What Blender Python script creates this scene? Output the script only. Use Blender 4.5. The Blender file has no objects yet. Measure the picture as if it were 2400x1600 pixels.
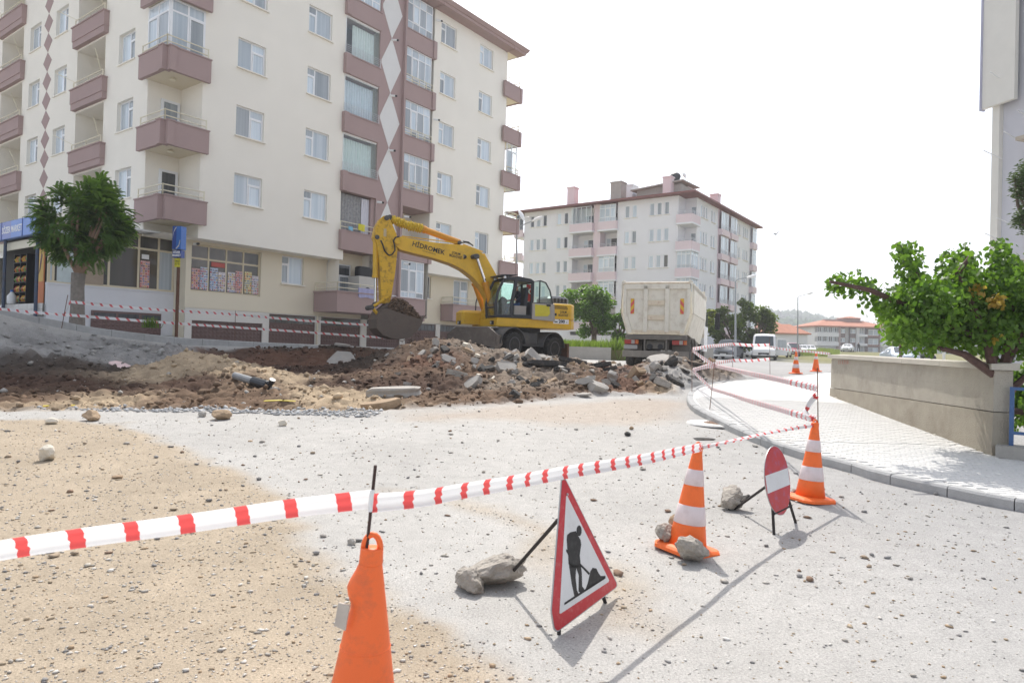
import bpy, bmesh, math, random
import numpy as np
from mathutils import Vector, Matrix, noise
from mathutils.geometry import delaunay_2d_cdt
sc = bpy.context.scene
COL = sc.collection
R = math.radians
PI = math.pi
rnd = random.Random(7)
# ---------------------------------------------------------------- camera
F_PX, PITCH, ROLL, EYE = 1599.32, .010, .0267, 1.5
_F = Vector((0, math.cos(PITCH), math.sin(PITCH)))
_R0 = Vector((1, 0, 0)); _U0 = _R0.cross(_F)
_R = _R0 * math.cos(ROLL) + _U0 * math.sin(ROLL)
_U = -_R0 * math.sin(ROLL) + _U0 * math.cos(ROLL)
CAM = Vector((0, 0, EYE))
cd = bpy.data.cameras.new('camera')
cam = bpy.data.objects.new('camera', cd); COL.objects.link(cam)
cd.sensor_width = 36; cd.lens = 36 * F_PX / 2400
cd.clip_start = .05; cd.clip_end = 8000
cd.dof.use_dof = True; cd.dof.focus_distance = 14; cd.dof.aperture_fstop = 5.6
cam.matrix_world = Matrix(((_R.x, _U.x, -_F.x, CAM.x), (_R.y, _U.y, -_F.y, CAM.y), (_R.z, _U.z, -_F.z, CAM.z), (0, 0, 0, 1)))
sc.camera = cam
# ---------------------------------------------------------------- light
SUN_EL, SUN_AZ = 53.0, -3.0          # the sun stands ahead of the camera, a little to the left
w = bpy.data.worlds.new('World'); sc.world = w; w.use_nodes = True
nt = w.node_tree; nt.nodes.clear()
out = nt.nodes.new('ShaderNodeOutputWorld'); bg = nt.nodes.new('ShaderNodeBackground')
sky = nt.nodes.new('ShaderNodeTexSky'); sky.sky_type = 'NISHITA'; sky.sun_disc = False
sky.sun_elevation = R(SUN_EL); sky.sun_rotation = R(SUN_AZ)
sky.air_density = 1.0; sky.dust_density = 4.0; sky.ozone_density = 1.0; sky.altitude = 800
hs = nt.nodes.new('ShaderNodeHueSaturation'); hs.inputs['Saturation'].default_value = .42
bg.inputs['Strength'].default_value = .15
nt.links.new(sky.outputs[0], hs.inputs['Color']); nt.links.new(hs.outputs[0], bg.inputs['Color']); nt.links.new(bg.outputs[0], out.inputs[0])
sd = bpy.data.lights.new('sun', 'SUN'); sd.energy = 2.7; sd.angle = R(.6); sd.color = (1, .96, .90)
sun = bpy.data.objects.new('sun', sd); COL.objects.link(sun)
_sv = Vector((math.sin(R(SUN_AZ)) * math.cos(R(SUN_EL)), math.cos(R(SUN_AZ)) * math.cos(R(SUN_EL)), math.sin(R(SUN_EL))))
sun.rotation_euler = _sv.to_track_quat('Z', 'Y').to_euler()
sc.view_settings.view_transform = 'Standard'; sc.view_settings.look = 'None'
sc.view_settings.gamma = 1; sc.view_settings.use_curve_mapping = False
sc.view_settings.exposure = 0.88
sc.cycles.max_bounces = 6; sc.cycles.transparent_max_bounces = 12
sc.cycles.use_denoising = True

# ---------------------------------------------------------------- helpers
def ray(u, v): return _F + _R * ((u - 1200) / F_PX) - _U * ((v - 800) / F_PX)
def at(u, v, d): return CAM + ray(u, v) * d          # a point d metres deep, seen at pixel u,v of the photograph

class MB:
    def __init__(s): s.v = []; s.f = []; s.m = []; s.mi = 0
    def poly(s, pts):
        b = len(s.v); s.v += [tuple(p) for p in pts]; s.f.append(tuple(range(b, b + len(pts)))); s.m.append(s.mi)
    def hexa(s, p):                                 # 8 points: bottom ring then top ring
        b = len(s.v); s.v += [tuple(q) for q in p]
        for q in ((0, 3, 2, 1), (4, 5, 6, 7), (0, 1, 5, 4), (1, 2, 6, 5), (2, 3, 7, 6), (3, 0, 4, 7)):
            s.f.append(tuple(b + i for i in q)); s.m.append(s.mi)
        return s
    def box(s, x0, x1, y0, y1, z0, z1):
        return s.hexa([(x0, y0, z0), (x1, y0, z0), (x1, y1, z0), (x0, y1, z0), (x0, y0, z1), (x1, y0, z1), (x1, y1, z1), (x0, y1, z1)])
    def cbox(s, x0, x1, y0, y1, z0, z1, c=.02):     # box with chamfered vertical and top edges
        pts = [(x0 + c, y0), (x1 - c, y0), (x1, y0 + c), (x1, y1 - c), (x1 - c, y1), (x0 + c, y1), (x0, y1 - c), (x0, y0 + c)]
        cx, cy = (x0 + x1) / 2, (y0 + y1) / 2
        k = lambda p: (p[0] + (c if p[0] < cx else -c), p[1] + (c if p[1] < cy else -c))
        s.loft([[(p[0], p[1], z0) for p in pts], [(p[0], p[1], z1 - c) for p in pts], [(*k(p), z1) for p in pts]])
        return s
    def prism(s, poly, a, b, fn):                   # 2-D outline extruded from a to b; fn(u, v, w) -> xyz
        n = len(poly); k = len(s.v)
        s.v += [tuple(fn(u, v, a)) for u, v in poly] + [tuple(fn(u, v, b)) for u, v in poly]
        s.f.append(tuple(range(k, k + n))); s.f.append(tuple(range(k + 2 * n - 1, k + n - 1, -1))); s.m += [s.mi, s.mi]
        for i in range(n):
            j = (i + 1) % n; s.f.append((k + i, k + n + i, k + n + j, k + j)); s.m.append(s.mi)
        return s
    def loft(s, rings, caps=True, closed=True):
        k = len(s.v); n = len(rings[0])
        for r in rings: s.v += [tuple(p) for p in r]
        for i in range(len(rings) - 1):
            for j in range(n if closed else n - 1):
                a = k + i * n + j; b = k + i * n + (j + 1) % n
                s.f.append((a, b, b + n, a + n)); s.m.append(s.mi)
        if caps:
            s.f.append(tuple(range(k + n - 1, k - 1, -1))); s.m.append(s.mi)
            e = k + (len(rings) - 1) * n; s.f.append(tuple(range(e, e + n))); s.m.append(s.mi)
        return s
    def tube(s, pts, r, n=6, caps=True):
        pts = [Vector(p) for p in pts]; rings = []
        rr = r if isinstance(r, (list, tuple)) else [r] * len(pts)
        up = None
        for i, p in enumerate(pts):
            d = (pts[min(i + 1, len(pts) - 1)] - pts[max(i - 1, 0)])
            if d.length < 1e-9: d = Vector((0, 0, 1))
            d.normalize()
            if up is None: up = Vector((0, 0, 1)) if abs(d.z) < .9 else Vector((1, 0, 0))
            a = up.cross(d)
            if a.length < 1e-4: a = Vector((1, .3, .2)).cross(d)
            a.normalize(); b = d.cross(a); up = b
            rings.append([p + (a * math.cos(2 * PI * t / n) + b * math.sin(2 * PI * t / n)) * rr[i] for t in range(n)])
        return s.loft(rings, caps)
    def lathe(s, prof, c=(0, 0, 0), n=16, ax='z'):
        c = Vector(c); rings = []
        for r, h in prof:
            q = []
            for t in range(n):
                a, b = r * math.cos(2 * PI * t / n), r * math.sin(2 * PI * t / n)
                q.append(c + Vector((a, b, h) if ax == 'z' else (h, a, b) if ax == 'x' else (a, h, b)))
            rings.append(q)
        return s.loft(rings)
    def mesh(s, name, mats):
        me = bpy.data.meshes.new(name); me.from_pydata(s.v, [], s.f)
        for m in (mats if isinstance(mats, (list, tuple)) else [mats]): me.materials.append(m)
        if any(s.m): me.polygons.foreach_set('material_index', s.m)
        bm = bmesh.new(); bm.from_mesh(me); bmesh.ops.recalc_face_normals(bm, faces=bm.faces); bm.to_mesh(me); bm.free()
        me.update(); return me
    def build(s, name, mats, parent=None, loc=None, rot=None, smooth=False, kind=None):
        return link(name, s.mesh(name, mats), parent, loc, rot, smooth, kind)

def link(name, me, parent=None, loc=None, rot=None, smooth=False, kind=None):
    o = bpy.data.objects.new(name, me); COL.objects.link(o)
    if parent: o.parent = parent
    if loc is not None: o.location = loc
    if rot is not None: o.rotation_euler = rot
    if smooth: me.polygons.foreach_set('use_smooth', [True] * len(me.polygons))
    if kind: o['kind'] = kind
    return o
def tag(o, label, cat, group=None):
    o['label'] = label; o['category'] = cat
    if group: o['group'] = group
    return o
def thing(name, label, cat, loc=(0, 0, 0), rz=0, group=None):
    o = bpy.data.objects.new(name, None); COL.objects.link(o)
    o.location = loc; o.rotation_euler = (0, 0, rz); o.empty_display_size = .2
    return tag(o, label, cat, group)
def kids(o): return [c for c in bpy.data.objects if c.parent == o]
def dup(o, parent=None, tree=None):
    if tree is None:
        tree = {}
        for c in bpy.data.objects:
            if c.parent: tree.setdefault(c.parent, []).append(c)
    c = o.copy(); COL.objects.link(c); c.parent = parent
    for k in tree.get(o, []): dup(k, c, tree)
    return c
def structure(o): o['kind'] = 'structure'; return o

def mat(name, col, rough=.75, var=.12, scale=3., bump=0., bscale=40., metal=0., spec=.4, dirt=None, dscale=1.2, damt=.4, coord='Object'):
    m = bpy.data.materials.new(name); m.use_nodes = True; t = m.node_tree; N = t.nodes; Lk = t.links
    b = N['Principled BSDF']; b.inputs['Roughness'].default_value = rough; b.inputs['Metallic'].default_value = metal
    b.inputs['Specular IOR Level'].default_value = spec
    tc = N.new('ShaderNodeTexCoord')
    n1 = N.new('ShaderNodeTexNoise'); n1.inputs['Scale'].default_value = scale; n1.inputs['Detail'].default_value = 6; n1.inputs['Roughness'].default_value = .65
    Lk.new(tc.outputs[coord], n1.inputs['Vector'])
    r = N.new('ShaderNodeMapRange'); r.inputs[1].default_value = .25; r.inputs[2].default_value = .75
    r.inputs[3].default_value = 1 - var; r.inputs[4].default_value = 1 + var
    Lk.new(n1.outputs[0], r.inputs[0])
    mx = N.new('ShaderNodeMix'); mx.data_type = 'RGBA'; mx.blend_type = 'MULTIPLY'; mx.inputs[0].default_value = 1
    mx.inputs[6].default_value = (*col, 1); Lk.new(r.outputs[0], mx.inputs[7]); last = mx.outputs[2]
    if dirt:
        n2 = N.new('ShaderNodeTexNoise'); n2.inputs['Scale'].default_value = dscale; n2.inputs['Detail'].default_value = 8; n2.inputs['Roughness'].default_value = .7
        Lk.new(tc.outputs[coord], n2.inputs['Vector'])
        cr = N.new('ShaderNodeMapRange'); cr.inputs[1].default_value = .5; cr.inputs[2].default_value = .72; cr.inputs[4].default_value = damt
        Lk.new(n2.outputs[0], cr.inputs[0])
        m2 = N.new('ShaderNodeMix'); m2.data_type = 'RGBA'; Lk.new(cr.outputs[0], m2.inputs[0]); Lk.new(last, m2.inputs[6]); m2.inputs[7].default_value = (*dirt, 1)
        last = m2.outputs[2]
    Lk.new(last, b.inputs['Base Color'])
    if bump:
        n3 = N.new('ShaderNodeTexNoise'); n3.inputs['Scale'].default_value = bscale; n3.inputs['Detail'].default_value = 5
        Lk.new(tc.outputs[coord], n3.inputs['Vector'])
        bp = N.new('ShaderNodeBump'); bp.inputs['Strength'].default_value = bump; bp.inputs['Distance'].default_value = .02
        Lk.new(n3.outputs[0], bp.inputs['Height']); Lk.new(bp.outputs[0], b.inputs['Normal'])
    return m
def leafmat(name, col, col2, trans=.45):
    m = bpy.data.materials.new(name); m.use_nodes = True; t = m.node_tree; N = t.nodes; Lk = t.links; N.clear()
    o = N.new('ShaderNodeOutputMaterial'); d = N.new('ShaderNodeBsdfPrincipled'); tr = N.new('ShaderNodeBsdfTranslucent'); mx = N.new('ShaderNodeMixShader')
    d.inputs['Roughness'].default_value = .45; d.inputs['Specular IOR Level'].default_value = .35
    at_ = N.new('ShaderNodeAttribute'); at_.attribute_name = 'tone'
    c = N.new('ShaderNodeMix'); c.data_type = 'RGBA'; c.inputs[6].default_value = (*col, 1); c.inputs[7].default_value = (*col2, 1)
    Lk.new(at_.outputs['Fac'], c.inputs[0]); Lk.new(c.outputs[2], d.inputs['Base Color'])
    br = N.new('ShaderNodeMix'); br.data_type = 'RGBA'; br.blend_type = 'MULTIPLY'; br.inputs[0].default_value = 1
    Lk.new(c.outputs[2], br.inputs[6]); br.inputs[7].default_value = (1.5, 1.6, .6, 1); Lk.new(br.outputs[2], tr.inputs[0])
    mx.inputs[0].default_value = trans
    Lk.new(d.outputs[0], mx.inputs[1]); Lk.new(tr.outputs[0], mx.inputs[2]); Lk.new(mx.outputs[0], o.inputs[0])
    return m
def glassmat(name, col, alpha=.35, rough=.03):                 # a tinted pane one can partly see through
    m = bpy.data.materials.new(name); m.use_nodes = True; t = m.node_tree; N = t.nodes; Lk = t.links; N.clear()
    o = N.new('ShaderNodeOutputMaterial'); a = N.new('ShaderNodeBsdfTransparent'); a.inputs[0].default_value = (*col, 1)
    g = N.new('ShaderNodeBsdfGlossy'); g.inputs['Roughness'].default_value = rough
    lw = N.new('ShaderNodeLayerWeight'); fr = N.new('ShaderNodeMath'); fr.operation = 'POWER'; fr.inputs[1].default_value = 4; Lk.new(lw.outputs['Facing'], fr.inputs[0])
    ad = N.new('ShaderNodeMath'); ad.operation = 'ADD'; ad.inputs[1].default_value = alpha; ad.use_clamp = True
    mx = N.new('ShaderNodeMixShader'); Lk.new(fr.outputs[0], ad.inputs[0]); Lk.new(ad.outputs[0], mx.inputs[0])
    Lk.new(a.outputs[0], mx.inputs[1]); Lk.new(g.outputs[0], mx.inputs[2]); Lk.new(mx.outputs[0], o.inputs[0])
    return m
def stripemat(name, c1, c2, period, duty, slant=0., rough=.4, off=0., thin=False):  # flat print along the 'u' attribute of a strip
    m = bpy.data.materials.new(name); m.use_nodes = True; t = m.node_tree; N = t.nodes; Lk = t.links
    b = N['Principled BSDF']; b.inputs['Roughness'].default_value = rough
    a = N.new('ShaderNodeAttribute'); a.attribute_name = 'st'
    sx = N.new('ShaderNodeSeparateXYZ'); Lk.new(a.outputs['Vector'], sx.inputs[0])
    k = N.new('ShaderNodeMath'); k.operation = 'MULTIPLY_ADD'; k.inputs[1].default_value = slant; Lk.new(sx.outputs[1], k.inputs[0]); Lk.new(sx.outputs[0], k.inputs[2])
    k2 = N.new('ShaderNodeMath'); k2.operation = 'MULTIPLY_ADD'; k2.inputs[1].default_value = 1 / period; k2.inputs[2].default_value = off; Lk.new(k.outputs[0], k2.inputs[0])
    fr = N.new('ShaderNodeMath'); fr.operation = 'FRACT'; Lk.new(k2.outputs[0], fr.inputs[0])
    lt = N.new('ShaderNodeMath'); lt.operation = 'LESS_THAN'; lt.inputs[1].default_value = duty; Lk.new(fr.outputs[0], lt.inputs[0])
    mx = N.new('ShaderNodeMix'); mx.data_type = 'RGBA'; Lk.new(lt.outputs[0], mx.inputs[0]); mx.inputs[6].default_value = (*c1, 1); mx.inputs[7].default_value = (*c2, 1)
    Lk.new(mx.outputs[2], b.inputs['Base Color'])
    if thin:
        tr = N.new('ShaderNodeBsdfTranslucent'); ms = N.new('ShaderNodeMixShader'); ms.inputs[0].default_value = .5; Lk.new(mx.outputs[2], tr.inputs[0]); o = N['Material Output']
        Lk.new(b.outputs[0], ms.inputs[1]); Lk.new(tr.outputs[0], ms.inputs[2]); Lk.new(ms.outputs[0], o.inputs[0])
    return m
def st_attr(me, vals):                                   # vals: one (s, t) per vertex
    a = me.attributes.new('st', 'FLOAT_VECTOR', 'POINT'); a.data.foreach_set('vector', np.array([(x, y, 0) for x, y in vals], dtype=np.float32).ravel())
def lettering(txt, size, m, parent, loc, rot, ext=.002, name='lettering', align='CENTER', bold=0., sx=1., fit=None):
    c = bpy.data.curves.new(name, 'FONT'); c.body = txt; c.size = size; c.extrude = ext; c.align_x = align; c.align_y = 'CENTER'; c.offset = bold
    c.resolution_u = 2; c.materials.append(m)
    tmp = bpy.data.objects.new(name, c); me = bpy.data.meshes.new_from_object(tmp); bpy.data.objects.remove(tmp)
    if fit: xs = [v.co.x for v in me.vertices]; sx = fit / (max(xs) - min(xs))
    o = link(name, me, parent, loc, rot); o.scale = (sx, 1, 1)
    return o

MT = {}
MT['cream'] = mat('cream_render', (.86, .82, .735), .9, .03, .6, .15, 60, spec=.2, dirt=(.74, .70, .62), dscale=.35, damt=.25)
MT['ochre'] = mat('ochre_render', (.74, .67, .53), .9, .03, .8, .1, 60, spec=.2)
MT['mauve'] = mat('mauve_render', (.40, .295, .28), .88, .04, .8, .15, 60, spec=.25, dirt=(.33, .25, .24), dscale=.5, damt=.3)
MT['eave'] = mat('brown_eave_metal', (.36, .25, .23), .6, .05, 2)
MT['pvc'] = mat('white_plastic', (.82, .83, .84), .35, .03, 3)
MT['rail'] = mat('cream_paint', (.75, .70, .55), .5, .05, 4)
MT['steel'] = mat('brushed_steel', (.62, .62, .62), .35, .05, 5, metal=.7)
MT['white'] = mat('white_paint', (.8, .8, .79), .6, .04, 3)
MT['black'] = mat('black_plastic', (.02, .02, .022), .5, .1, 8)
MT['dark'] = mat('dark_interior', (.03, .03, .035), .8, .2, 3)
MT['concrete'] = mat('concrete', (.40, .385, .355), .9, .16, 3, .5, 60, spec=.2, dirt=(.27, .25, .22), dscale=1.5, damt=.6)
MT['kerb'] = mat('kerb_concrete', (.40, .40, .395), .9, .14, 6, .4, 80, spec=.2)
MT['rubber'] = mat('tyre_rubber', (.035, .033, .031), .85, .2, 8, .3, 40, dirt=(.16, .13, .10), dscale=3, damt=.5)
MT['rust'] = mat('rusty_steel', (.13, .065, .04), .8, .3, 20, .2, 80)
MT['clear'] = glassmat('clear_glass', (.95, .985, .975), .06)
def panemat(name, c1, c2, rough=.04, fold=9.):          # glass with a pleated curtain close behind it
    m = bpy.data.materials.new(name); m.use_nodes = True; t = m.node_tree; N = t.nodes; Lk = t.links
    b = N['Principled BSDF']; b.inputs['Roughness'].default_value = .6; b.inputs['Specular IOR Level'].default_value = .2
    b.inputs['Coat Weight'].default_value = 1.; b.inputs['Coat Roughness'].default_value = rough; b.inputs['Coat IOR'].default_value = 1.6
    oi = N.new('ShaderNodeObjectInfo'); tc = N.new('ShaderNodeTexCoord'); mp = N.new('ShaderNodeMapping'); mp.inputs['Scale'].default_value = (fold, fold, .15)
    av = N.new('ShaderNodeVectorMath'); av.operation = 'ADD'; Lk.new(tc.outputs['Object'], av.inputs[0]); Lk.new(oi.outputs['Random'], av.inputs[1])
    Lk.new(av.outputs[0], mp.inputs[0]); n = N.new('ShaderNodeTexNoise'); n.inputs['Scale'].default_value = 1.; n.inputs['Detail'].default_value = 3; Lk.new(mp.outputs[0], n.inputs['Vector'])
    r = N.new('ShaderNodeMapRange'); r.inputs[1].default_value = .3; r.inputs[2].default_value = .7; Lk.new(n.outputs[0], r.inputs[0])
    mx = N.new('ShaderNodeMix'); mx.data_type = 'RGBA'; Lk.new(r.outputs[0], mx.inputs[0]); mx.inputs[6].default_value = (*c1, 1); mx.inputs[7].default_value = (*c2, 1)
    hv = N.new('ShaderNodeHueSaturation'); Lk.new(mx.outputs[2], hv.inputs['Color'])
    v = N.new('ShaderNodeMapRange'); v.inputs[3].default_value = .72; v.inputs[4].default_value = 1.12; Lk.new(oi.outputs['Random'], v.inputs[0]); Lk.new(v.outputs[0], hv.inputs['Value'])
    Lk.new(hv.outputs[0], b.inputs['Base Color']); return m
MT['pane'] = panemat('curtained_glass_sky_tint', (.50, .59, .66), (.68, .75, .80))  # pale blue base colour holds the sky's reflection along with white curtains
MT['grey_pane'] = panemat('net_curtain_glass', (.30, .34, .37), (.44, .48, .51))
MT['dark_pane'] = panemat('dark_glass', (.045, .05, .055), (.09, .095, .10))
MT['shop_pane'] = panemat('shop_glass', (.05, .048, .045), (.13, .12, .10), fold=1.5)
# ================================================================ TERRAIN
def vn(x, y, seed=0):                                  # smooth value noise, vectorised
    x = np.asarray(x, dtype=np.float64); y = np.asarray(y, dtype=np.float64)
    xi = np.floor(x).astype(np.int64); yi = np.floor(y).astype(np.int64); fx = x - xi; fy = y - yi
    def h(a, b):
        n = (a * 374761393 + b * 668265263 + seed * 974634777) & 0xFFFFFFFF
        n = ((n ^ (n >> 13)) * 1274126177) & 0xFFFFFFFF
        return ((n ^ (n >> 16)) & 0xFFFF) / 65535.
    sx = fx * fx * (3 - 2 * fx); sy = fy * fy * (3 - 2 * fy)
    a = h(xi, yi) * (1 - sx) + h(xi + 1, yi) * sx; b = h(xi, yi + 1) * (1 - sx) + h(xi + 1, yi + 1) * sx
    return a * (1 - sy) + b * sy
def fbm(x, y, s, o=4, seed=0):
    t = 0; a = 1; n = 0
    for i in range(o): t = t + a * vn(x / s * 2 ** i, y / s * 2 ** i, seed + i * 17); n += a; a *= .55
    return t / n * 2 - 1
def sst(a, b, x): t = np.clip((x - a) / (b - a), 0, 1); return t * t * (3 - 2 * t)
B1 = Vector((-13.226, 25.690, 0)); B1A = .938            # the big block: corner and heading
_ex = Vector((math.cos(B1A), math.sin(B1A), 0)); _ey = Vector((-math.sin(B1A), math.cos(B1A), 0))
def b1w(x, y, z=0): return B1 + _ex * x + _ey * y + Vector((0, 0, z))
_PY = [-40, 6, 7, 9, 13, 25, 30, 40, 60, 96, 128, 200, 320, 3000]; _PZ = [0, 0, .02, .095, .27, .84, .90, .95, 1.02, 1.5, 2.6, 3.2, 3.0, 3.0]
_QX = [-16, -10, -5.9, -4.9, -3.7, -2.5, -.65, 1.4, 5.1, 10, 20]; _QZ = [3.2, 2.3, 1.50, 1.22, .98, .78, .55, .46, .36, .22, 0]
def zbase(x, y):
    lx = (x - B1.x) * _ex.x + (y - B1.y) * _ex.y; ly = (x - B1.x) * _ey.x + (y - B1.y) * _ey.y
    return np.interp(y, _PY, _PZ) + np.interp(lx, _QX, _QZ) * sst(-10.5, -3.2, ly)
def gz(x, y): return float(zbase(np.array(float(x)), np.array(float(y))))
def atg(u, v, dz=0., fn=None):                            # pixel -> point on the base ground (+dz)
    r = ray(u, v); t = 8.
    lo, hi = .5, 400.
    f = lambda t: (EYE + r.z * t) - ((fn or gz)(r.x * t, r.y * t) + dz)
    st = 1.02 if fn is None else 1.035
    t = lo if fn is None else 1.5
    while t < hi and f(t) > 0: t *= st
    a, b = t / st, t
    for _ in range(25 if fn is None else 11):
        m = (a + b) / 2
        if f(m) > 0: a = m
        else: b = m
    p = CAM + r * a; return Vector((p.x, p.y, p.z))
# colours of the bare ground
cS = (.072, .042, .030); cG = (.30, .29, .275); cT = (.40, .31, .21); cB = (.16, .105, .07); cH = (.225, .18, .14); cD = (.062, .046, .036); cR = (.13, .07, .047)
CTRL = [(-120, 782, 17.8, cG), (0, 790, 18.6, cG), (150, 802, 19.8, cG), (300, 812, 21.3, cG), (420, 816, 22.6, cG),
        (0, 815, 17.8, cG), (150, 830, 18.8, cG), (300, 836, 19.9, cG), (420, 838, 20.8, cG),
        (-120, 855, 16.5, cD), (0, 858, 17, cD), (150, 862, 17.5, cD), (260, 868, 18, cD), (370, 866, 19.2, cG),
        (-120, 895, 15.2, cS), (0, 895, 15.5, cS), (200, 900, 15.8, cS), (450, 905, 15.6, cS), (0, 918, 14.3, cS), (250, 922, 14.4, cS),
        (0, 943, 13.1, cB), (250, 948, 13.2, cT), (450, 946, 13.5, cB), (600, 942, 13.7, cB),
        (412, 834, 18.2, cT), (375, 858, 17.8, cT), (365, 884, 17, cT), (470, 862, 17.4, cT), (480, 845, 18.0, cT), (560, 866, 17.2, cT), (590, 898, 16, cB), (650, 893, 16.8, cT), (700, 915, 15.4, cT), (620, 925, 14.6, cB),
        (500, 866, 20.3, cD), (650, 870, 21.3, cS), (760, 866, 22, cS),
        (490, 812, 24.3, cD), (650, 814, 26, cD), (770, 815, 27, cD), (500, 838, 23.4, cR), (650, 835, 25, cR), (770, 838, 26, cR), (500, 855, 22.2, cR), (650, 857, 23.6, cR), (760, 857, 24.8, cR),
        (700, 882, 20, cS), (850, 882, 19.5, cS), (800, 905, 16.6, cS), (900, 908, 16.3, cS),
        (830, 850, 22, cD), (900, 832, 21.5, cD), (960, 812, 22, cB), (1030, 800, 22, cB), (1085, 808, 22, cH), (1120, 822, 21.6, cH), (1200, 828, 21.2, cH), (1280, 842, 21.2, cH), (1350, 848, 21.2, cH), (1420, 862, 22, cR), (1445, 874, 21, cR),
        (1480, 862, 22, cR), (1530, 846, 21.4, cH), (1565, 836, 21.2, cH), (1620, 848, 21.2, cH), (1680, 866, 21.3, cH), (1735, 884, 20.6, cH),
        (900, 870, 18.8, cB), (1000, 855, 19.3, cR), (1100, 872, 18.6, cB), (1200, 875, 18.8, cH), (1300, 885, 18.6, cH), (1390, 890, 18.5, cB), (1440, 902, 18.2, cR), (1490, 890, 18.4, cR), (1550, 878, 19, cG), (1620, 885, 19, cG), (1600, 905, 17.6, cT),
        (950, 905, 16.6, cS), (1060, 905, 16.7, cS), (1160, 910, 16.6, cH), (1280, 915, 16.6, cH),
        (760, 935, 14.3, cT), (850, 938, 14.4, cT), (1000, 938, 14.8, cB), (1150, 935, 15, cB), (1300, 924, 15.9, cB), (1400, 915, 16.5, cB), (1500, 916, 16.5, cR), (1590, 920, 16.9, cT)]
_near = [(-260, 965), (0, 966), (300, 964), (440, 962), (560, 966), (720, 968), (870, 966), (1010, 960), (1150, 953), (1250, 945), (1350, 936), (1430, 929), (1500, 926), (1560, 927), (1604, 930)]
ring = [atg(u, v).xy for u, v in _near]
ring += [Vector((4.6, 18.2)), Vector((5.6, 19.2)), Vector((6.9, 20.2)), Vector((7.6, 21.3)), Vector((7.0, 22.8)), Vector((4.2, 23.5)), Vector((2.4, 23.6)), Vector((.6, 24.0)), Vector((-1.6, 24.3)), Vector((-3.0, 25.4)), Vector((-4.2, 29.5))]
ring += [b1w(lx, -3.02).xy for lx in (8.3, 6.5, 4.8, 3, 1.4, 0, -1.4, -2.8, -4.2, -5.6, -7, -9, -11)]
_ring = np.array([(p.x, p.y) for p in ring])
def inpoly(px, py, poly):
    r = np.zeros(px.shape, bool); j = len(poly) - 1
    for i in range(len(poly)):
        xi, yi = poly[i]; xj, yj = poly[j]
        with np.errstate(divide='ignore', invalid='ignore'):
            c = ((yi > py) != (yj > py)) & (px < (xj - xi) * (py - yi) / (yj - yi + 1e-12) + xi)
        r ^= c; j = i
    return r
def pdist(px, py, poly):
    d = np.full(px.shape, 1e9)
    for i in range(len(poly)):
        a = poly[i]; b = poly[(i + 1) % len(poly)]; e = b - a; L2 = (e * e).sum() + 1e-12
        t = np.clip(((px - a[0]) * e[0] + (py - a[1]) * e[1]) / L2, 0, 1)
        d = np.minimum(d, np.hypot(px - a[0] - e[0] * t, py - a[1] - e[1] * t))
    return d
_cp = [at(u, v, d) for u, v, d, c in CTRL]
_CX = np.array([p.x for p in _cp]); _CY = np.array([p.y for p in _cp]); _CZ = np.array([p.z for p in _cp]) - zbase(_CX, _CY)
_CC = np.array([c for *_, c in CTRL])
_rx, _ry = [], []
for i in range(len(ring)):
    a, b = ring[i], ring[(i + 1) % len(ring)]; n = max(1, int((b - a).length / 1.1))
    for k in range(n): q = a.lerp(b, k / n); _rx.append(q.x); _ry.append(q.y)
_TX = np.concatenate([_CX, _rx]); _TY = np.concatenate([_CY, _ry]); _TZ = np.concatenate([_CZ, np.zeros(len(_rx))])
def _tk(r): return r * r * np.log(r + 1e-6)
_n = len(_TX); _A = np.zeros((_n + 3, _n + 3)); _A[:_n, :_n] = _tk(np.hypot(_TX[:, None] - _TX, _TY[:, None] - _TY)) + np.eye(_n) * .02
_A[:_n, _n] = 1; _A[:_n, _n + 1] = _TX; _A[:_n, _n + 2] = _TY; _A[_n:, :_n] = _A[:_n, _n:].T
_W = np.linalg.solve(_A, np.concatenate([_TZ, np.zeros(3)]))
def dig(x, y):                                           # (mask, depth offset) of the excavation
    x = np.asarray(x, float); y = np.asarray(y, float); sh = x.shape; x = x.ravel(); y = y.ravel()
    m = np.zeros(x.shape); dz = np.zeros(x.shape)
    box = (x > -22) & (x < 9) & (y > 9) & (y < 40)
    if box.any():
        bx, by = x[box], y[box]; ins = inpoly(bx, by, _ring); ds = pdist(bx, by, _ring)
        mm = np.where(ins, sst(0, .55, ds), 0.)
        v = np.zeros(bx.shape); idx = np.nonzero(ins)[0]
        for s in range(0, len(idx), 8000):
            q = idx[s:s + 8000]
            v[q] = _tk(np.hypot(bx[q][:, None] - _TX, by[q][:, None] - _TY)) @ _W[:_n] + _W[_n] + _W[_n + 1] * bx[q] + _W[_n + 2] * by[q]
        m[box] = mm; dz[box] = v * np.where(ins, sst(0, .12, ds), 0.)
    return m.reshape(sh), dz.reshape(sh)
def rough_soil(x, y):
    wx = x + .5 * fbm(x, y, .9, 2, 5); wy = y + .5 * fbm(x, y, .9, 2, 9)
    a = 1 - np.abs(fbm(wx, wy, .55, 4, 31)); b = fbm(x, y, .17, 3, 77); c = fbm(x, y, 1.6, 3, 3)
    return .21 * (a - .6) + .12 * b + .10 * c + .03 * fbm(x, y, .08, 2, 15)
def pads(x, y):                                          # trodden soil under the digger and the lorry
    d1 = np.hypot((x - .7) / 3.6, (y - 26.8) / 2.6); d2 = np.hypot((x - 5.6) / 2.2, (y - 27.5) / 4.5)
    return .16 * (1 - sst(.6, 1.1, d1)) + .03 * (1 - sst(.6, 1.1, d2))
def zground(x, y):
    x = np.asarray(x, float); y = np.asarray(y, float)
    m, dz = dig(x, y)
    und = .016 * fbm(x, y, 2.2, 3, 50) * sst(1.5, 4, y)
    return zbase(x, y) + dz + m * rough_soil(x, y) + (1 - m) * und + pads(x, y)
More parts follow.
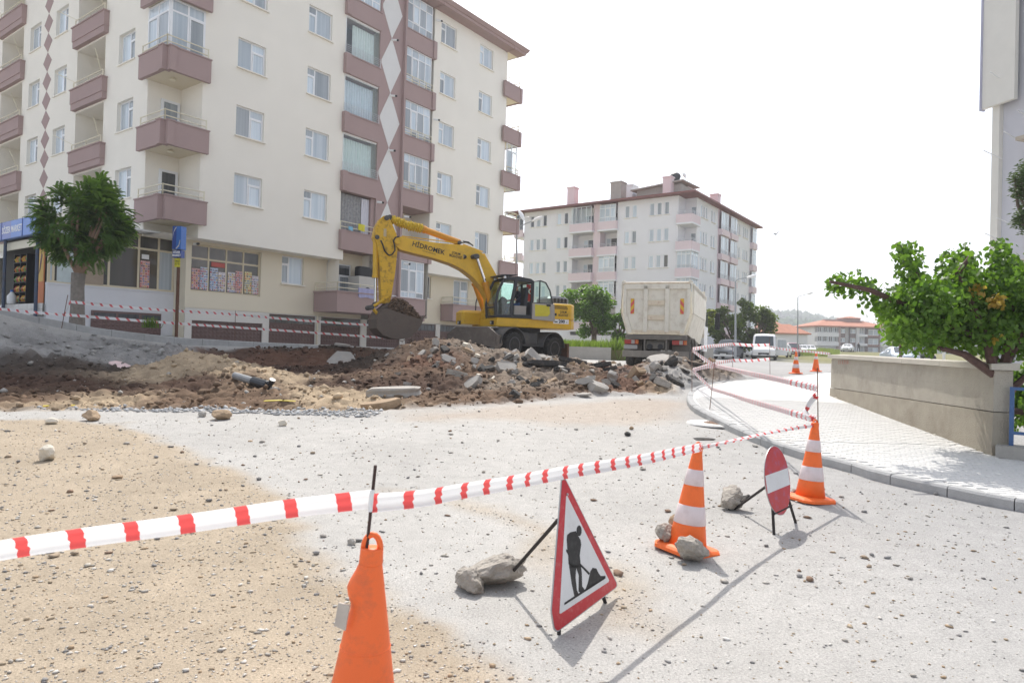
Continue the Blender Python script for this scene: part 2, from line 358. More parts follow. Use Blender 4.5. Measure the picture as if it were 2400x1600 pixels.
def zg(x, y): return float(zground(np.array([float(x)]), np.array([float(y)]))[0])
def atgr(u, v, dz=0.): return atg(u, v, dz, zg)           # pixel -> point on the real, dug-up ground

def rng(a, b, s): return list(np.arange(a, b, s))
gxs = [-2500, -1200, -600, -300, -150, -90, -60, -40, -30, -25] + rng(-22, -15, .25) + rng(-15, 7.6, .062) + rng(7.6, 14, .2) + [15, 17, 20, 24, 30, 36, 44, 55, 70, 90, 120, 180, 300, 600, 1200, 2500]
gys = [-300, -80, -25, -8, -3, -1, 0, .6, 1.1] + rng(1.5, 11, .075) + rng(11, 23, .058) + rng(23, 29.5, .1) + rng(29.5, 36, .4) + [37, 39, 42, 46, 50, 55, 60, 66, 74, 84, 96, 110, 128, 150, 200, 260, 320, 450, 800, 1500, 3000]
GX, GY = np.meshgrid(np.array(gxs), np.array(gys)); GZ = zground(GX, GY)
dm, _ = dig(GX, GY)
def pxpoly(pts, **k): return np.array([(p.x, p.y) for p in (atg(u, v) for u, v in pts)])
tan1 = pxpoly([(-400, 990), (150, 985), (290, 990), (420, 1040), (520, 1100), (620, 1150), (690, 1210), (720, 1270), (830, 1350), (950, 1430), (1100, 1510), (1230, 1600), (1300, 1900), (-900, 1900)])
tan2 = pxpoly([(900, 1150), (1010, 1165), (1180, 1225), (1330, 1330), (1480, 1470), (1560, 1480), (1500, 1370), (1330, 1270), (1150, 1190)])
tan3 = pxpoly([(1300, 945), (1500, 933), (1620, 945), (1560, 985), (1380, 1000), (1150, 985), (960, 985), (960, 968)])
jx = GX + .35 * fbm(GX, GY, .8, 4, 201); jy = GY + .45 * fbm(GX, GY, .8, 4, 202)
def pmask(poly, wdt):
    s = np.where(inpoly(jx, jy, poly), 1, -1) * pdist(jx, jy, poly); return sst(-wdt, wdt, s)
near = GY < 32
mt1 = np.where(near, pmask(tan1, .18), 0); mt2 = np.where(near, pmask(tan2, .25), 0) * .75; mt3 = np.where(near, pmask(tan3, .5), 0) * .5
tanm = np.maximum(mt1, mt2)
base_a = np.array((.42, .405, .38)); base_b = np.array((.345, .338, .33)); tanc = np.array((.385, .318, .238)); dirty = np.array((.40, .31, .23))
g = sst(.5, 4.5, GX - .12 * (GY - 4))[..., None]
gc = base_a * (1 - g) + base_b * g
gc = gc * (1 + .10 * fbm(GX, GY, 1.3, 4, 61)[..., None])
gc = gc * (1 - tanm[..., None]) + (tanc * (1 + .16 * fbm(GX, GY, .6, 4, 71)[..., None])) * tanm[..., None]
gc = gc * (1 - mt3[..., None]) + dirty * mt3[..., None]
far = sst(30, 60, GY)[..., None]                            # open fields and verges beyond the streets
fieldc = np.array((.20, .19, .09)) * (1 + .3 * fbm(GX, GY, 25, 4, 91)[..., None])
roadm = sst(0, 3, 9 - np.abs(GX - (9 + (GY - 25) * .21)))[..., None] * 1.0
roadm = np.maximum(roadm, (1 - sst(46, 56, GY))[..., None] * (GX < 60)[..., None])
gc = gc * (1 - far * (1 - roadm)) + fieldc * far * (1 - roadm)
jx2 = GX + .5 * fbm(GX, GY, .7, 3, 301); jy2 = GY + .5 * fbm(GX, GY, .7, 3, 302)
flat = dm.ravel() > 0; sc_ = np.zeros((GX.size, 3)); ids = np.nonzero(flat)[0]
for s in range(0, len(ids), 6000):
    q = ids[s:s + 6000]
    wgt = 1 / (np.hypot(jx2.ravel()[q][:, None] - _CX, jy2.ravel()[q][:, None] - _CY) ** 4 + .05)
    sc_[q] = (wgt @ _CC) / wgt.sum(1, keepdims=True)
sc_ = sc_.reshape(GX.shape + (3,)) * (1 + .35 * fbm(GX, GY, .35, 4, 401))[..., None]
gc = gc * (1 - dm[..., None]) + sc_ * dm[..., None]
pd_ = np.clip(pads(GX, GY) * 6, 0, .8)[..., None]; gc = gc * (1 - pd_) + np.array((.24, .19, .15)) * pd_
gc = np.clip(gc, .01, .8)
ny, nx = GX.shape
me = bpy.data.meshes.new('ground')
co = np.stack([GX, GY, GZ], -1).reshape(-1, 3).astype(np.float32)
I = (np.arange(ny - 1)[:, None] * nx + np.arange(nx - 1)).ravel(); quads = np.stack([I, I + 1, I + nx + 1, I + nx], 1).astype(np.int32)
me.vertices.add(len(co)); me.vertices.foreach_set('co', co.ravel()); me.loops.add(quads.size); me.loops.foreach_set('vertex_index', quads.ravel())
me.polygons.add(len(quads)); me.polygons.foreach_set('loop_start', np.arange(0, quads.size, 4, dtype=np.int32)); me.polygons.foreach_set('loop_total', np.full(len(quads), 4, dtype=np.int32))
me.update(calc_edges=True); me.validate()
ca = me.color_attributes.new('gcol', 'FLOAT_COLOR', 'POINT'); ca.data.foreach_set('color', np.concatenate([gc.reshape(-1, 3), dm.reshape(-1, 1)], 1).astype(np.float32).ravel())
me.polygons.foreach_set('use_smooth', [True] * len(me.polygons))
gm = bpy.data.materials.new('bare_ground'); gm.use_nodes = True; t = gm.node_tree; N = t.nodes; L = t.links; b = N['Principled BSDF']; b.inputs['Roughness'].default_value = .95; b.inputs['Specular IOR Level'].default_value = .15
ga = N.new('ShaderNodeVertexColor'); ga.layer_name = 'gcol'; tc = N.new('ShaderNodeTexCoord')
def gnoise(scale, lo, hi, det=6):
    n = N.new('ShaderNodeTexNoise'); n.inputs['Scale'].default_value = scale; n.inputs['Detail'].default_value = det; n.inputs['Roughness'].default_value = .7; L.new(tc.outputs['Object'], n.inputs['Vector'])
    r = N.new('ShaderNodeMapRange'); r.inputs[1].default_value = .3; r.inputs[2].default_value = .7; r.inputs[3].default_value = lo; r.inputs[4].default_value = hi; L.new(n.outputs[0], r.inputs[0]); return n, r
n1, r1 = gnoise(75, .68, 1.30); n2, r2 = gnoise(5, .90, 1.08)
mu = N.new('ShaderNodeMath'); mu.operation = 'MULTIPLY'; L.new(r1.outputs[0], mu.inputs[0]); L.new(r2.outputs[0], mu.inputs[1])
vo = N.new('ShaderNodeTexVoronoi'); vo.inputs['Scale'].default_value = 38; L.new(tc.outputs['Object'], vo.inputs['Vector'])
vr = N.new('ShaderNodeMapRange'); vr.inputs[1].default_value = .05; vr.inputs[2].default_value = .22; vr.inputs[3].default_value = .78; vr.inputs[4].default_value = 1.; L.new(vo.outputs['Distance'], vr.inputs[0])
mu2 = N.new('ShaderNodeMath'); mu2.operation = 'MULTIPLY'; L.new(mu.outputs[0], mu2.inputs[0]); L.new(vr.outputs[0], mu2.inputs[1])
mx = N.new('ShaderNodeMix'); mx.data_type = 'RGBA'; mx.blend_type = 'MULTIPLY'; mx.inputs[0].default_value = 1; L.new(ga.outputs[0], mx.inputs[6]); L.new(mu2.outputs[0], mx.inputs[7]); L.new(mx.outputs[2], b.inputs['Base Color'])
bp = N.new('ShaderNodeBump'); bp.inputs['Strength'].default_value = .55; bp.inputs['Distance'].default_value = .02; L.new(n1.outputs[0], bp.inputs['Height']); L.new(bp.outputs[0], b.inputs['Normal'])
me.materials.append(gm)
ground = structure(link('ground', me))

# ---------------------------------------------------------------- loose stones and clods
def sprinkle(name, pts, sizes, cols, parent=None, flat=.65, seed=1):
    rs = np.random.RandomState(seed); n = len(pts)
    base = np.array([(1, 0, 0), (0, 1, 0), (-1, 0, 0), (0, -1, 0), (.1, .1, 1), (0, 0, -.6), (.7, .7, .55), (-.7, .6, .5), (-.6, -.7, .5), (.7, -.6, .5)], float)
    tri = np.array([(4, 6, 7), (4, 7, 8), (4, 8, 9), (4, 9, 6), (6, 0, 1), (6, 1, 7), (7, 1, 2), (7, 2, 8), (8, 2, 3), (8, 3, 9), (9, 3, 0), (9, 0, 6), (0, 5, 1), (1, 5, 2), (2, 5, 3), (3, 5, 0)])
    V = base[None] * (1 + .45 * (rs.rand(n, len(base), 1) - .5)) + .22 * (rs.rand(n, len(base), 3) - .5)
    V *= np.array(sizes)[:, None, None] * np.stack([.8 + .7 * rs.rand(n), .6 + .5 * rs.rand(n), flat * (.6 + .8 * rs.rand(n))], 1)[:, None, :]
    a = rs.rand(n) * 2 * PI; c, s = np.cos(a)[:, None], np.sin(a)[:, None]
    V = np.stack([V[..., 0] * c - V[..., 1] * s, V[..., 0] * s + V[..., 1] * c, V[..., 2]], -1) + np.array(pts)[:, None, :]
    T = tri[None] + (np.arange(n) * len(base))[:, None, None]
    me = bpy.data.meshes.new(name); V = V.reshape(-1, 3).astype(np.float32); T = T.reshape(-1, 3).astype(np.int32)
    me.vertices.add(len(V)); me.vertices.foreach_set('co', V.ravel()); me.loops.add(T.size); me.loops.foreach_set('vertex_index', T.ravel())
    me.polygons.add(len(T)); me.polygons.foreach_set('loop_start', np.arange(0, T.size, 3, dtype=np.int32)); me.polygons.foreach_set('loop_total', np.full(len(T), 3, dtype=np.int32)); me.update(calc_edges=True)
    ca = me.color_attributes.new('gcol', 'FLOAT_COLOR', 'POINT'); cc = np.repeat(np.array(cols), len(base), 0); ca.data.foreach_set('color', np.concatenate([cc, np.ones((len(cc), 1))], 1).astype(np.float32).ravel())
    me.materials.append(MT['stone']); return link(name, me, parent, kind='stuff')
sm = bpy.data.materials.new('loose_stone'); sm.use_nodes = True; t = sm.node_tree; b = t.nodes['Principled BSDF']; b.inputs['Roughness'].default_value = .92; b.inputs['Specular IOR Level'].default_value = .2
a = t.nodes.new('ShaderNodeVertexColor'); a.layer_name = 'gcol'; t.links.new(a.outputs[0], b.inputs['Base Color']); MT['stone'] = sm
rs = np.random.RandomState(3)
def scatter(n, x0, x1, y0, y1, test):
    y = y0 * (y1 / y0) ** rs.rand(n); x = (rs.rand(n) - .5) * 2 * np.minimum(y * .85 + .6, 13); k = test(x, y) & (x > x0) & (x < x1); return x[k], y[k]
def _tanw(x, y): return inpoly(x, y, tan1) | inpoly(x, y, tan2)
kx, ky = scatter(60000, -12, 5.2, 1.6, 13.5, lambda x, y: (dig(x, y)[0] < .05) & ((rs.rand(len(x)) < .22) | _tanw(x, y) & (rs.rand(len(x)) < .75)))
pal = np.array([(.50, .47, .42), (.36, .33, .29), (.58, .55, .50), (.44, .36, .26), (.27, .26, .25), (.40, .30, .20), (.62, .60, .56)])
sz = .003 + .0017 * rs.rand(len(kx)) ** 2 * ky ** .7 + .012 * rs.rand(len(kx)) ** 12
sprinkle('gravel', np.stack([kx, ky, zground(kx, ky) + sz * .15], 1), sz, pal[rs.randint(0, 7, len(kx))] * (.8 + .4 * rs.rand(len(kx), 1)))
kx, ky = scatter(1300, -12, 5.2, 4.5, 16.5, lambda x, y: dig(x, y)[0] < .05)
sz = .007 + .030 * rs.rand(len(kx)) ** 5
pal2 = np.array([(.33, .26, .19), (.25, .17, .12), (.40, .37, .33), (.30, .29, .28), (.22, .21, .20), (.46, .42, .36)])
sprinkle('scattered_rubble', np.stack([kx, ky, zground(kx, ky) + sz * .2], 1), sz, pal2[rs.randint(0, 6, len(kx))], seed=5)
kx = rs.rand(16000) * 24 - 16; ky = 11 + rs.rand(16000) * 17; k = dig(kx, ky)[0] > .3; kx, ky = kx[k], ky[k]
sz = .016 + .075 * rs.rand(len(kx)) ** 7
wgt = 1 / (np.hypot(kx[:, None] - _CX, ky[:, None] - _CY) ** 4 + .05); cc = (wgt @ _CC) / wgt.sum(1, keepdims=True)
cc = cc * (.8 + .55 * rs.rand(len(kx), 1)); lite = rs.rand(len(kx)) < .05; cc[lite] = (.38, .36, .33)
sprinkle('soil_clods', np.stack([kx, ky, zground(kx, ky) + sz * .25], 1), sz, cc, flat=.9, seed=6)
kx, ky = scatter(9000, -14, -2.4, 11.6, 13.6, lambda x, y: (dig(x, y)[0] < .9) & (y > 11.9 + .35 * fbm(x, y, 1., 2, 5)) & (y < 12.9))
sz = .018 + .03 * rs.rand(len(kx)) ** 2
sprinkle('white_gravel', np.stack([kx, ky, zground(kx, ky) + sz * .3], 1), sz, np.array((.50, .50, .50)) * (.65 + .5 * rs.rand(len(kx), 1)), seed=8)

def boulder(seed, sx, sy, sz, sub=3, rough=.25, cut=6):                # an angular lump: icosphere with planes knocked off
    bm = bmesh.new(); bmesh.ops.create_icosphere(bm, subdivisions=sub, radius=1); r = random.Random(seed)
    pl = [(Vector((r.gauss(0, 1), r.gauss(0, 1), r.gauss(0, 1))).normalized(), .55 + .3 * r.random()) for _ in range(cut)]
    for v in bm.verts:
        p = v.co.copy()
        for n, d in pl:
            k = p.dot(n)
            if k > d: p -= n * (k - d) * .92
        p *= 1 + rough * .45 * noise.noise(p * 2.3 + Vector((seed, 0, 0))) + rough * .2 * noise.noise(p * 7 + Vector((0, seed, 0)))
        v.co = Vector((p.x * sx, p.y * sy, p.z * sz))
    me = bpy.data.meshes.new('lump'); bm.to_mesh(me); bm.free(); return me
def slabmesh(seed, w_, d_, h_, n=9):                                     # a broken piece of paving with a ragged outline
    r = random.Random(seed); m = MB(); pts = []
    for i in range(n):
        a = 2 * PI * i / n + r.uniform(-.2, .2); k = r.uniform(.72, 1.08); ca_, sa_ = math.cos(a), math.sin(a); q = max(abs(ca_), abs(sa_)) ** .6
        pts.append((w_ / 2 * ca_ / q * k, d_ / 2 * sa_ / q * k))
    rr = []
    for z, s in ((-.5, .93), (-.25, 1.02), (.05, .98), (.38, 1.0), (.5, .95)):
        rr.append([(x * s * r.uniform(.95, 1.05), y * s * r.uniform(.95, 1.05), z * h_ + r.uniform(-.06, .06) * h_) for x, y in pts])
    m.loft(rr); return m
MT['asphalt'] = mat('broken_asphalt', (.05, .048, .046), .9, .35, 30, .6, 90, dirt=(.24, .20, .16), dscale=4, damt=.6)
MT['dusty'] = mat('dusty_concrete', (.40, .375, .34), .9, .15, 8, .5, 50, dirt=(.28, .22, .17), dscale=4, damt=.5)
MT['chalk'] = mat('pale_limestone', (.66, .60, .50), .9, .1, 6, .4, 30)
MT['brownstone'] = mat('earthy_stone', (.36, .26, .17), .95, .2, 8, .5, 30)
MT['sandrock'] = mat('gritty_conglomerate', (.37, .335, .29), .95, .25, 14, .8, 45, dirt=(.20, .17, .14), dscale=5, damt=.6)
def stone(u, v, wpx, k, m, label, seed, cat='stone', name='stone', sink=.3):
    p = atgr(u, v); s = wpx / F_PX * p.y / 2
    me = boulder(seed, s, s * .8, s * k, 3 if wpx > 35 else 2); me.materials.append(m)
    o = link(name, me, None, (p.x, p.y, p.z + s * k * (1 - sink)), (0, 0, seed)); tag(o, label, cat); return o
stone(113, 1078, 46, .95, MT['chalk'], 'pale angular rock lying alone on the tan gravel', 11)
stone(212, 985, 48, .62, MT['brownstone'], 'brown stone at the edge of the white gravel band', 12)
stone(120, 868 + 125, 32, .55, MT['chalk'], 'flat pale stone beside the brown stone on gravel', 13)
stone(519, 982, 54, .55, MT['brownstone'], 'earthy brown lump at the lip of the trench', 14, 'clod', 'soil_lump')
stone(475, 976, 24, .7, MT['dusty'], 'grey stone next to the earthy brown lump', 15)
stone(662, 998, 22, .8, MT['chalk'], 'small round pale stone on the white road dust', 16)
stone(1471, 1021, 20, .6, MT['asphalt'], 'small black lump of asphalt on the grey road', 17, 'asphalt lump', 'asphalt_lump')
stone(825, 1275, 26, .7, MT['dusty'], 'grey pebble behind the dented orange cone', 18)
stone(758, 1258, 18, .6, MT['dusty'], 'small grey pebble on the white dust left of the dented cone', 19)
stone(1480, 1006, 14, .7, MT['brownstone'], 'small brown stone near the black asphalt lump', 20)
stone(1770, 1047, 16, .5, MT['dusty'], 'grey pebble behind the round no entry sign', 21)
stone(275, 1120, 26, .4, MT['brownstone'], 'flat dark brown chip on the tan gravel', 22)
# ================================================================ PAVEMENTS, KERBS, WALL
def densify(pts, step):
    out = []
    for a, b in zip(pts, pts[1:]):
        n = max(1, int((b - a).length / step))
        out += [a.lerp(b, i / n) for i in range(n)]
    return out + [pts[-1]]
def smooth(pts, it=2):
    for _ in range(it):
        q = [pts[0]]
        for a, b in zip(pts, pts[1:]): q += [a.lerp(b, .25), a.lerp(b, .75)]
        pts = q + [pts[-1]]
    return pts
SWH = .12
kz = lambda x, y: gz(x, y) + SWH
_kp = [(2700, 1215), (2400, 1173), (2245, 1143), (2050, 1103), (1983, 1080), (1884, 1058), (1776, 1022), (1720, 1000), (1658, 968), (1620, 950), (1608, 932), (1612, 915), (1640, 901), (1700, 891), (1780, 885), (1860, 879), (1945, 870)]
kerb = [atg(u, v, SWH).xy for u, v in _kp]
kerb = smooth([Vector((6.6, 4.2))] + kerb + [Vector((16, 29.5)), Vector((26, 34))], 1)
wall_n = atg(2325, 1067, SWH).xy; wall_f = atg(1945, 926, SWH).xy
wd = (wall_f - wall_n).normalized(); wn = Vector((-wd.y, wd.x))               # wn points to the pavement
if wn.x > 0: wn = -wn
def slab_from(poly, hole_z, name, m, depth=.12, step=.5):
    pts = [tuple(p) for p in poly]; ed = [(i, (i + 1) % len(pts)) for i in range(len(pts))]
    arr = np.array(pts); x0, y0 = arr.min(0); x1, y1 = arr.max(0)
    gx, gy = np.meshgrid(np.arange(x0, x1, step), np.arange(y0, y1, step)); gx = gx.ravel(); gy = gy.ravel()
    k = inpoly(gx, gy, arr); gx, gy = gx[k], gy[k]; k = pdist(gx, gy, arr) > step * .4
    allp = [Vector(p) for p in pts] + [Vector((x, y)) for x, y in zip(gx[k], gy[k])]
    v, e, f, *_ = delaunay_2d_cdt(allp, ed, [list(range(len(pts)))], 1, 1e-5)
    me = bpy.data.meshes.new(name); n = len(pts)
    V = [(p.x, p.y, hole_z(p.x, p.y)) for p in v]; F = [tuple(q) for q in f]
    b = len(V); V += [(p[0], p[1], hole_z(*p) - depth) for p in pts]
    idx = {}
    for i, p in enumerate(pts):
        idx[i] = min(range(len(v)), key=lambda j: (v[j].x - p[0]) ** 2 + (v[j].y - p[1]) ** 2) if i >= len(v) or (v[i] - Vector(p)).length > 1e-4 else i
    for i in range(n): j = (i + 1) % n; F.append((idx[i], idx[j], b + j, b + i))
    me.from_pydata(V, [], F); me.materials.append(m); me.update(); return me
def pavemat(name, col, px, py, rot, tact=None):           # fine joints of paving beyond the pieces that are built
    m = mat(name, col, .9, .06, 3, .15, 60, spec=.2, dirt=(col[0] * .82, col[1] * .74, col[2] * .62), dscale=.7, damt=.55)
    t = m.node_tree; N = t.nodes; L = t.links; b = N['Principled BSDF']; tc = [n for n in N if n.type == 'TEX_COORD'][0]
    mp = N.new('ShaderNodeMapping'); mp.inputs['Rotation'].default_value = (0, 0, rot); L.new(tc.outputs['Object'], mp.inputs[0])
    br = N.new('ShaderNodeTexBrick'); br.inputs['Scale'].default_value = 1; br.inputs['Brick Width'].default_value = px; br.inputs['Row Height'].default_value = py
    br.inputs['Mortar Size'].default_value = .006; br.inputs['Color1'].default_value = (1, 1, 1, 1); br.inputs['Color2'].default_value = (.97, .97, .97, 1); br.inputs['Mortar'].default_value = (.80, .79, .77, 1)
    L.new(mp.outputs[0], br.inputs[0]); mx = N.new('ShaderNodeMix'); mx.data_type = 'RGBA'; mx.blend_type = 'MULTIPLY'; mx.inputs[0].default_value = 1
    src = b.inputs['Base Color'].links[0].from_socket; L.new(src, mx.inputs[6]); L.new(br.outputs[0], mx.inputs[7]); L.new(mx.outputs[2], b.inputs['Base Color']); return m
KW = .14
def offset_line(pts, d):
    o = []
    for i, p in enumerate(pts):
        t = (pts[min(i + 1, len(pts) - 1)] - pts[max(i - 1, 0)]).normalized(); o.append(p + Vector((-t.y, t.x)) * d)
    return o
inner = offset_line(kerb, -KW)
if (inner[10] - wall_n).length > (kerb[10] - wall_n).length: inner = offset_line(kerb, KW)
back = [Vector((27, 31)), Vector((17, 26)), wall_f - wn * .1 + wd * .15, wall_n - wn * .1, Vector((9.2, 8.3)), Vector((9.4, 4))]
wpoly = inner + back
prot = math.atan2(wd.y, wd.x)
MT['pave'] = pavemat('pale_paving', (.64, .63, .61), .30, .15, -prot + .35)
sidewalk = structure(link('sidewalk', slab_from(wpoly, lambda x, y: kz(x, y) - .012, 'sidewalk', MT['pave'])))
# kerb stones: one block each
def kerbstones(line, inn, parent, zt, L_=.62, h=.30, jit=.006, lim=90, gap=.012):
    acc = 0; cur = 0; n = 0
    cum = [0]
    for a, b in zip(line, line[1:]): cum.append(cum[-1] + (b - a).length)
    def P(l, s):
        i = max(0, min(len(line) - 2, next((k for k in range(len(line) - 1) if cum[k + 1] >= s), len(line) - 2))); f = (s - cum[i]) / max(1e-6, cum[i + 1] - cum[i]); return l[i].lerp(l[i + 1], f)
    s = 0
    while s < cum[-1] - .05 and n < lim:
        e = min(s + L_ - gap, cum[-1]); m = MB(); dz = rnd.uniform(-jit, jit); rings = []
        for q in (s, (s + e) / 2, e):
            a, b = P(line, q), P(inn, q); za, zb = zt(a.x, a.y) + dz, zt(b.x, b.y) + dz; o = a.lerp(b, .16)
            rings.append([(a.x, a.y, za - h), (a.x, a.y, za - .025), (o.x, o.y, za), (b.x, b.y, zb), (b.x, b.y, zb - h)])
        m.loft(rings); m.build('kerb_stone', MT['kerb'], parent); n += 1; s += L_
kerbstones(kerb, inner, sidewalk, kz, .62)
# paving blocks one can tell apart, near the camera; the rest are the joints of the material
pw, pd = .20, .10
pt = wd; pn = wn; blk = MB().cbox(.004, pw - .004, .004, pd - .004, -.03, .012, .006).mesh('paving_block', MT['white_paver'] if 'white_paver' in MT else mat('white_paver', (.62, .61, .59), .9, .08, 5, .2, 60, spec=.2))
ang = math.atan2(pn.y, pn.x); cand = []
ia = np.array([(p.x, p.y) for p in wpoly])
for i in range(-10, 60):
    for j in range(-60, 60):
        q = wall_n + pn * (i * pw + (j % 2) * pw / 2 - 1.5) + pt * (j * pd)
        cand.append((q.x, q.y))
ca_ = np.array(cand); mid = ca_ + np.array([(pn.x * pw + pt.x * pd) / 2, (pn.y * pw + pt.y * pd) / 2])
ok = inpoly(mid[:, 0], mid[:, 1], ia) & (pdist(mid[:, 0], mid[:, 1], ia) > .10) & (mid[:, 1] > 5.0) & (mid[:, 0] < mid[:, 1] * .80)
ca_ = ca_[ok]; order = np.argsort(ca_[:, 1])
for k in order[:300]:
    x, y = ca_[k]; o = link('paving_block', blk, sidewalk, (x, y, kz(x + pn.x * .1, y + pn.y * .1) - .012 + rnd.uniform(-.001, .001)), (rnd.uniform(-.004, .004), rnd.uniform(-.004, .004), ang + rnd.uniform(-.006, .006)))
restm = MB()
for k in order[300:2300]:
    x, y = ca_[k]; z = kz(x, y) - .012 + rnd.uniform(-.002, .001); e = pn * (pw - .01); f = pt * (pd - .01)
    restm.hexa([(x, y, z - .02), (x + e.x, y + e.y, z - .02), (x + e.x + f.x, y + e.y + f.y, z - .02), (x + f.x, y + f.y, z - .02), (x, y, z + .011), (x + e.x, y + e.y, z + .011), (x + e.x + f.x, y + e.y + f.y, z + .011), (x + f.x, y + f.y, z + .011)])
restm.build('paving_blocks', blk.materials[0], sidewalk, kind='stuff')

# garden wall: shuttered concrete in courses under a coping
Lw = (wall_f - wall_n).length; zt_n = at(2325, 850, wall_n.y).z; zt_f = at(1945, 830, wall_f.y).z
wall = thing('concrete_wall', 'rough grey concrete garden wall with a flat coping and red spray numbers', 'wall', (wall_n.x, wall_n.y, 0), math.atan2(wd.y, wd.x))
TH = .24
def zb(s): q = wall_n + wd * s; return gz(q.x, q.y) - .1
def ztp(s): return zt_n + (zt_f - zt_n) * s / Lw - .10
rw = random.Random(5)
# local frame: x along the wall away from the camera, y towards the pavement (left)
jt = [.37, .62]                                             # pour joints as fractions of the wall height at the near end
def strip(z0, z1, y, name, m):
    mb = MB(); n = 30; rings = []
    for i in range(n + 1):
        s = Lw * i / n; a, b = z0(s), z1(s); o = y + .012 * noise.noise(Vector((s * 1.7, z0(0) * 3, 1)))
        rings.append([(s, -TH, a), (s, o, a), (s, o + .004, (a + b) / 2), (s, o - .003, b), (s, -TH, b)])
    mb.loft(rings); return mb.build(name, m, wall)
wm = mat('shuttered_concrete', (.385, .355, .30), .95, .14, 2.2, .7, 55, spec=.15, dirt=(.24, .215, .175), dscale=1.3, damt=.65)
wm2 = mat('lower_concrete', (.35, .315, .255), .95, .16, 2.2, .7, 50, spec=.15, dirt=(.22, .19, .15), dscale=1.2, damt=.7)
j1 = lambda s: at(1945, 908, wall_f.y).z * (s / Lw) + at(2325, 965, wall_n.y).z * (1 - s / Lw)
strip(zb, lambda s: j1(s) - .006, .0, 'lower_course', wm2)
strip(lambda s: j1(s) + .006, ztp, -.012, 'upper_course', wm)
cp = MB(); n = 5
for i in range(n):
    a, b = Lw * i / n - (.06 if i == 0 else -.004), Lw * (i + 1) / n + (.06 if i == n - 1 else -.004); y0, y1 = -TH - .05, .055; za, zc = ztp(a), ztp(b); d = rw.uniform(-.008, .008)
    MB().hexa([(a, y0, za + .004 + d), (b, y0, zc + .004 + d), (b, y1, zc + .004 + d), (a, y1, za + .004 + d), (a, y0, za + .10 + d), (b, y0, zc + .10 + d), (b, y1, zc + .085 + d), (a, y1, za + .085 + d)]).build('coping_stone', mat('coping_concrete', (.46, .43, .37), .9, .12, 4, .4, 50, dirt=(.32, .29, .24), dscale=2, damt=.5) if i == 0 else bpy.data.materials['coping_concrete'], wall)
redspray = mat('red_spray', (.42, .12, .09), .9, .2, 20)
pq = atg(1975, 855)
for k, ch in enumerate('S15750'):
    u = 1968 + k * 4.2
    r = ray(u, 849); a2 = Vector((wall_n.x, wall_n.y)); den = r.x * wn.x + r.y * wn.y; tt = (a2.x * wn.x + a2.y * wn.y) / den; p = CAM + r * tt; s = (p.xy - a2).dot(wd)
    lettering(ch, .125, redspray, wall, (s, .018, p.z), (PI / 2, 0, PI), .001, 'sprayed_number', sx=1.1)
# plaster scraps left along the foot
pl = MB()
for i in range(26):
    s = rw.uniform(.1, Lw * .97); w_ = rw.uniform(.04, .16); z = zb(s) + .10 + rw.uniform(0, .05)
    pl.box(s, s + w_, .012, .03, z + .02, z + .05 + rw.uniform(0, .05))
pl.build('plaster_scraps', mat('plaster', (.62, .58, .5), .95, .1, 8), wall, kind='stuff')

# blue railing beyond the near end of the wall
f0 = wall_n - wd * .06 - wn * .14; fdir = Vector((.75, -.66)).normalized()
fence = thing('blue_fence', 'blue painted steel bar fence on a low ledge beside the concrete wall', 'fence', (f0.x, f0.y, 0), math.atan2(fdir.y, fdir.x))
blue = mat('blue_paint', (.055, .12, .27), .45, .1, 6)
zf = gz(f0.x, f0.y)
MB().box(-.1, 4, -.16, .16, zf - .1, zf + .28).build('ledge', MT['concrete'], fence)
for i, x in enumerate((.03, .26, .62, .86, 1.1, 1.34, 1.58)):
    MB().box(x, x + (.05 if i == 0 else .032), -.02, .02, zf + .281, zf + 1.05).build('fence_bar', blue, fence)
MB().box(.03, 1.9, -.024, .024, zf + .43, zf + .47).build('bottom_rail', blue, fence)
MB().box(.03, 1.9, -.024, .024, zf + 1.02, zf + 1.06).build('top_rail', blue, fence)
# manhole cover
mp = atg(1690, 993); mh = thing('manhole_cover', 'round rusty brown manhole cover in a pale concrete ring by the kerb', 'manhole', (mp.x, mp.y, gz(mp.x, mp.y) + .012))
MB().lathe([(.30, 0), (.30, .006), (.28, .010), (.02, .012)], n=28).build('lid', mat('cast_iron', (.26, .17, .12), .8, .25, 25, .4, 60), mh)
MB().lathe([(.62, -.02), (.60, .004), (.31, .004), (.31, -.02)], n=28).build('concrete_ring', MT['pave'], mh)
ribs = MB()
for i in range(-5, 6):
    l = math.sqrt(max(0, .26 ** 2 - (i * .048) ** 2)); ribs.box(i * .048 - .012, i * .048 + .012, -l, l, .010, .017)
ribs.build('ribs', bpy.data.materials['cast_iron'], mh)
# small pothole
ph = atg(1648, 1030); b_ = boulder(77, .22, .14, .02, 2); b_.materials.append(MT['asphalt']); tag(link('pothole_patch', b_, None, (ph.x, ph.y, gz(ph.x, ph.y) + .008)), 'dark ragged pothole patch in the road short of the manhole', 'pothole')

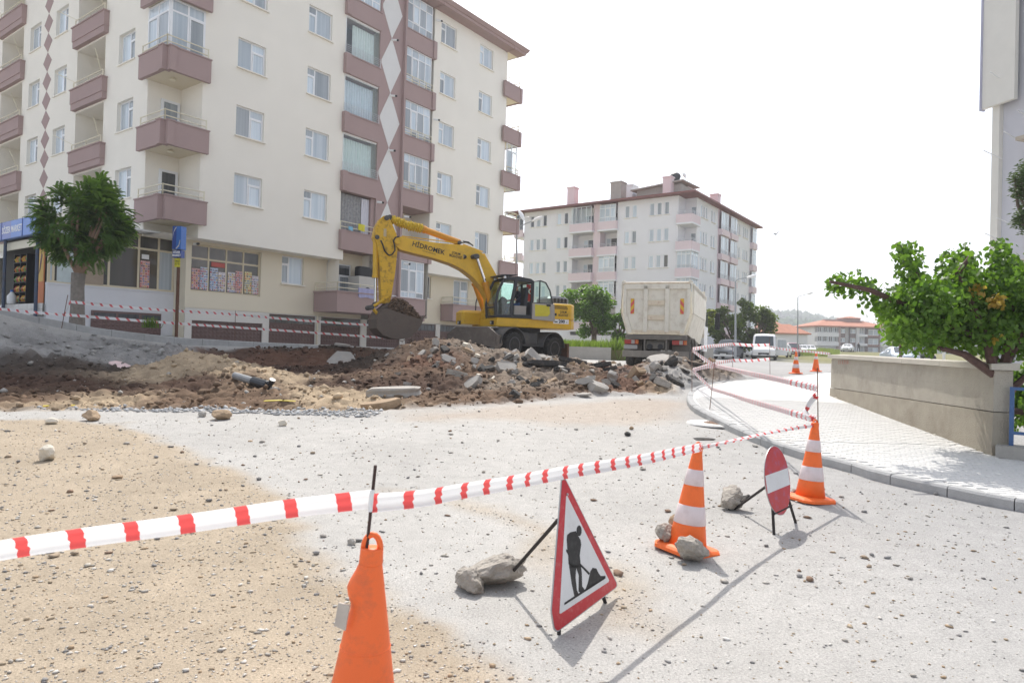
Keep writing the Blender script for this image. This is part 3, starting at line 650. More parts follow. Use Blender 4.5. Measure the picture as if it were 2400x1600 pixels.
# ---------------------------------------------------------------- pavement in front of the big block
def lsz(lx): return float(np.interp(lx, [-14, -10, -5.9, -4.9, -3.7, -2.5, -.65, 1.4, 5.1, 12, 24], [3.4, 2.85, 2.21, 2.02, 1.81, 1.68, 1.54, 1.48, 1.395, 1.30, 1.2]))
def lw(x, y, dz=0):                                          # surface of that pavement in the block's own frame
    z = lsz(x) + .02 * (y + 2.8) * (1 if x > -2 else 1.0); return b1w(x, y, z + dz)
MT['pave2'] = pavemat('grey_pale_paving', (.60, .595, .58), .40, .40, -B1A)
m = MB(); xs_ = np.arange(-14, 24.1, 1.0); ys_ = [-2.8, -2.1, -1.7, .0, .81, 1.7]
for i in range(len(xs_) - 1):
    for j in range(len(ys_) - 1):
        a, b2 = xs_[i], xs_[i + 1]; m.poly([lw(a, ys_[j]), lw(b2, ys_[j]), lw(b2, ys_[j + 1]), lw(a, ys_[j + 1])])
sw2 = structure(m.build('upper_sidewalk', MT['pave2']))
tc_ = MB()
for i in range(len(xs_) - 1): a, b2 = xs_[i], xs_[i + 1]; tc_.poly([lw(a, -2.1, .004), lw(b2, -2.1, .004), lw(b2, -1.7, .004), lw(a, -1.7, .004)])
tc_.build('tactile_strip', mat('yellow_tactile', (.60, .50, .32), .9, .1, 5), sw2)
kl = [Vector(b1w(x, -2.94).xy) for x in np.arange(-14, 24.1, .5)]; ki = [Vector(b1w(x, -2.80).xy) for x in np.arange(-14, 24.1, .5)]
def kz2(x, y): return lsz((x - B1.x) * _ex.x + (y - B1.y) * _ex.y) + .012
kerbstones(kl, ki, sw2, kz2, 1.0, .42, .008, 60)
# ---------------------------------------------------------------- far hill
hm = MB(); hv = []
hill_m = mat('hill_scrub', (.055, .085, .035), .95, .45, .035, 0, dirt=(.20, .17, .06), dscale=.008, damt=.8)
nX, nY = 70, 26
def hillz(x, y):
    t = (y - 420) / 800; r = float(np.interp(x / max(y, 1), [-.9, -.1, .30, .345, .40, .46, .54, .62, .75, 1.2], [60, 80, 92, 86, 78, 66, 56, 50, 56, 56]))
    return -4 + r * max(0, min(1, t)) ** .8 * (1 - .25 * max(0, t - 1)) + 5 * noise.noise(Vector((x / 90, y / 120, 0))) * min(1, max(0, t) * 3)
for j in range(nY + 1):
    y = 400 + 1200 * j / nY
    for i in range(nX + 1): x = y * (-.9 + 2.1 * i / nX); hv.append((x, y, hillz(x, y)))
hm.v = hv; hm.f = [(j * (nX + 1) + i, j * (nX + 1) + i + 1, (j + 1) * (nX + 1) + i + 1, (j + 1) * (nX + 1) + i) for j in range(nY) for i in range(nX)]; hm.m = [0] * len(hm.f)
structure(hm.build('hill', hill_m, smooth=True))
rs = np.random.RandomState(12); n = 9000; yy = 430 + 750 * rs.rand(n); xx = yy * (.27 + .42 * rs.rand(n)); pz = [hillz(a, b) for a, b in zip(xx, yy)]
keep = fbm(xx, yy, 60, 3, 8) > -.12; keep &= ~((xx / yy > .30) & (xx / yy < .40) & (yy > 1010)); sz = 3.2 + 3.5 * rs.rand(n)
cc = np.array((.050, .085, .038)) * (.55 + .9 * rs.rand(n, 1)); P_ = np.stack([xx, yy, np.array(pz) + sz * .5], 1)
sprinkle('far_woodland', P_[keep], sz[keep], cc[keep], flat=1.15, seed=13)
# ================================================================ BUILDINGS
def holed(mb, u0, u1, v0, v1, holes, fn, depth=.16):          # wall with real openings and their reveals; fn(u, v, d)
    us = sorted({u0, u1, *[h[0] for h in holes], *[h[1] for h in holes]}); vs = sorted({v0, v1, *[h[2] for h in holes], *[h[3] for h in holes]})
    us = [x for x in us if u0 <= x <= u1]; vs = [x for x in vs if v0 <= x <= v1]
    for i in range(len(us) - 1):
        for j in range(len(vs) - 1):
            cu, cv = (us[i] + us[i + 1]) / 2, (vs[j] + vs[j + 1]) / 2
            if any(a < cu < b and c < cv < d for a, b, c, d, *_ in holes): continue
            mb.poly([fn(us[i], vs[j], 0), fn(us[i + 1], vs[j], 0), fn(us[i + 1], vs[j + 1], 0), fn(us[i], vs[j + 1], 0)])
    for h in holes:
        a, b, c, d = h[:4]; D = h[4] if len(h) > 4 else depth
        for p, q in (((a, c), (b, c)), ((b, c), (b, d)), ((b, d), (a, d)), ((a, d), (a, c))):
            mb.poly([fn(*p, 0), fn(*q, 0), fn(*q, D), fn(*p, D)])
_wc = {}
def glazing(parent, w_, h_, cells, loc, rot, name='window', fm=None, pm=None, sill=True, fw=.055, dep=.06, curt=None):
    """a framed window: frame mesh with panes (and sill) below it. cells: (x0, x1, z0, z1) fractions; x right, -y outward"""
    fm = fm or MT['pvc']; pm = pm or MT['pane']
    key = (round(w_, 2), round(h_, 2), str(cells), fm.name, fw)
    if key not in _wc:
        m = MB(); xs = sorted({0., 1., *[c[0] for c in cells], *[c[1] for c in cells]})
        k = fw
        m.box(0, w_, -dep, 0, 0, k); m.box(0, w_, -dep, 0, h_ - k, h_); m.box(0, k, -dep + .002, 0, k, h_ - k); m.box(w_ - k, w_, -dep + .002, 0, k, h_ - k)
        for c in cells:
            x0, x1, z0, z1 = c[0] * w_, c[1] * w_, c[2] * h_, c[3] * h_
            if c[1] < .999: m.box(x1 - k / 2, x1 + k / 2, -dep + .004, 0, z0 + .001, z1 - .001)
            if c[3] < .999: m.box(x0 + k / 2, x1 - k / 2, -dep + .006, 0, z1 - k / 2, z1 + k / 2)
            if len(c) > 4 and c[4] == 's':                                # an opening sash: a second, proud frame
                e = .045; a, b, cc, d = x0 + k * .6, x1 - k * .6, z0 + k * .6, z1 - k * .6
                m.box(a, b, -dep - .015, -.01, cc, cc + e); m.box(a, b, -dep - .015, -.01, d - e, d); m.box(a, a + e, -dep - .013, -.01, cc + e, d - e); m.box(b - e, b, -dep - .013, -.01, cc + e, d - e)
        panes = []
        for c in cells:
            x0, x1, z0, z1 = c[0] * w_ + k * .4, c[1] * w_ - k * .4, c[2] * h_ + k * .4, c[3] * h_ - k * .4
            p = MB().box(0, x1 - x0, -.012, -.006, 0, z1 - z0).mesh('pane', pm); panes.append((p, x0, z0))
        s = MB().box(-.06, w_ + .06, -.26, -.005, -.045, .0).mesh('sill', MT['cream']) if sill else None
        _wc[key] = (m.mesh(name, fm), panes, s)
    fme, panes, s = _wc[key]
    o = link(name, fme, parent, loc, rot)
    for i, (p, x, z) in enumerate(panes):
        q = link('pane', p, o, (x, -dep * .4, z))
        mm = pm if not curt else curt[i % len(curt)]
        if mm is not p.materials[0]: q.material_slots[0].link = 'OBJECT'; q.material_slots[0].material = mm
    if s: link('sill', s, o)
    return o
CA = [(0, .52, 0, 1), (.52, 1, .72, 1), (.52, 1, 0, .72, 's')]            # fixed light + fanlight over a sash
CB = [(.36, 1, 0, 1), (0, .36, .72, 1), (0, .36, 0, .72, 's')]
def grid(n, rows, sash=()): return [(i / n, (i + 1) / n, rows[j], rows[j + 1]) + (('s',) if (i, j) in sash else ()) for i in range(n) for j in range(len(rows) - 1)]
def railing(parent, pts, h=.32, name='railing', m=None, bars=(.14, .30), post=1.0, r=.022):
    mb = MB(); m = m or MT['rail']
    for a, b in zip(pts, pts[1:]):
        a, b = Vector(a), Vector(b)
        for z in bars: mb.tube([a + Vector((0, 0, z)), b + Vector((0, 0, z))], r, 5)
        n = max(1, round((b - a).length / post))
        for i in range(n + 1): p = a.lerp(b, i / n) * .999; mb.tube([p, p + Vector((0, 0, h))], r * 1.1, 5)
    return mb.build(name, m, parent)

b1 = thing('apartment_block', 'tall cream apartment block with mauve balconies and white diamonds, market at its corner', 'building', B1[:], B1A)
ZR = lambda k: 7.155 + 2.8 * (k - 2)                                          # window bottom of storey k
ZP = lambda k: 5.98 + 2.8 * (k - 2)                                           # parapet bottom of storey k
TOP = 20.04; FX1 = 21.1
ff = lambda u, v, d: (u, d, v); fs = lambda u, v, d: (d, u, v)
wins_front = [(2.795, 4.09, CA), (6.21, 7.51, CB), (14.965, 16.24, CB), (18.37, 19.645, CB)]
H = 1.25
mb = MB()
holes = [(a, b, ZR(k), ZR(k) + H) for a, b, c in wins_front[:2] for k in range(2, 7)]
holed(mb, 1.33, 8.30, 5.5, TOP, holes, ff)
holes = [(a, b, ZR(k), ZR(k) + H) for a, b, c in wins_front[2:] for k in range(2, 7)]
holed(mb, 14.43, FX1, 5.5, TOP, holes, ff)
wins_side = [(2.80, 4.19), (9.39, 10.75), (12.53, 13.89), (19.2, 20.5), (25.8, 27.1)]
bal_side = [(5.45, 8.25), (14.75, 17.75), (21.6, 24.6)]
SY1 = 29.
holes = [(a, b, ZR(k), ZR(k) + H, .22) for a, b in wins_side for k in range(2, 7)] + [(a, b, ZP(k) + .05, ZP(k) + 2.72, 1.5) for a, b in bal_side for k in range(2, 7)]
holed(mb, 1.63, SY1, 5.5, TOP, holes, fs)
for a, b in bal_side:
    for k in range(2, 7): mb.poly([fs(a, ZP(k) + .05, 1.5), fs(b, ZP(k) + .05, 1.5), fs(b, ZP(k) + 2.72, 1.5), fs(a, ZP(k) + 2.72, 1.5)])
# corner recess, upper walls round the bays, ends
mb.poly([(1.33, 0, 5.5), (1.33, 1.63, 5.5), (1.33, 1.63, TOP), (1.33, 0, TOP)])
mb.poly([(0, 1.63, 5.5), (1.33, 1.63, 5.5), (1.33, 1.63, TOP), (0, 1.63, TOP)])
mb.poly([(FX1, 0, 1), (FX1, SY1, 1), (FX1, SY1, TOP), (FX1, 0, TOP)])
mb.poly([(0, SY1, 1), (FX1, SY1, 1), (FX1, SY1, TOP), (0, SY1, TOP)])
mb.poly([(1.33, 0, 5.5), (8.53, 0, 5.5), (8.53, .82, 5.5), (1.33, .82, 5.5)])            # soffit of the overhang
mb.poly([(14.1, 0, 5.5), (FX1, 0, 5.5), (FX1, .82, 5.5), (14.1, .82, 5.5)])
mb.poly([(0, 0, 5.52), (1.34, 0, 5.52), (1.34, 1.64, 5.52), (0, 1.64, 5.52)])
mb.poly([(8.30, 0, 5.5), (8.53, 0, 5.5), (8.53, 0, 5.97), (8.30, 0, 5.97)])
# back walls of the two bays
for x0, x1 in ((8.3, 10.45), (12.15, 14.43)):
    mb.poly([(x0, 1.4, 3), (x1, 1.4, 3), (x1, 1.4, TOP), (x0, 1.4, TOP)])
    for x in (x0, x1): mb.poly([(x, 0, 3), (x, 1.4, 3), (x, 1.4, TOP), (x, 0, TOP)])
mb.build('wall', MT['cream'], b1)
# lower, set back walls
lo = MB(); YB = .82
holed(lo, 1.32, 8.0, 2.79, 5.5, [(1.54, 4.70, 3.46, 5.39, .2), (5.75, 6.92, 4.16, 5.42)], lambda u, v, d: (u, YB + d, v))
holed(lo, 7.99, 10.45, 2.79, 5.98, [(8.25, 9.75, 3.2, 5.42, .12)], lambda u, v, d: (u, YB + d, v))
holed(lo, 14.05, FX1, 2.79, 5.5, [(14.5, 15.55, 4.18, 5.44), (17.5, 18.85, 3.15, 5.45, .12)], lambda u, v, d: (u, YB + d, v))
lo.poly([(1.32, YB, 1), (1.32, 1.75, 1), (1.32, 1.75, 5.5), (1.32, YB, 5.5)])
lo.build('lower_wall', MT['ochre'], b1)
ped = MB(); doors = [(1.62, 4.84, 2.29), (5.16, 7.66, 2.75), (7.98, 10.44, 2.75), (10.85, 13.2, 2.75), (13.6, 16.05, 2.75), (16.4, 18.6, 2.75), (18.95, 20.8, 2.75)]
holed(ped, 1.32, FX1, .4, 2.78, [(a, b, .4, t, .10) for a, b, t in doors], lambda u, v, d: (u, YB - .025 + d, v))
ped.build('garage_wall', mat('garage_render', (.68, .65, .60), .9, .04, .8, .1, 60, spec=.2), b1)
gd = mat('garage_door_brown', (.135, .085, .075), .6, .08, 4, dirt=(.22, .17, .14), dscale=1.5, damt=.35)
for a, b, t in doors:
    z0 = lsz((a + b) / 2) - .02; m = MB(); m.box(a, b, YB + .05, YB + .08, z0, t)
    for x in (a, (a + b) / 2 - .02, b - .04): m.box(x, x + .04, YB + .035, YB + .052, z0, t)
    zt = t - (.42 if t > 2.5 else .02)
    st = .17; n = int((b - a) / st); k = int((zt - z0) / st)
    for i in range(n):
        for j in range(k):                                               # pressed pyramids
            x, z = a + .06 + i * (b - a - .1) / n, z0 + .03 + j * (zt - z0 - .03) / k; s = .07
            c = (x + s, YB + .028, z + s); q = [(x, YB + .05, z), (x + 2 * s, YB + .05, z), (x + 2 * s, YB + .05, z + 2 * s), (x, YB + .05, z + 2 * s)]
            for e in range(4): m.poly([q[e], q[(e + 1) % 4], c])
    d = m.build('garage_door', gd, b1)
    if t > 2.5:
        for i in range(8):
            x = a + .06 + i * (b - a - .1) / 8; MB().box(x + .02, x + (b - a - .1) / 8 - .01, YB + .035, YB + .045, zt + .04, t - .05).build('pane', MT['dark_pane'], d)
MB().box(7.70, 7.76, YB - .10, YB - .03, lsz(7.7), 2.8).build('downpipe', MT['ochre'], b1)
# diamonds: white ones on the front pier, mauve ones down the side
pier = MB(); pier.box(10.45, 12.03, -.06, .3, 2.8, TOP); pier.build('pier', MT['mauve'], b1)
MB().box(12.03, 12.16, -.22, .3, 2.8, TOP).build('pilaster', MT['mauve'], b1)
dm_ = MB().prism([(0, -1.41), (.69, 0), (0, 1.41), (-.66, .08), (-.66, -.08)], 0, .012, lambda u, v, w_: (u, -w_, v)).mesh('diamond', mat('diamond_white', (.72, .71, .69), .9, .03, 2))
for k in range(1, 7): link('diamond', dm_, b1, (11.21, -.0605, 7.34 + 2.8 * (k - 1)))
ds_ = MB().prism([(0, -.462), (.5, 0), (0, .462), (-.5, 0)], 0, .012, lambda u, v, w_: (-w_, u, v)).mesh('side_diamond', MT['mauve'])
for i in range(16): link('side_diamond', ds_, b1, (-.0005, 11.62, 19.26 - i * .933))
lampm = MB(); lampm.tube([(0, 0, 0), (0, -.26, -.01)], .055, 8); lampm.mi = 1; lampm.tube([(0, -.262, -.01), (0, -.36, -.015)], .05, 8); lm_ = lampm.mesh('wall_spotlight', [MT['white'], MT['black']])
for x, y, z, r in ((11.2, -.07, 17.05, .6), (11.2, -.07, 14.2, .6), (11.2, -.07, 11.4, .6), (10.38, -.2, 8.6, .8), (12.3, -.2, 8.2, .8), (12.3, -.25, 5.75, .8), (14.4, -.1, 19.35, .8), (14.4, -.1, 13.9, .8), (1.6, .78, 5.35, 0), (8.3, .78, 5.45, .5)):
    link('wall_spotlight', lm_, b1, (x, y, z), (0, 0, r))

# windows
for a, b, c in wins_front:
    for k in range(1 if False else 2, 7):
        pm = MT['pane'] if (k + int(a)) % 5 else MT['grey_pane']
        glazing(b1, b - a, H, c, (a, .155, ZR(k)), (0, 0, 0), curt=[pm] + [rnd.choice([MT['pane'], MT['pane'], MT['grey_pane']]) for _ in range(2)])
for a, b in wins_side:
    for k in range(2, 7): glazing(b1, b - a, H, CA, (.20, b, ZR(k)), (0, 0, -PI / 2), curt=[MT['pane'], MT['grey_pane'], MT['grey_pane']])
# side facing -x: local x runs along -y
shopf = mat('shop_frame', (.66, .58, .42), .5, .05, 4)
sw_ = glazing(b1, 3.16, 1.93, grid(4, [0, .70, 1]), (1.54, YB + .18, 3.46), (0, 0, 0), 'shop_window', shopf, MT['shop_pane'], False, .07)
post = [mat('leaflet_%s' % n, c, .6, .5, 14, coord='Object') for n, c in (('red', (.62, .38, .36)), ('blue', (.50, .55, .66)), ('pale', (.62, .58, .60)), ('yellow', (.66, .58, .34)))]
def poster(parent, x0, x1, y, z0, z1, m, n=7, seed=0):                         # a leaflet: paper with rows of little coloured pictures
    r = random.Random(seed); mb = MB(); mb.box(x0, x1, y, y + .004, z0, z1); o = mb.build('poster', m, parent)
    p2 = MB()
    for i in range(n):
        for j in range(max(2, int((z1 - z0) / .1))):
            a = x0 + (x1 - x0) * (i + r.uniform(.05, .3)) / n; c = z0 + (j + .15) * .1
            if c + .07 > z1 - .02: continue
            p2.mi = r.randrange(4); p2.box(a, a + (x1 - x0) / n * .65, y - .002, y, c, c + r.uniform(.03, .07))
    p2.build('print', [mat(x, c, .7, .1) if x not in bpy.data.materials else bpy.data.materials[x] for x, c in (('ink_red', (.5, .12, .10)), ('ink_dark', (.14, .12, .14)), ('ink_gold', (.55, .40, .12)), ('ink_blue', (.18, .28, .45)))], o)
for i in range(4):
    x = 1.62 + i * .785
    poster(b1, x, x + .34, YB + .10, 3.56, 4.40 + .1 * (i % 2), post[(0, 1, 2, 3)[i]], 4, i)
    poster(b1, x + .36, x + .68, YB + .10, 3.56, 4.36 + .12 * ((i + 1) % 2), post[(1, 2, 0, 2)[i]], 4, i + 9)
MB().box(2.45, 3.05, YB + .10, YB + .105, 4.55, 4.74).build('poster', bpy.data.materials['ink_red'], b1)
glazing(b1, 1.17, 1.26, CB, (5.75, YB + .155, 4.16), (0, 0, 0), curt=[MT['pane'], MT['grey_pane'], MT['grey_pane']])
glazing(b1, 1.5, 2.22, [(0, .5, 0, 1, 's'), (.5, 1, .75, 1), (.5, 1, 0, .75, 's')], (8.25, YB + .11, 3.2), (0, 0, 0), 'balcony_door', sill=False, curt=[MT['pane'], MT['dark_pane'], MT['grey_pane']])
glazing(b1, 1.05, 1.26, CB, (14.5, YB + .155, 4.18), (0, 0, 0), curt=[MT['dark_pane'], MT['grey_pane']])
glazing(b1, 1.35, 2.3, [(0, .5, 0, 1, 's'), (.5, 1, .75, 1), (.5, 1, 0, .75, 's')], (17.5, YB + .11, 3.15), (0, 0, 0), 'balcony_door', sill=False, curt=[MT['grey_pane'], MT['grey_pane'], MT['pane']])

# balconies of the front bays
def capped(mb, x0, x1, y0, y1, z0, z1): mb.box(x0, x1, y0, y1, z0, z1); mb.box(x0 - .035, x1 + .035, y0 - .035, y1, z1 + .001, z1 + .055)
for k in range(2, 7):
    z0, z1 = ZP(k), ZP(k) + .88; m = MB()
    capped(m, 8.26, 10.44, -.14, .06, z0, z1); m.box(8.22, 8.50, -.22, .05, z0 - .002, z1 + .062)
    m.box(8.3, 10.44, .06, 1.4, z0, z0 + .14); m.build('parapet', MT['mauve'], b1)
    m = MB(); capped(m, 12.17, 14.40, -.14, .06, z0, z1); m.box(14.20, 14.44, -.22, .05, z0 - .002, z1 + .062); m.box(12.17, 14.43, .06, 1.4, z0, z0 + .14); m.build('parapet', MT['mauve'], b1)
    gz0, gz1 = z1 + .06, z0 + 2.8
    if k in (3, 4, 5):                                                          # frameless folding glass with curtains and a steel rail
        m = MB(); m.box(8.32, 10.42, -.02, .06, gz1 - .09, gz1); m.box(8.32, 10.42, -.02, .06, gz0, gz0 + .04); m.box(8.30, 8.34, -.02, .06, gz0, gz1)
        g = m.build('folding_glazing', MT['white'], b1)
        for i in range(5): MB().box(8.36 + i * .412, 8.76 + i * .412, .015, .025, gz0 + .045, gz1 - .092).build('pane', MT['clear'], g)
        c = MB(); xx = [8.40 + (0 if k < 5 else .55) + i * .03 for i in range(int((1.98 - (0 if k < 5 else .55)) / .03))]
        for a, b in zip(xx, xx[1:]): c.poly([(a, .30 + .025 * math.sin(a * 40), gz0), (b, .30 + .025 * math.sin(b * 40), gz0), (b, .30 + .025 * math.sin(b * 40), gz1 - .15), (a, .30 + .025 * math.sin(a * 40), gz1 - .15)])
        c.build('curtain', mat('curtain_%d' % k, [(.74, .79, .79), (.72, .75, .84), (.80, .82, .82)][k - 3], .8, .1, 6), b1)
        MB().box(8.35, 10.42, .5, 1.35, gz0 + .8, gz1 - .3).build('shade_block', MT['dark'], b1) if k == 5 else None  # black block added to stand for the shade deep in this balcony
        railing(b1, [(8.24, -.12, gz0), (10.45, -.12, gz0)], .42, 'steel_railing', MT['steel'], (.06, .15, .24, .33, .42), .55, .011)
    elif k == 6: glazing(b1, 2.08, gz1 - gz0, grid(4, [0, .22, .72, 1]), (8.33, .03, gz0), (0, 0, 0), 'bay_window', sill=False)
    else:                                                                       # curtained open balcony
        c = MB(); xx = [8.34 + i * .03 for i in range(48)]
        for a, b in zip(xx, xx[1:]): c.poly([(a, .2 + .03 * math.sin(a * 35), gz0), (b, .2 + .03 * math.sin(b * 35), gz0), (b, .2 + .03 * math.sin(b * 35), gz1 - .05), (a, .2 + .03 * math.sin(a * 35), gz1 - .05)])
        c.build('lace_curtain', mat('lace', (.33, .33, .335), .85, .35, 9), b1)
        c = MB(); xx = [9.70 + i * .03 for i in range(17)]
        for a, b in zip(xx, xx[1:]): c.poly([(a, .16 + .03 * math.sin(a * 45), gz0), (b, .16 + .03 * math.sin(b * 45), gz0), (b, .16 + .03 * math.sin(b * 45), gz1 - .08), (a, .16 + .03 * math.sin(a * 45), gz1 - .08)])
        c.build('curtain', mat('white_curtain', (.68, .68, .74), .85, .05, 9), b1)
        MB().box(10.2, 10.44, .02, 1.2, gz0, gz1).build('side_panel', MT['mauve'], b1)
        railing(b1, [(8.24, -.12, gz0 - .01), (10.45, -.12, gz0 - .01)], .42, 'railing', None, (.16, .40), 1.6)
    if k > 2:
        glazing(b1, 2.0, gz1 - gz0, grid(4, [0, .24, .76, 1] if k == 6 else [0, .17, .77, 1], ((1, 1),)), (12.22, .03, gz0), (0, 0, 0), 'bay_window', sill=False, fw=.05, curt=[MT['pane'], MT['grey_pane'], MT['pane'], MT['grey_pane'], MT['pane'], MT['pane']])
        if k < 6: railing(b1, [(12.2, -.12, gz0 - .01), (14.3, -.12, gz0 - .01)], .40, 'railing', None, (.14, .38), .55)
# first storey of the right bay, the two low balconies
z1 = 3.95; m = MB(); capped(m, 11.9, 14.05, -.2, .06, 2.82, z1); m.box(11.9, 14.05, .06, .9, 2.82, 3.0); m.build('parapet', MT['mauve'], b1)
glazing(b1, 2.3, 1.96, grid(4, [0, .16, .76, 1], ((2, 1),)), (11.74, .0, 4.01), (0, 0, 0), 'bay_window', sill=False, fw=.06, curt=[MT['pane'], MT['pane'], MT['grey_pane'], MT['pane'], MT['grey_pane']])
for x0, x1, y0, sq in ((7.52, 10.44, -.9, 1), (16.4, 20.9, -.15, 0)):
    m = MB(); y1 = YB - .03
    m.box(x0, x1, y0, y0 + .14, 2.98, 3.88); m.box(x0, x0 + .14, y0 + .14, y1, 2.98, 3.88); m.box(x0 + .14, x1, y0 + .14, y1, 2.98, 3.12)
    m.box(x0 - .05, x1 + .05, y0 - .05, y0 + .16, 3.882, 3.94); m.box(x0 - .05, x0 + .16, y0 + .16, y1, 3.882, 3.94); m.build('balcony_parapet', MT['mauve'], b1)
    railing(b1, [(x0 + .06, y1 - .05, 3.93), (x0 + .06, y0 + .07, 3.93), (x1 - .1, y0 + .07, 3.93)], .42, 'railing', None, (.16, .40), 1.7, .026)
# corner balconies, with the folded pier at the corner
for k in range(2, 7):
    z0, z1 = ZP(k), ZP(k) + .88; m = MB()
    o_ = [(1.50, -.30), (.10, -.30), (.10, -.36), (-.16, -.36), (-.16, -.16), (-.36, -.16), (-.36, .12), (-.30, .12), (-.30, 1.80), (-.16, 1.80), (-.16, .0), (0, 0), (0, -.16), (1.50, -.16)]
    m.prism(o_, z0, z1, lambda u, v, w_: (u, v, w_)); m.prism([(a * 1.0 + (-.03 if a < 0 else .02), b + (-.03 if b < 0 else .02)) for a, b in o_], z1 + .001, z1 + .05, lambda u, v, w_: (u, v, w_))
    m.mi = 1; m.box(-.158, 1.5, -.158, 1.62, z0 + .06, z0 + .17)
    m.build('corner_parapet', [MT['mauve'], MT['ochre']], b1)
    gz0, gz1 = z1 + .05, z0 + 2.8
    railing(b1, [(-.2, 1.7, gz0), (-.2, -.2, gz0), (1.42, -.2, gz0)], .42, 'railing', None, (.15, .38), 1.3, .024)
    if k == 4 or k == 6:
        cs = [MT['pane'], MT['pane'], MT['grey_pane'], MT['pane']]
        glazing(b1, 1.36, gz1 - gz0 + .05, grid(2, [0, .76, 1], ((1, 0),)), (-.02, .0, gz0 - .03), (0, 0, 0), 'corner_window', sill=False, fw=.07, curt=cs)
        glazing(b1, 1.62, gz1 - gz0 + .05, grid(2, [0, .76, 1], ((0, 0),)), (.0, 1.62, gz0 - .03), (0, 0, -PI / 2), 'corner_window', sill=False, fw=.07, curt=cs)
        MB().box(-.03, .08, -.03, .08, gz0 - .03, gz1).build('corner_post', MT['pvc'], b1)
    else:
        glazing(b1, .75, 2.1, [(0, 1, 0, 1, 's')], (.52, 1.62, z0 + .18), (0, 0, 0), 'balcony_door', sill=False, fw=.09, curt=[MT['dark_pane'] if k == 2 else MT['grey_pane']])
    MB().lathe([(.09, 0), (.13, .03), (.12, .06), (.04, .11)], (.45, .6, z0 - .05 - .005), 10).build('ceiling_light', MT['rail'], b1) if k > 2 else None
# side balconies
for a, b in bal_side:
    for k in range(2, 7):
        z0, z1 = ZP(k), ZP(k) + .88; m = MB(); m.box(-.22, .10, a - .28, b + .10, z0 + .28, z1); m.box(-.19, .10, a - .26, b + .08, z0, z0 + .279); m.box(-.26, .10, a - .32, b + .14, z1 + .001, z1 + .05)
        m.mi = 1; m.box(.101, 1.45, a, b, z0 + .05, z0 + .16); m.build('side_parapet', [MT['mauve'], MT['ochre']], b1)
        railing(b1, [(-.12, a - .1, z1 + .05), (-.12, b, z1 + .05)], .34, 'railing', None, (.12, .32), 1.4, .022)
        MB().tube([(-.12, a + .1, z1 + .4), (-.62, a - .55, z1 + .95)], .014, 5).build('laundry_arm', MT['rail'], b1)
        MB().tube([(-.12, b - .1, z1 + .4), (-.60, b + .75, z1 + .85)], .014, 5).build('laundry_arm', MT['rail'], b1)
        glazing(b1, .8, 2.05, [(0, 1, 0, 1, 's')], (1.45, a + 1.0, z0 + .17), (0, 0, -PI / 2), 'balcony_door', sill=False, fw=.09, curt=[MT['grey_pane']])
        MB().lathe([(.08, 0), (.11, .03), (.04, .09)], (.6, a + 1.3, z0 - .05), 8).build('ceiling_light', MT['rail'], b1)
# right hand end balconies
for k in range(1, 7):
    z0, z1 = ZP(k) if k > 1 else 3.2, (ZP(k) if k > 1 else 3.2) + .88; m = MB()
    m.box(20.62, 22.40, -.24, -.10, z0, z1); m.box(22.26, 22.40, -.10, 3.0, z0, z1); m.box(22.22, 22.45, -.28, -.05, z0 - .002, z1 + .05); m.box(20.60, 22.22, -.27, -.08, z1 + .001, z1 + .048)
    m.mi = 1; m.box(21.101, 22.25, -.09, 2.99, z0 + .04, z0 + .16); m.build('end_parapet', [MT['mauve'], MT['ochre']], b1)
    railing(b1, [(21.15, -.15, z1 + .05), (22.3, -.15, z1 + .05), (22.3, 2.9, z1 + .05)], .40, 'railing', None, (.14, .38), 1.1, .024)
    gz0, gz1 = z1 + .05, z0 + 2.8
    if k == 4: glazing(b1, 1.08, gz1 - gz0, grid(2, [0, .76, 1], ((1, 0),)), (21.12, -.06, gz0), (0, 0, 0), 'end_glazing', sill=False, pm=MT['clear'], curt=[MT['pane'], MT['clear'], MT['clear'], MT['clear']])
    if k == 3:
        g = MB().box(21.12, 22.2, -.05, -.01, gz1 - .05, gz1).build('end_glazing', MT['white'], b1)
        for i in range(3): MB().box(21.13 + i * .36, 21.48 + i * .36, -.034, -.026, gz0, gz1 - .05).build('pane', MT['clear'], g)
# eaves and hip roof
m = MB(); ov = .75
def ringz(o, z): return [(-o, -o, z), (FX1 + o + .35, -o, z), (FX1 + o + .35, SY1 + o, z), (-o, SY1 + o, z)]
m.loft([ringz(.02, TOP), ringz(ov - .08, TOP + .02), ringz(ov - .05, TOP + .16), ringz(ov, TOP + .17), ringz(ov + .12, TOP + .36), ringz(ov + .10, TOP + .40), ringz(-3, TOP + 2.2)])
m.build('eaves', MT['eave'], b1)
m = MB(); m.loft([ringz(ov + .02, TOP + .41), [(6, 7, TOP + 3.6), (15, 7, TOP + 3.6), (15, 22, TOP + 3.6), (6, 22, TOP + 3.6)]]); m.build('roof', mat('roof_tile', (.36, .16, .11), .9, .15, 3), b1)
m = MB(); m.mi = 0; m.poly([(20.9, -.1, TOP - .005), (FX1 + .9, -.1, TOP - .005), (FX1 + .9, 6, TOP - .005), (20.9, 6, TOP - .005)]); m.build('soffit', MT['ochre'], b1)
for x in (14.42, 20.95): MB().box(x - .06, x + .06, -.72, .0, TOP - .02, TOP + .16).build('eave_bracket', MT['eave'], b1)
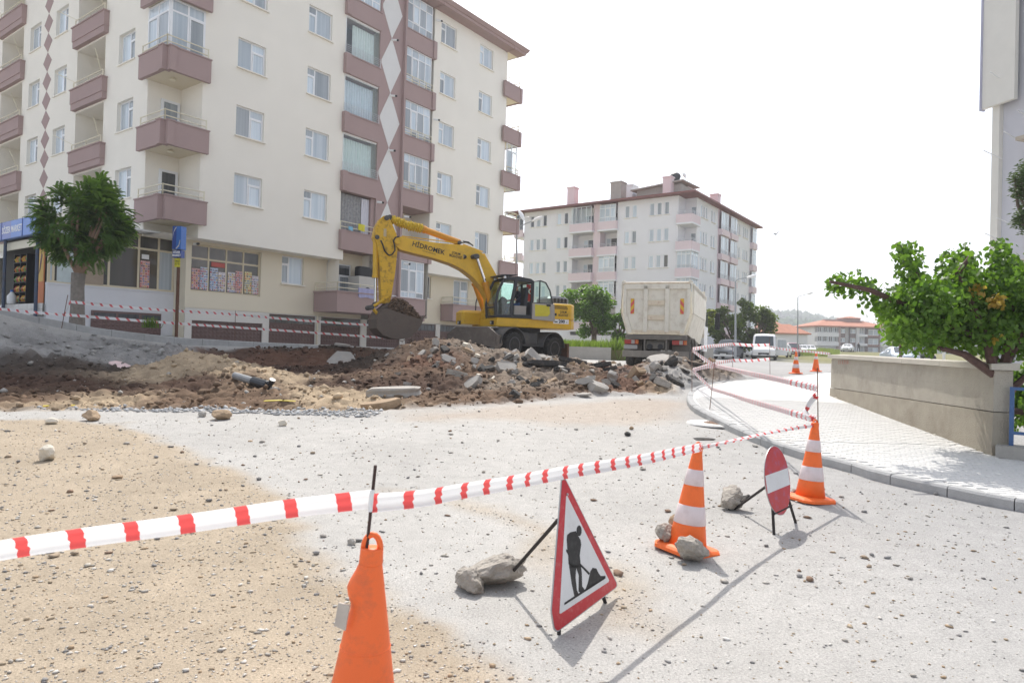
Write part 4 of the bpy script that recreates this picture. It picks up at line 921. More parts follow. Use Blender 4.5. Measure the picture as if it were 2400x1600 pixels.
# the market annexe: glazing on a white breast wall
AY = 1.70
m = MB(); m.box(-3.2, 1.318, AY, AY + .15, 1.0, 3.34); m.box(-3.2, -3.05, AY + .15, 7, 1.0, 2.6); m.box(-3.21, 1.318, AY - .03, AY + .16, 3.34, 3.40)
m.build('breast_wall', mat('white_render', (.70, .70, .72), .9, .04, .8, .1, 60, spec=.2, dirt=(.55, .54, .53), dscale=.6, damt=.3), b1)
cells = [(0, .04, 0, 1), (.04, .45, 0, .74), (.04, .45, .74, 1), (.45, .69, 0, .74), (.45, .69, .74, 1), (.69, .86, 0, .74), (.69, .86, .74, 1), (.86, 1, 0, .74), (.86, 1, .74, 1)]
glazing(b1, 4.5, 2.18, cells, (-3.19, AY + .08, 3.40), (0, 0, 0), 'shop_front', shopf, MT['shop_pane'], False, .08, curt=[MT['pane'], MT['shop_pane'], MT['shop_pane'], MT['shop_pane'], MT['shop_pane'], MT['shop_pane'], MT['shop_pane'], MT['grey_pane'], MT['shop_pane']])
poster(b1, -.02, .34, AY + .02, 3.5, 4.55, post[0], 4, 31); MB().box(.02, .30, AY + .015, AY + .02, 4.62, 4.80).build('poster', MT['white'], b1)
MB().box(-2.15, -1.35, AY + .01, AY + .03, 3.45, 4.6).build('cardboard_screen', mat('cardboard', (.36, .29, .22), .9, .1, 4), b1)
MB().box(-2.9, -2.2, AY + .01, AY + .03, 3.45, 5.3).build('shop_curtain', mat('shop_curtain', (.55, .62, .62), .8, .1, 6), b1)
m = MB(); m.box(-3.3, 1.318, AY + .16, 8, 5.58, 5.70); m.box(-3.5, .35, AY - .75, AY + .16, 5.60, 5.66); m.build('awning', MT['white'], b1)
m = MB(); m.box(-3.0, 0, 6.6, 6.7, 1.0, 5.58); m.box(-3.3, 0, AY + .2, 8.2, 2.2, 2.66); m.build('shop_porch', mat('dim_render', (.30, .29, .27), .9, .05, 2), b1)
tm = mat('white_tile', (.70, .68, .65), .4, .05, 4); xs = [1.75 + i * .42 for i in range(10)]
for i in range(10):
    for j in range(2): MB().box(-3.345, -3.301, xs[i], xs[i] + .40, 2.24 + j * .21, 2.44 + j * .21).build('wall_tile', tm, b1)
MB().box(-3.30, -3.26, 2.2, 6.9, 4.72, 5.02).build('porch_grille', MT['rail'], b1)
bluem = mat('post_blue', (.06, .085, .14), .5, .15, 10, dirt=(.10, .06, .04), dscale=4, damt=.6)
for y in (2.02, 5.15): MB().tube([(-3.42, y, 2.0 + .16 * (y > 3)), (-3.42, y, 5.1)], .06, 8).build('porch_post', bluem, b1)
gm2 = mat('garage_grille_brown', (.16, .10, .09), .6, .08, 4)
m = MB(); m.box(-1.75, .82, AY - .05, AY - .01, 1.62, 2.50)
for i in range(16):
    for j in range(4): x, z = -1.70 + i * .158, 1.66 + j * .13; c = (x + .07, AY - .075, z + .06); q = [(x, AY - .05, z), (x + .14, AY - .05, z), (x + .14, AY - .05, z + .12), (x, AY - .05, z + .12)]; [m.poly([q[e], q[(e + 1) % 4], c]) for e in range(4)]
gdo = m.build('low_garage_door', gm2, b1)
for i in range(3): MB().box(-1.66 + i * .86, -.90 + i * .84, AY - .07, AY - .055, 2.25, 2.42).build('pane', MT['dark_pane'], gdo)
MB().box(-1.7, 1.31, AY - .12, AY - .001, 1.2, 1.64).build('rough_plinth', MT['concrete'], b1)

# market signs
bl1 = mat('sign_blue_dark', (.045, .085, .30), .35, .03, 2); bl2 = mat('sign_blue', (.06, .17, .50), .35, .03, 2); sil = mat('sign_silver', (.62, .62, .58), .35, .05, 6); sw = mat('sign_white', (.85, .85, .85), .5, .02, 2)
sg = thing('shop_sign', 'long blue fascia sign reading SÖZER MARKET above the shop porch', 'sign', b1w(-3.45, 6.1, 0)[:], B1A - PI / 2)
# local x runs along the sign towards the right, -y outward
m = MB().box(0, 4.35, -.06, .12, 5.10, 5.76); m.build('sign_box', bl2, sg)
MB().box(.02, .78, -.066, -.061, 5.12, 5.74).build('panel', mat('sign_violet', (.16, .21, .52), .35, .03, 2), sg); MB().box(.82, 1.78, -.066, -.061, 5.12, 5.74).build('panel', bpy.data.materials['sign_violet'], sg); MB().box(1.78, 2.85, -.066, -.061, 5.12, 5.74).build('panel', mat('sign_mid', (.14, .27, .66), .35, .03, 2), sg); MB().box(2.92, 4.33, -.066, -.061, 5.12, 5.74).build('panel', bpy.data.materials['sign_mid'], sg)
for x in (.79, 2.87): MB().box(x, x + .04, -.08, -.061, 5.1, 5.76).build('divider', bl1, sg)
lettering('SÖZER MARKET', .34, sw, sg, (1.86, -.068, 5.42), (PI / 2, 0, 0), .004, bold=.008, sx=.82)
MB().prism([(.05, 5.12), (.10, 5.35), (.30, 5.52), (.46, 5.74), (.40, 5.74), (.24, 5.56), (.06, 5.42)], -.07, -.067, lambda u, v, w_: (u, w_, v)).build('ribbon', sil, sg)
pc = at(413, 790, 23.3); ps = thing('sign_post', 'rusty pole with blue SÖZER MARKET sign box and yellow taxi plate', 'sign', (pc.x, pc.y, 0), R(-9))
zz0 = pc.z
MB().tube([(0, 0, zz0 - .1), (0, 0, zz0 + 3.1)], .055, 8).build('pole', MT['rust'], ps)
def pz(v): return at(413, v, 23.3).z
m = MB().box(-.16, .16, -.14, .14, pz(585), pz(531)); m.build('sign_box', bl2, ps); MB().box(-.16, -.015, -.146, -.141, pz(584), pz(532)).build('panel', bl1, ps)
MB().prism([(-.15, pz(560)), (-.11, pz(545)), (0, pz(533)), (-.06, pz(535)), (-.13, pz(546))], -.15, -.147, lambda u, v, w_: (u, w_, v)).build('ribbon', sil, ps)
MB().prism([(-.03, pz(584)), (.08, pz(575)), (.13, pz(562)), (.14, pz(566)), (.10, pz(578)), (.0, pz(584.5))], -.15, -.147, lambda u, v, w_: (u, w_, v)).build('ribbon', sil, ps)
MB().box(-.17, .15, -.10, .10, pz(604), pz(587)).build('name_box', bl1, ps)
lettering('SÖZER\nMARKET', .105, sw, ps, (-.01, -.105, (pz(604) + pz(587)) / 2 + .0), (PI / 2, 0, 0), .003, bold=.004, sx=.8)
MB().box(-.10, .10, -.075, -.058, pz(626), pz(605.5)).build('taxi_plate', mat('taxi_yellow', (.72, .66, .06), .5, .05, 5), ps)
lettering('TAKSİ\n217 92', .095, MT['black'], ps, (0, -.08, (pz(626) + pz(605.5)) / 2), (PI / 2, 0, 0), .002, sx=.7)
sh = thing('snack_rack', 'black wire rack of bright snack bags beside the market porch post', 'rack', b1w(-3.0, 4.6, 0)[:], B1A - PI / 2)
m = MB(); m.box(-.95, .35, .5, .55, 2.66, 4.6); [m.box(-.95, .35, .0, .5, 2.75 + i * .38, 2.78 + i * .38) for i in range(5)]; [m.box(x, x + .04, 0, .5, 2.66, 4.6) for x in (-.95, -.3, .31)]; m.build('shelves', MT['black'], sh)
sc2 = [mat('snack_%s' % n, c, .4, .3, 12) for n, c in (('yellow', (.62, .42, .03)), ('red', (.45, .06, .04)), ('green', (.14, .28, .04)), ('orange', (.60, .20, .03)))]
for i in range(5):
    for j in range(7): x = -.90 + j * .18; MB().loft([[(x, .05, 2.79 + i * .38), (x + .14, .05, 2.79 + i * .38), (x + .14, .15, 2.79 + i * .38), (x, .15, 2.79 + i * .38)], [(x, .0, 2.9 + i * .38), (x + .14, .0, 2.9 + i * .38), (x + .14, .18, 2.9 + i * .38), (x, .18, 2.9 + i * .38)], [(x, .08, 3.02 + i * .38), (x + .14, .08, 3.02 + i * .38), (x + .14, .1, 3.02 + i * .38), (x, .1, 3.02 + i * .38)]]).build('snack_bag', sc2[(i + j * 3) % 4], sh)
bn = thing('advert_banner', 'tall orange and yellow advertising banner beside the market doorway', 'banner', b1w(-3.15, 2.5, 0)[:], B1A - PI / 2)
MB().box(-.35, .35, 0, .03, 2.67, 4.75).build('cloth', mat('banner_orange', (.62, .22, .10), .7, .1, 2), bn); MB().box(-.26, .30, -.006, -.001, 3.45, 4.6).build('print', mat('banner_yellow', (.68, .45, .14), .7, .1, 2), bn)
MB().prism([(.1, 4.5), (.2, 4.4), (.05, 3.9), (-.12, 3.7), (-.05, 3.9), (.0, 4.2)], -.012, -.007, lambda u, v, w_: (u, w_, v)).build('print', mat('banner_brown', (.16, .10, .10), .7, .1, 2), bn)
bo = thing('white_container', 'white plastic jerrycan with blue cap standing by the snack rack', 'jerrycan', b1w(-3.35, 4.55, 2.66)[:])
MB().lathe([(.14, 0), (.15, .05), (.15, .30), (.06, .42), (.04, .46)], n=12).build('can', MT['white'], bo, smooth=True); MB().lathe([(.05, .46), (.05, .53)], n=8).build('cap', bl2, bo)
# things left on the balconies
dsh = thing('satellite_dish', 'white satellite dish on the end balcony of the cream block', 'satellite dish', b1w(22.4, -.2, 9.7)[:], B1A)
MB().lathe([(.02, 0), (.20, .03), (.36, .10), (.37, .11), (.20, .045), (.02, .015)], (0, 0, 0), 16, 'y').build('reflector', MT['white'], dsh, (.1, -.3, .35), (R(-25), 0, R(10)))
MB().tube([(0, 0, -.1), (.05, -.15, .1), (.1, -.25, .33)], .02, 6).build('arm', MT['steel'], dsh); MB().tube([(.1, -.3, .2), (.15, -.75, .15)], .015, 5).build('feed_arm', MT['steel'], dsh)
def cloth(label, x0, x1, z0, z1, y, col, name='towel'):
    m = MB(); xs = np.linspace(x0, x1, 9); rings = [[(x, y + .02 * math.sin(x * 30), z0 + .02 * math.sin(x * 9)), (x, y + .01 * math.sin(x * 30), z1), (x, y + .03, z1 + .01), (x, y + .05, z0 + .1)] for x in xs]; m.loft(rings)
    o = m.build(name, mat(name + '_cloth', col, .85, .06, 8)); o.location = B1; o.rotation_euler = (0, 0, B1A); tag(o, label, 'cloth'); return o
cloth('yellow cloth hung on the railing of the lace curtained balcony', 9.28, 9.68, 7.02, 7.34, -.19, (.66, .60, .06), 'yellow_cloth')
cloth('small blue and white cloth on the lace curtained balcony', 8.68, 8.92, 6.95, 7.12, -.19, (.24, .50, .66), 'blue_cloth')
cloth('lilac flowered blanket over the rail of the low balcony', 8.75, 9.75, 3.72, 4.16, -.93, (.40, .40, .60), 'blanket')
ov_ = thing('garden_oven', 'white block barbecue oven with an arched mouth on the low balcony', 'oven', b1w(9.95, .2, 3.125)[:], B1A)
m = MB(); holed(m, -.55, .5, 0, 1.65, [(-.2, .2, .5, 1.0, .3)], lambda u, v, d: (u, -.4 + d, v)); m.box(-.55, -.549, -.4, .4, 0, 1.65); m.box(-.55, .5, -.4, .4, 1.65, 1.7); m.build('body', mat('oven_block', (.55, .53, .49), .9, .05, 3), ov_)
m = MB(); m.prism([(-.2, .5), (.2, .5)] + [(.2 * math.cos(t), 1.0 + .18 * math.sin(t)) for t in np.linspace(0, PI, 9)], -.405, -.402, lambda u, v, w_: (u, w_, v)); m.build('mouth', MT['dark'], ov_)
bg_ = b1w(9.95, .15, 4.83); MB().cbox(-.42, .42, -.2, .2, 0, .5, .06).build('black_case', MT['black'], None, bg_, (0, 0, B1A)); tag(bpy.data.objects['black_case'], 'black suitcase lying on top of the balcony barbecue oven', 'suitcase')
bk = thing('washing_basket', 'purple plastic basket behind the railing of an upper side balcony', 'basket', b1w(.12, 6.9, ZP(6) + .94)[:]); MB().lathe([(.22, 0), (.30, .35), (.32, .36), (.32, .40), (.28, .40), (.2, .04)], n=14).build('tub', mat('purple_plastic', (.28, .18, .48), .4, .05, 4), bk)
# ---------------------------------------------------------------- the pale pink block across the road
A2 = -.625; O2 = Vector((18.066, 70.376, 0))
b2 = thing('pink_apartment_block', 'white and pale pink five storey block with red tiled roof and chimneys', 'building', O2[:], A2)
pinkc = mat('pale_pink_render', (.74, .62, .635), .9, .03, .8); whitec = mat('offwhite_render', (.79, .785, .80), .9, .03, .5, dirt=(.72, .71, .72), dscale=.3, damt=.3)
ff2 = lambda u, v, d: (u, d, v); fr2 = lambda u, v, d: (-d, u, v)               # long face (y=0) and right hand face (x=0)
T4 = 17.42; HW = 1.36; zk = lambda k: T4 - HW - 2.8 * (4 - k)                     # sill height of storey k
cf = [-20.0, -19.1, -18.2, -16.2, -15.25, -7.45, -6.58, -4.54, -3.7, -2.86]; WW = .55
cr_ = [3.0, 3.75, 4.5, 6.2, 6.95, 15.0, 15.9, 17.5, 18.25, 19.0]
m = MB(); ZT, ZB = 17.98, .6
holed(m, -20.9, -14.05, ZB, ZT, [(x, x + WW, zk(k), zk(k) + HW, .12) for x in cf[:5] for k in range(0, 5)], ff2)
holed(m, -8.35, -1.3, ZB, ZT, [(x, x + WW, zk(k), zk(k) + HW, .12) for x in cf[5:] for k in range(0, 5)], ff2)
holed(m, 1.9, 8.4, ZB, ZT, [(x, x + .5, zk(k), zk(k) + HW, .12) for x in cr_[:5] for k in range(0, 5)], fr2)
holed(m, 14.4, 22, ZB, ZT, [(x, x + .5, zk(k), zk(k) + HW, .12) for x in cr_[5:] for k in range(0, 5)], fr2)
for a, b in ((-14.05, -11.3), (-10.5, -8.35)):
    m.poly([(a, 1.3, ZB), (b, 1.3, ZB), (b, 1.3, ZT), (a, 1.3, ZT)])
    for x in (a, b): m.poly([(x, 0, ZB), (x, 1.3, ZB), (x, 1.3, ZT), (x, 0, ZT)])
m.poly([(-1.3, 0, ZB), (-1.3, 1.9, ZB), (-1.3, 1.9, ZT), (-1.3, 0, ZT)]); m.poly([(-1.3, 1.9, ZB), (0, 1.9, ZB), (0, 1.9, ZT), (-1.3, 1.9, ZT)])
m.poly([(-1, 8.4, ZB), (-1, 14.4, ZB), (-1, 14.4, ZT), (-1, 8.4, ZT)]); m.poly([(-20.9, 0, ZB), (-20.9, 22, ZB), (-20.9, 22, ZT), (-20.9, 0, ZT)]); m.poly([(-20.9, 22, ZB), (0, 22, ZB), (0, 22, ZT), (-20.9, 22, ZT)])
m.box(-21.2, -8.3, -.25, -.002, ZB, 3.2)
m.build('wall', whitec, b2)
MB().box(-11.32, -10.46, -.03, 1.2, 3.2, ZT).build('pink_band', pinkc, b2)
MB().box(-1.2, .02, 8.38, 14.42, ZB, ZT).build('pink_bay_wall', pinkc, b2)
CN = [(0, 1, 0, 1)]
for x in cf:
    for k in range(0, 5): glazing(b2, WW, HW, CN, (x, .11, zk(k)), (0, 0, 0), fw=.07, curt=[rnd.choice([MT['pane'], MT['grey_pane'], MT['pane'], MT['dark_pane']])])
for x in cr_:
    for k in range(0, 5): glazing(b2, .5, HW, CN, (-.11, x, zk(k)), (0, 0, PI / 2), fw=.07, curt=[rnd.choice([MT['pane'], MT['grey_pane']])])
for k in range(0, 5):
    z0, z1 = 14.98 + 2.8 * (k - 4), 15.86 + 2.8 * (k - 4)
    for x0, x1, y0 in ((-14.2, -11.25, -.55), (-10.6, -8.3, -.35)):
        mm = MB(); mm.box(x0, x1, y0, y0 + .12, z0, z1); mm.box(x0, x0 + .12, y0 + .12, 1.3, z0, z1); mm.box(x1 - .12, x1, y0 + .12, 1.3, z0, z1); mm.mi = 1; mm.box(x0 - .04, x1 + .04, y0 - .04, 1.3, z0 - .18, z0 - .002)
        mm.build('balcony_parapet', [pinkc, whitec], b2); railing(b2, [(x0 + .05, y0 + .06, z1), (x1 - .05, y0 + .06, z1)], .35, 'railing', MT['steel'], (.16, .33), .7, .02)
        gl = (x0 > -12 and k in (4, 2, 1)) or (x0 < -12 and k == 4)
        if gl: glazing(b2, x1 - x0 - .3, 1.9, grid(3, [0, .25, .78, 1], ((1, 1),)) if x0 > -12 else grid(4, [0, 1]), (x0 + .15, y0 + .14, z1), (0, 0, 0), 'balcony_glazing', sill=False, pm=MT['pane'] if x0 > -12 else MT['clear'])
        glazing(b2, 1.7, 1.95, [(0, .33, .7, 1), (0, .33, 0, .7), (.33, 1, 0, 1)], (x1 - 2.0, 1.28, z0 + .1), (0, 0, 0), 'balcony_door', sill=False, curt=[MT['pane'], MT['grey_pane'], MT['dark_pane']])
    mm = MB(); mm.box(-1.4, .36, -.36, -.24, z0, z1); mm.box(.24, .36, -.24, 2.0, z0, z1); mm.mi = 1; mm.box(-1.42, .40, -.40, 2.0, z0 - .18, z0 - .002); mm.build('corner_parapet', [pinkc, whitec], b2)
    railing(b2, [(-1.3, -.3, z1), (.3, -.3, z1), (.3, 1.9, z1)], .35, 'railing', MT['steel'], (.16, .33), .8, .02)
    if k in (1, 2, 0):
        glazing(b2, 1.5, 1.9, grid(3, [0, .76, 1]), (-1.3, -.1, z1), (0, 0, 0), 'corner_glazing', sill=False); glazing(b2, 1.9, 1.9, grid(3, [0, .76, 1]), (.18, -.05, z1), (0, 0, PI / 2), 'corner_glazing', sill=False)
    else: glazing(b2, .6, 1.9, CN, (-.62, 1.88, z0 + .1), (0, 0, 0), 'balcony_door', sill=False, curt=[MT['grey_pane']])
    for y0, y1 in ((8.5, 11.2), (11.8, 14.3)):
        mm = MB(); mm.box(.03, .5, y0, y1, z0, z1 - .2); mm.build('side_parapet', pinkc, b2); railing(b2, [(.48, y0, z1 - .2), (.48, y1, z1 - .2)], .5, 'railing', MT['steel'], (.15, .32, .48), .7, .02)
        glazing(b2, y1 - y0 - .2, 2.0, grid(4, [0, 1]), (.3, y0 + .1, z1 - .2), (0, 0, PI / 2), 'side_glazing', sill=False, curt=[MT['pane'], MT['pane'], MT['grey_pane']])
    mm = MB(); mm.box(-.5, .5, 20.4, 22.1, z0, z1 - .1); mm.build('side_parapet', pinkc, b2); glazing(b2, 1.6, 1.95, grid(2, [0, .76, 1]), (.3, 20.45, z1 - .1), (0, 0, PI / 2), 'side_glazing', sill=False)
    mm = MB(); mm.box(-22.2, -20.9, -.3, -.18, z0, z1); mm.box(-22.2, -22.08, -.18, 2, z0, z1); mm.mi = 1; mm.box(-22.2, -20.9, -.18, 2, z0 - .1, z0); mm.build('left_parapet', [pinkc, whitec], b2)
    railing(b2, [(-22.1, -.24, z1), (-20.95, -.24, z1)], .35, 'railing', MT['steel'], (.16, .33), .6, .02)
    glazing(b2, 1.1, 1.9, grid(2, [0, .76, 1]), (-22.1, .0, z1), (0, 0, 0), 'left_glazing', sill=False, curt=[MT['dark_pane']]) if k in (4, 1) else None
# hipped tile roof: courses of tiles stand proud of each other
tilem = mat('red_roof_tile', (.40, .155, .105), .85, .2, 2.5, dirt=(.30, .20, .16), dscale=.6, damt=.6)
m = MB(); E_ = .75; N_ = 15; hz0, hz1 = 18.02, 20.35
def rr(t): # eaves rectangle shrinking to the ridge
    a = 5.6 * t; return [(-22.4 - E_ + a * 1.0, -E_ + a * 1.9), (E_ - a, -E_ + a * 1.9), (E_ - a, 22 + E_ - a * 1.9), (-22.4 - E_ + a, 22 + E_ - a * 1.9)]
for i in range(N_):
    p, q = rr(i / N_), rr((i + 1) / N_); z0 = hz0 + (hz1 - hz0) * i / N_; z1 = hz0 + (hz1 - hz0) * (i + 1) / N_
    m.loft([[(*c, z0) for c in p], [(*c, z0 + .06) for c in p], [(*c, z1 + .002) for c in q]], caps=(i == 0))
m.loft([[(*c, hz1) for c in rr(1)], [(*c, hz1 + .1) for c in rr(1.02)]])
rf = m.build('roof', tilem, b2)
fa = MB(); e = rr(0); e2 = rr(-.02); fa.loft([[(*c, 17.92) for c in e], [(*c, 17.92) for c in e2], [(*c, 18.10) for c in e2], [(*c, 18.10) for c in e]]); fa.build('fascia', mat('dark_red_fascia', (.22, .09, .08), .6, .05, 3), b2)
cov = MB()
for i in range(90):                                                             # ribs of the cover tiles on the two seen slopes
    x = -22.8 + i * .255
    a = 5.6; y1 = min(10.6, (x + 23.1) * 1.9, (.75 - x) * 1.9); z1 = 18.06 + 2.33 * y1 / 10.64
    if y1 > .3: cov.tube([(x, -.74, 18.09), (x, -.75 + y1, z1 + .04)], .055, 4)
for i in range(85):
    y = -.5 + i * .26; x1 = min(5.6, (y + .75) / 1.9, (22.75 - y) / 1.9); z1 = 18.06 + 2.33 * x1 / 5.6
    if x1 > .2: cov.tube([(.74, y, 18.09), (.75 - x1, y, z1 + .04)], .055, 4)
cov.build('cover_tiles', tilem, b2, kind='stuff')
def chim(x, y, w_, h0, h1, mm):
    c = MB(); c.box(x - w_ / 2, x + w_ / 2, y - w_ / 2, y + w_ / 2, h0, h1); c.box(x - w_ / 2 - .08, x + w_ / 2 + .08, y - w_ / 2 - .08, y + w_ / 2 + .08, h1, h1 + .14); c.build('chimney', mm, b2)
def topz(u, v, d): return at(u, v, d).z
_b2i = (Matrix.Translation(O2) @ Matrix.Rotation(A2, 4, 'Z')).inverted()
for u, v, d, w_, mm in ((1343, 440, 83, 1.0, pinkc), (1450, 428, 79, 1.35, MT['concrete']), (1567, 415, 77, .95, pinkc), (1604, 436, 80, 1.5, pinkc), (1677, 456, 84, 1.0, pinkc), (1476, 436, 82, 1.5, whitec)):
    q = _b2i @ at(u, v, d); chim(q.x, q.y, w_, 18.2, q.z - .14, mm)
d_ = MB(); d_.box(-8.6, -3.2, 5.2, 9.5, 18.5, 20.5); d_.hexa([(-9.2, 4.7, 20.2), (-2.8, 4.7, 20.7), (-2.8, 10, 20.9), (-9.2, 10, 20.4), (-9.2, 4.7, 20.35), (-2.8, 4.7, 20.85), (-2.8, 10, 21.0), (-9.2, 10, 20.5)]); d_.build('roof_terrace', MT['concrete'], b2)
for i, (x, c, mm) in enumerate(((-3.4, 'dark grey satellite dish on the pink block roof', MT['black']), (-2.2, 'small white satellite dish beside the dark one on the pink block', MT['white']))):
    t = thing('satellite_dish', c, 'satellite dish', (O2 + Matrix.Rotation(A2, 3, 'Z') @ Vector((x - .6, 5.4, 20.75)))[:], A2)
    s = 1 - .45 * i; MB().lathe([(.02, 0), (.4 * s, .06), (.62 * s, .2), (.4 * s, .09), (.02, .03)], n=14, ax='y').build('reflector', mm, t, (0, 0, .75), (R(-20), 0, R(20 + 60 * i))); MB().tube([(0, .1, 0), (0, .1, .8)], .04, 6).build('stand', MT['steel'], t)

# ---------------------------------------------------------------- far houses
def farbox(name, label, u0, u1, vt, vb, d, depth, col, roofh, roofcol, floors, cols_, yaw=0., cat='house'):
    a, b = at(u0, vb, d), at(u1, vb, d); z1 = at((u0 + u1) / 2, vt, d).z; z0 = min(a.z, 2.2) - .5; W_ = (b - a).length
    t = thing(name, label, cat, (a.x, a.y, 0), yaw); m = MB(); hs_ = []; fh = (z1 - z0 - .6) / floors
    for i in range(floors):
        for x in cols_: hs_.append((x * W_ - .6, x * W_ + .6, z0 + .5 + i * fh + .75, z0 + .5 + i * fh + 2.05))
    holed(m, 0, W_, z0, z1, hs_, ff2, .15)
    for q in (((0, 0), (0, depth)), ((0, depth), (W_, depth)), ((W_, depth), (W_, 0))): m.poly([(*q[0], z0), (*q[1], z0), (*q[1], z1), (*q[0], z1)])
    m.build('wall', col, t)
    for h in hs_: glazing(t, 1.2, h[3] - h[2], [(0, .5, 0, 1), (.5, 1, 0, 1)], (h[0], .14, h[2]), (0, 0, 0), sill=False, fw=.09, curt=[MT['grey_pane']])
    r_ = MB(); o = .6; r_.loft([[(-o, -o, z1), (W_ + o, -o, z1), (W_ + o, depth + o, z1), (-o, depth + o, z1)], [(-o, -o, z1 + .25), (W_ + o, -o, z1 + .25), (W_ + o, depth + o, z1 + .25), (-o, depth + o, z1 + .25)], [(W_ * .28, depth * .5 - .1, z1 + roofh), (W_ * .72, depth * .5 - .1, z1 + roofh), (W_ * .72, depth * .5 + .1, z1 + roofh), (W_ * .28, depth * .5 + .1, z1 + roofh)]])
    r_.build('roof', roofcol, t); return t, W_, z0, z1
MT['terra'] = mat('terracotta_roof', (.42, .17, .10), .85, .15, 1.2)
farbox('low_house', 'low white house with a broad terracotta roof behind the parked cars', 1806, 1892, 783, 812, 150, 9, whitec, 2.4, MT['terra'], 1, (.15, .4, .62, .85))
farbox('terrace_house', 'red roofed house rising on the slope behind the low white house', 1790, 1840, 768, 800, 230, 12, mat('warm_render', (.5, .42, .38), .9), 3.0, MT['terra'], 2, (.2, .5, .8))
farbox('hillside_house', 'small brick red house half hidden on the hillside', 1798, 1816, 748, 760, 420, 10, mat('brick_render', (.36, .20, .15), .9), 2.5, MT['terra'], 2, (.3, .7))
# the brown and white block of flats
D3 = 217.; a = at(1913, 820, D3); b = at(2083, 820, D3); W3 = (b - a).length; px3 = lambda u: (u - 1913) / 170 * W3; pz3 = lambda v: at(2000, v, D3).z
b3 = thing('brown_apartment_block', 'brown and white block of flats with a terracotta hip roof beyond the wall', 'building', (a.x, a.y, 0), .03)
brn = mat('brown_cladding', (.155, .105, .09), .85, .05, 1); z0 = -1.; zt = pz3(767.5)
m = MB(); m.box(0, W3, 1.2, 16, z0, zt); m.build('wall', whitec, b3)
for u0, u1 in ((1970, 1981), (1994, 2005.5), (2033, 2064)):
    hs_ = [((px3((u0 + u1) / 2) - (.9 if u1 - u0 < 20 else 1.7) / 1), (px3((u0 + u1) / 2) + (.9 if u1 - u0 < 20 else 1.7)), pz3(v + (781.5 if u1 - u0 < 20 else 785)), pz3(v + 771)) for v in (0, 21, 42)]
    mm = MB(); holed(mm, px3(u0), px3(u1), z0, zt, hs_, lambda u, v, d: (u, -.1 + d, v), .3); mm.box(px3(u0) + .01, px3(u1) - .01, .25, 1.3, z0, zt); mm.build('brown_panel', brn, b3)
    for h in hs_: glazing(b3, h[1] - h[0], h[3] - h[2], [(0, .5, 0, 1), (.5, 1, 0, 1)], (h[0], .15, h[2]), (0, 0, 0), sill=False, fw=.16, curt=[MT['grey_pane'], MT['pane']])
for v in (786.5, 808): MB().box(px3(2010), W3, -.25, .2, pz3(v + .8), pz3(v - .5)).build('orange_band', mat('orange_band', (.45, .19, .10), .8) if 'orange_band' not in bpy.data.materials else bpy.data.materials['orange_band'], b3)
for i, v in enumerate((780, 801.5, 823)):
    MB().box(0, px3(1964), -.6, 1.2, pz3(v + 10), pz3(v + .8)).build('balcony_parapet', whitec, b3)
    if i < 2: glazing(b3, px3(1964) - .3, pz3(v - 12) - pz3(v), grid(11, [0, 1]), (.15, -.3, pz3(v)), (0, 0, 0), 'balcony_glazing', sill=False, fw=.1, curt=[MT['dark_pane'], MT['dark_pane'], MT['grey_pane']])
    for u0, u1 in ((2010, 2033), (2064, 2081)):
        MB().box(px3(u0), px3(u1), -.5, 1.2, pz3(v + 8), pz3(v + 2.5)).build('balcony_parapet', whitec, b3); glazing(b3, px3(u1) - px3(u0) - 1.2, 2.1, grid(3, [0, 1]), (px3(u0) + .6, 1.15, pz3(v + 2.5)), (0, 0, 0), 'balcony_door', sill=False, fw=.15, curt=[MT['grey_pane']])
for u in (1964.5, 2007, 2009): MB().box(px3(u), px3(u) + .6, -.4, 1.2, z0, zt).build('column', whitec if u > 1990 else MT['mauve'], b3)
m = MB(); o = 1.2; m.loft([[(-o, -o, zt), (W3 + o, -o, zt), (W3 + o, 17, zt), (-o, 17, zt)], [(-o, -o, zt + .4), (W3 + o, -o, zt + .4), (W3 + o, 17, zt + .4), (-o, 17, zt + .4)], [(px3(1955), 7, pz3(749)), (px3(2048), 7, pz3(749)), (px3(2048), 9, pz3(749)), (px3(1955), 9, pz3(749))]]); m.build('roof', MT['terra'], b3)
m = MB(); m.box(px3(1998), px3(2041), 6, 10, pz3(752), pz3(743)); m.build('stair_tower', mat('rosy_render', (.46, .32, .29), .9), b3); m = MB(); m.loft([[(px3(1996), 5, pz3(743)), (px3(2043), 5, pz3(743)), (px3(2043), 11, pz3(743)), (px3(1996), 11, pz3(743))], [(px3(2021), 8, pz3(737.5)), (px3(2025), 8, pz3(737.5)), (px3(2025), 8.2, pz3(737.5)), (px3(2021), 8.2, pz3(737.5))]]); m.build('tower_roof', MT['terra'], b3)
for u0, u1, v0, v1 in ((1955, 1996, 751, 747), (1962, 1972, 754, 750), (1987, 1998, 751, 746), (2041, 2050, 756, 748.5)): MB().box(px3(u0), px3(u1), 6.2, 8, pz3(v0), pz3(v1)).build('chimney', bpy.data.materials['rosy_render'], b3)
# ---------------------------------------------------------------- the tall block at the right edge
p = at(2331, 300, 23.); b4 = thing('grey_tower_block', 'pale grey and cream tower block at the right edge with laundry arms', 'building', (p.x, p.y, 0), R(-73))
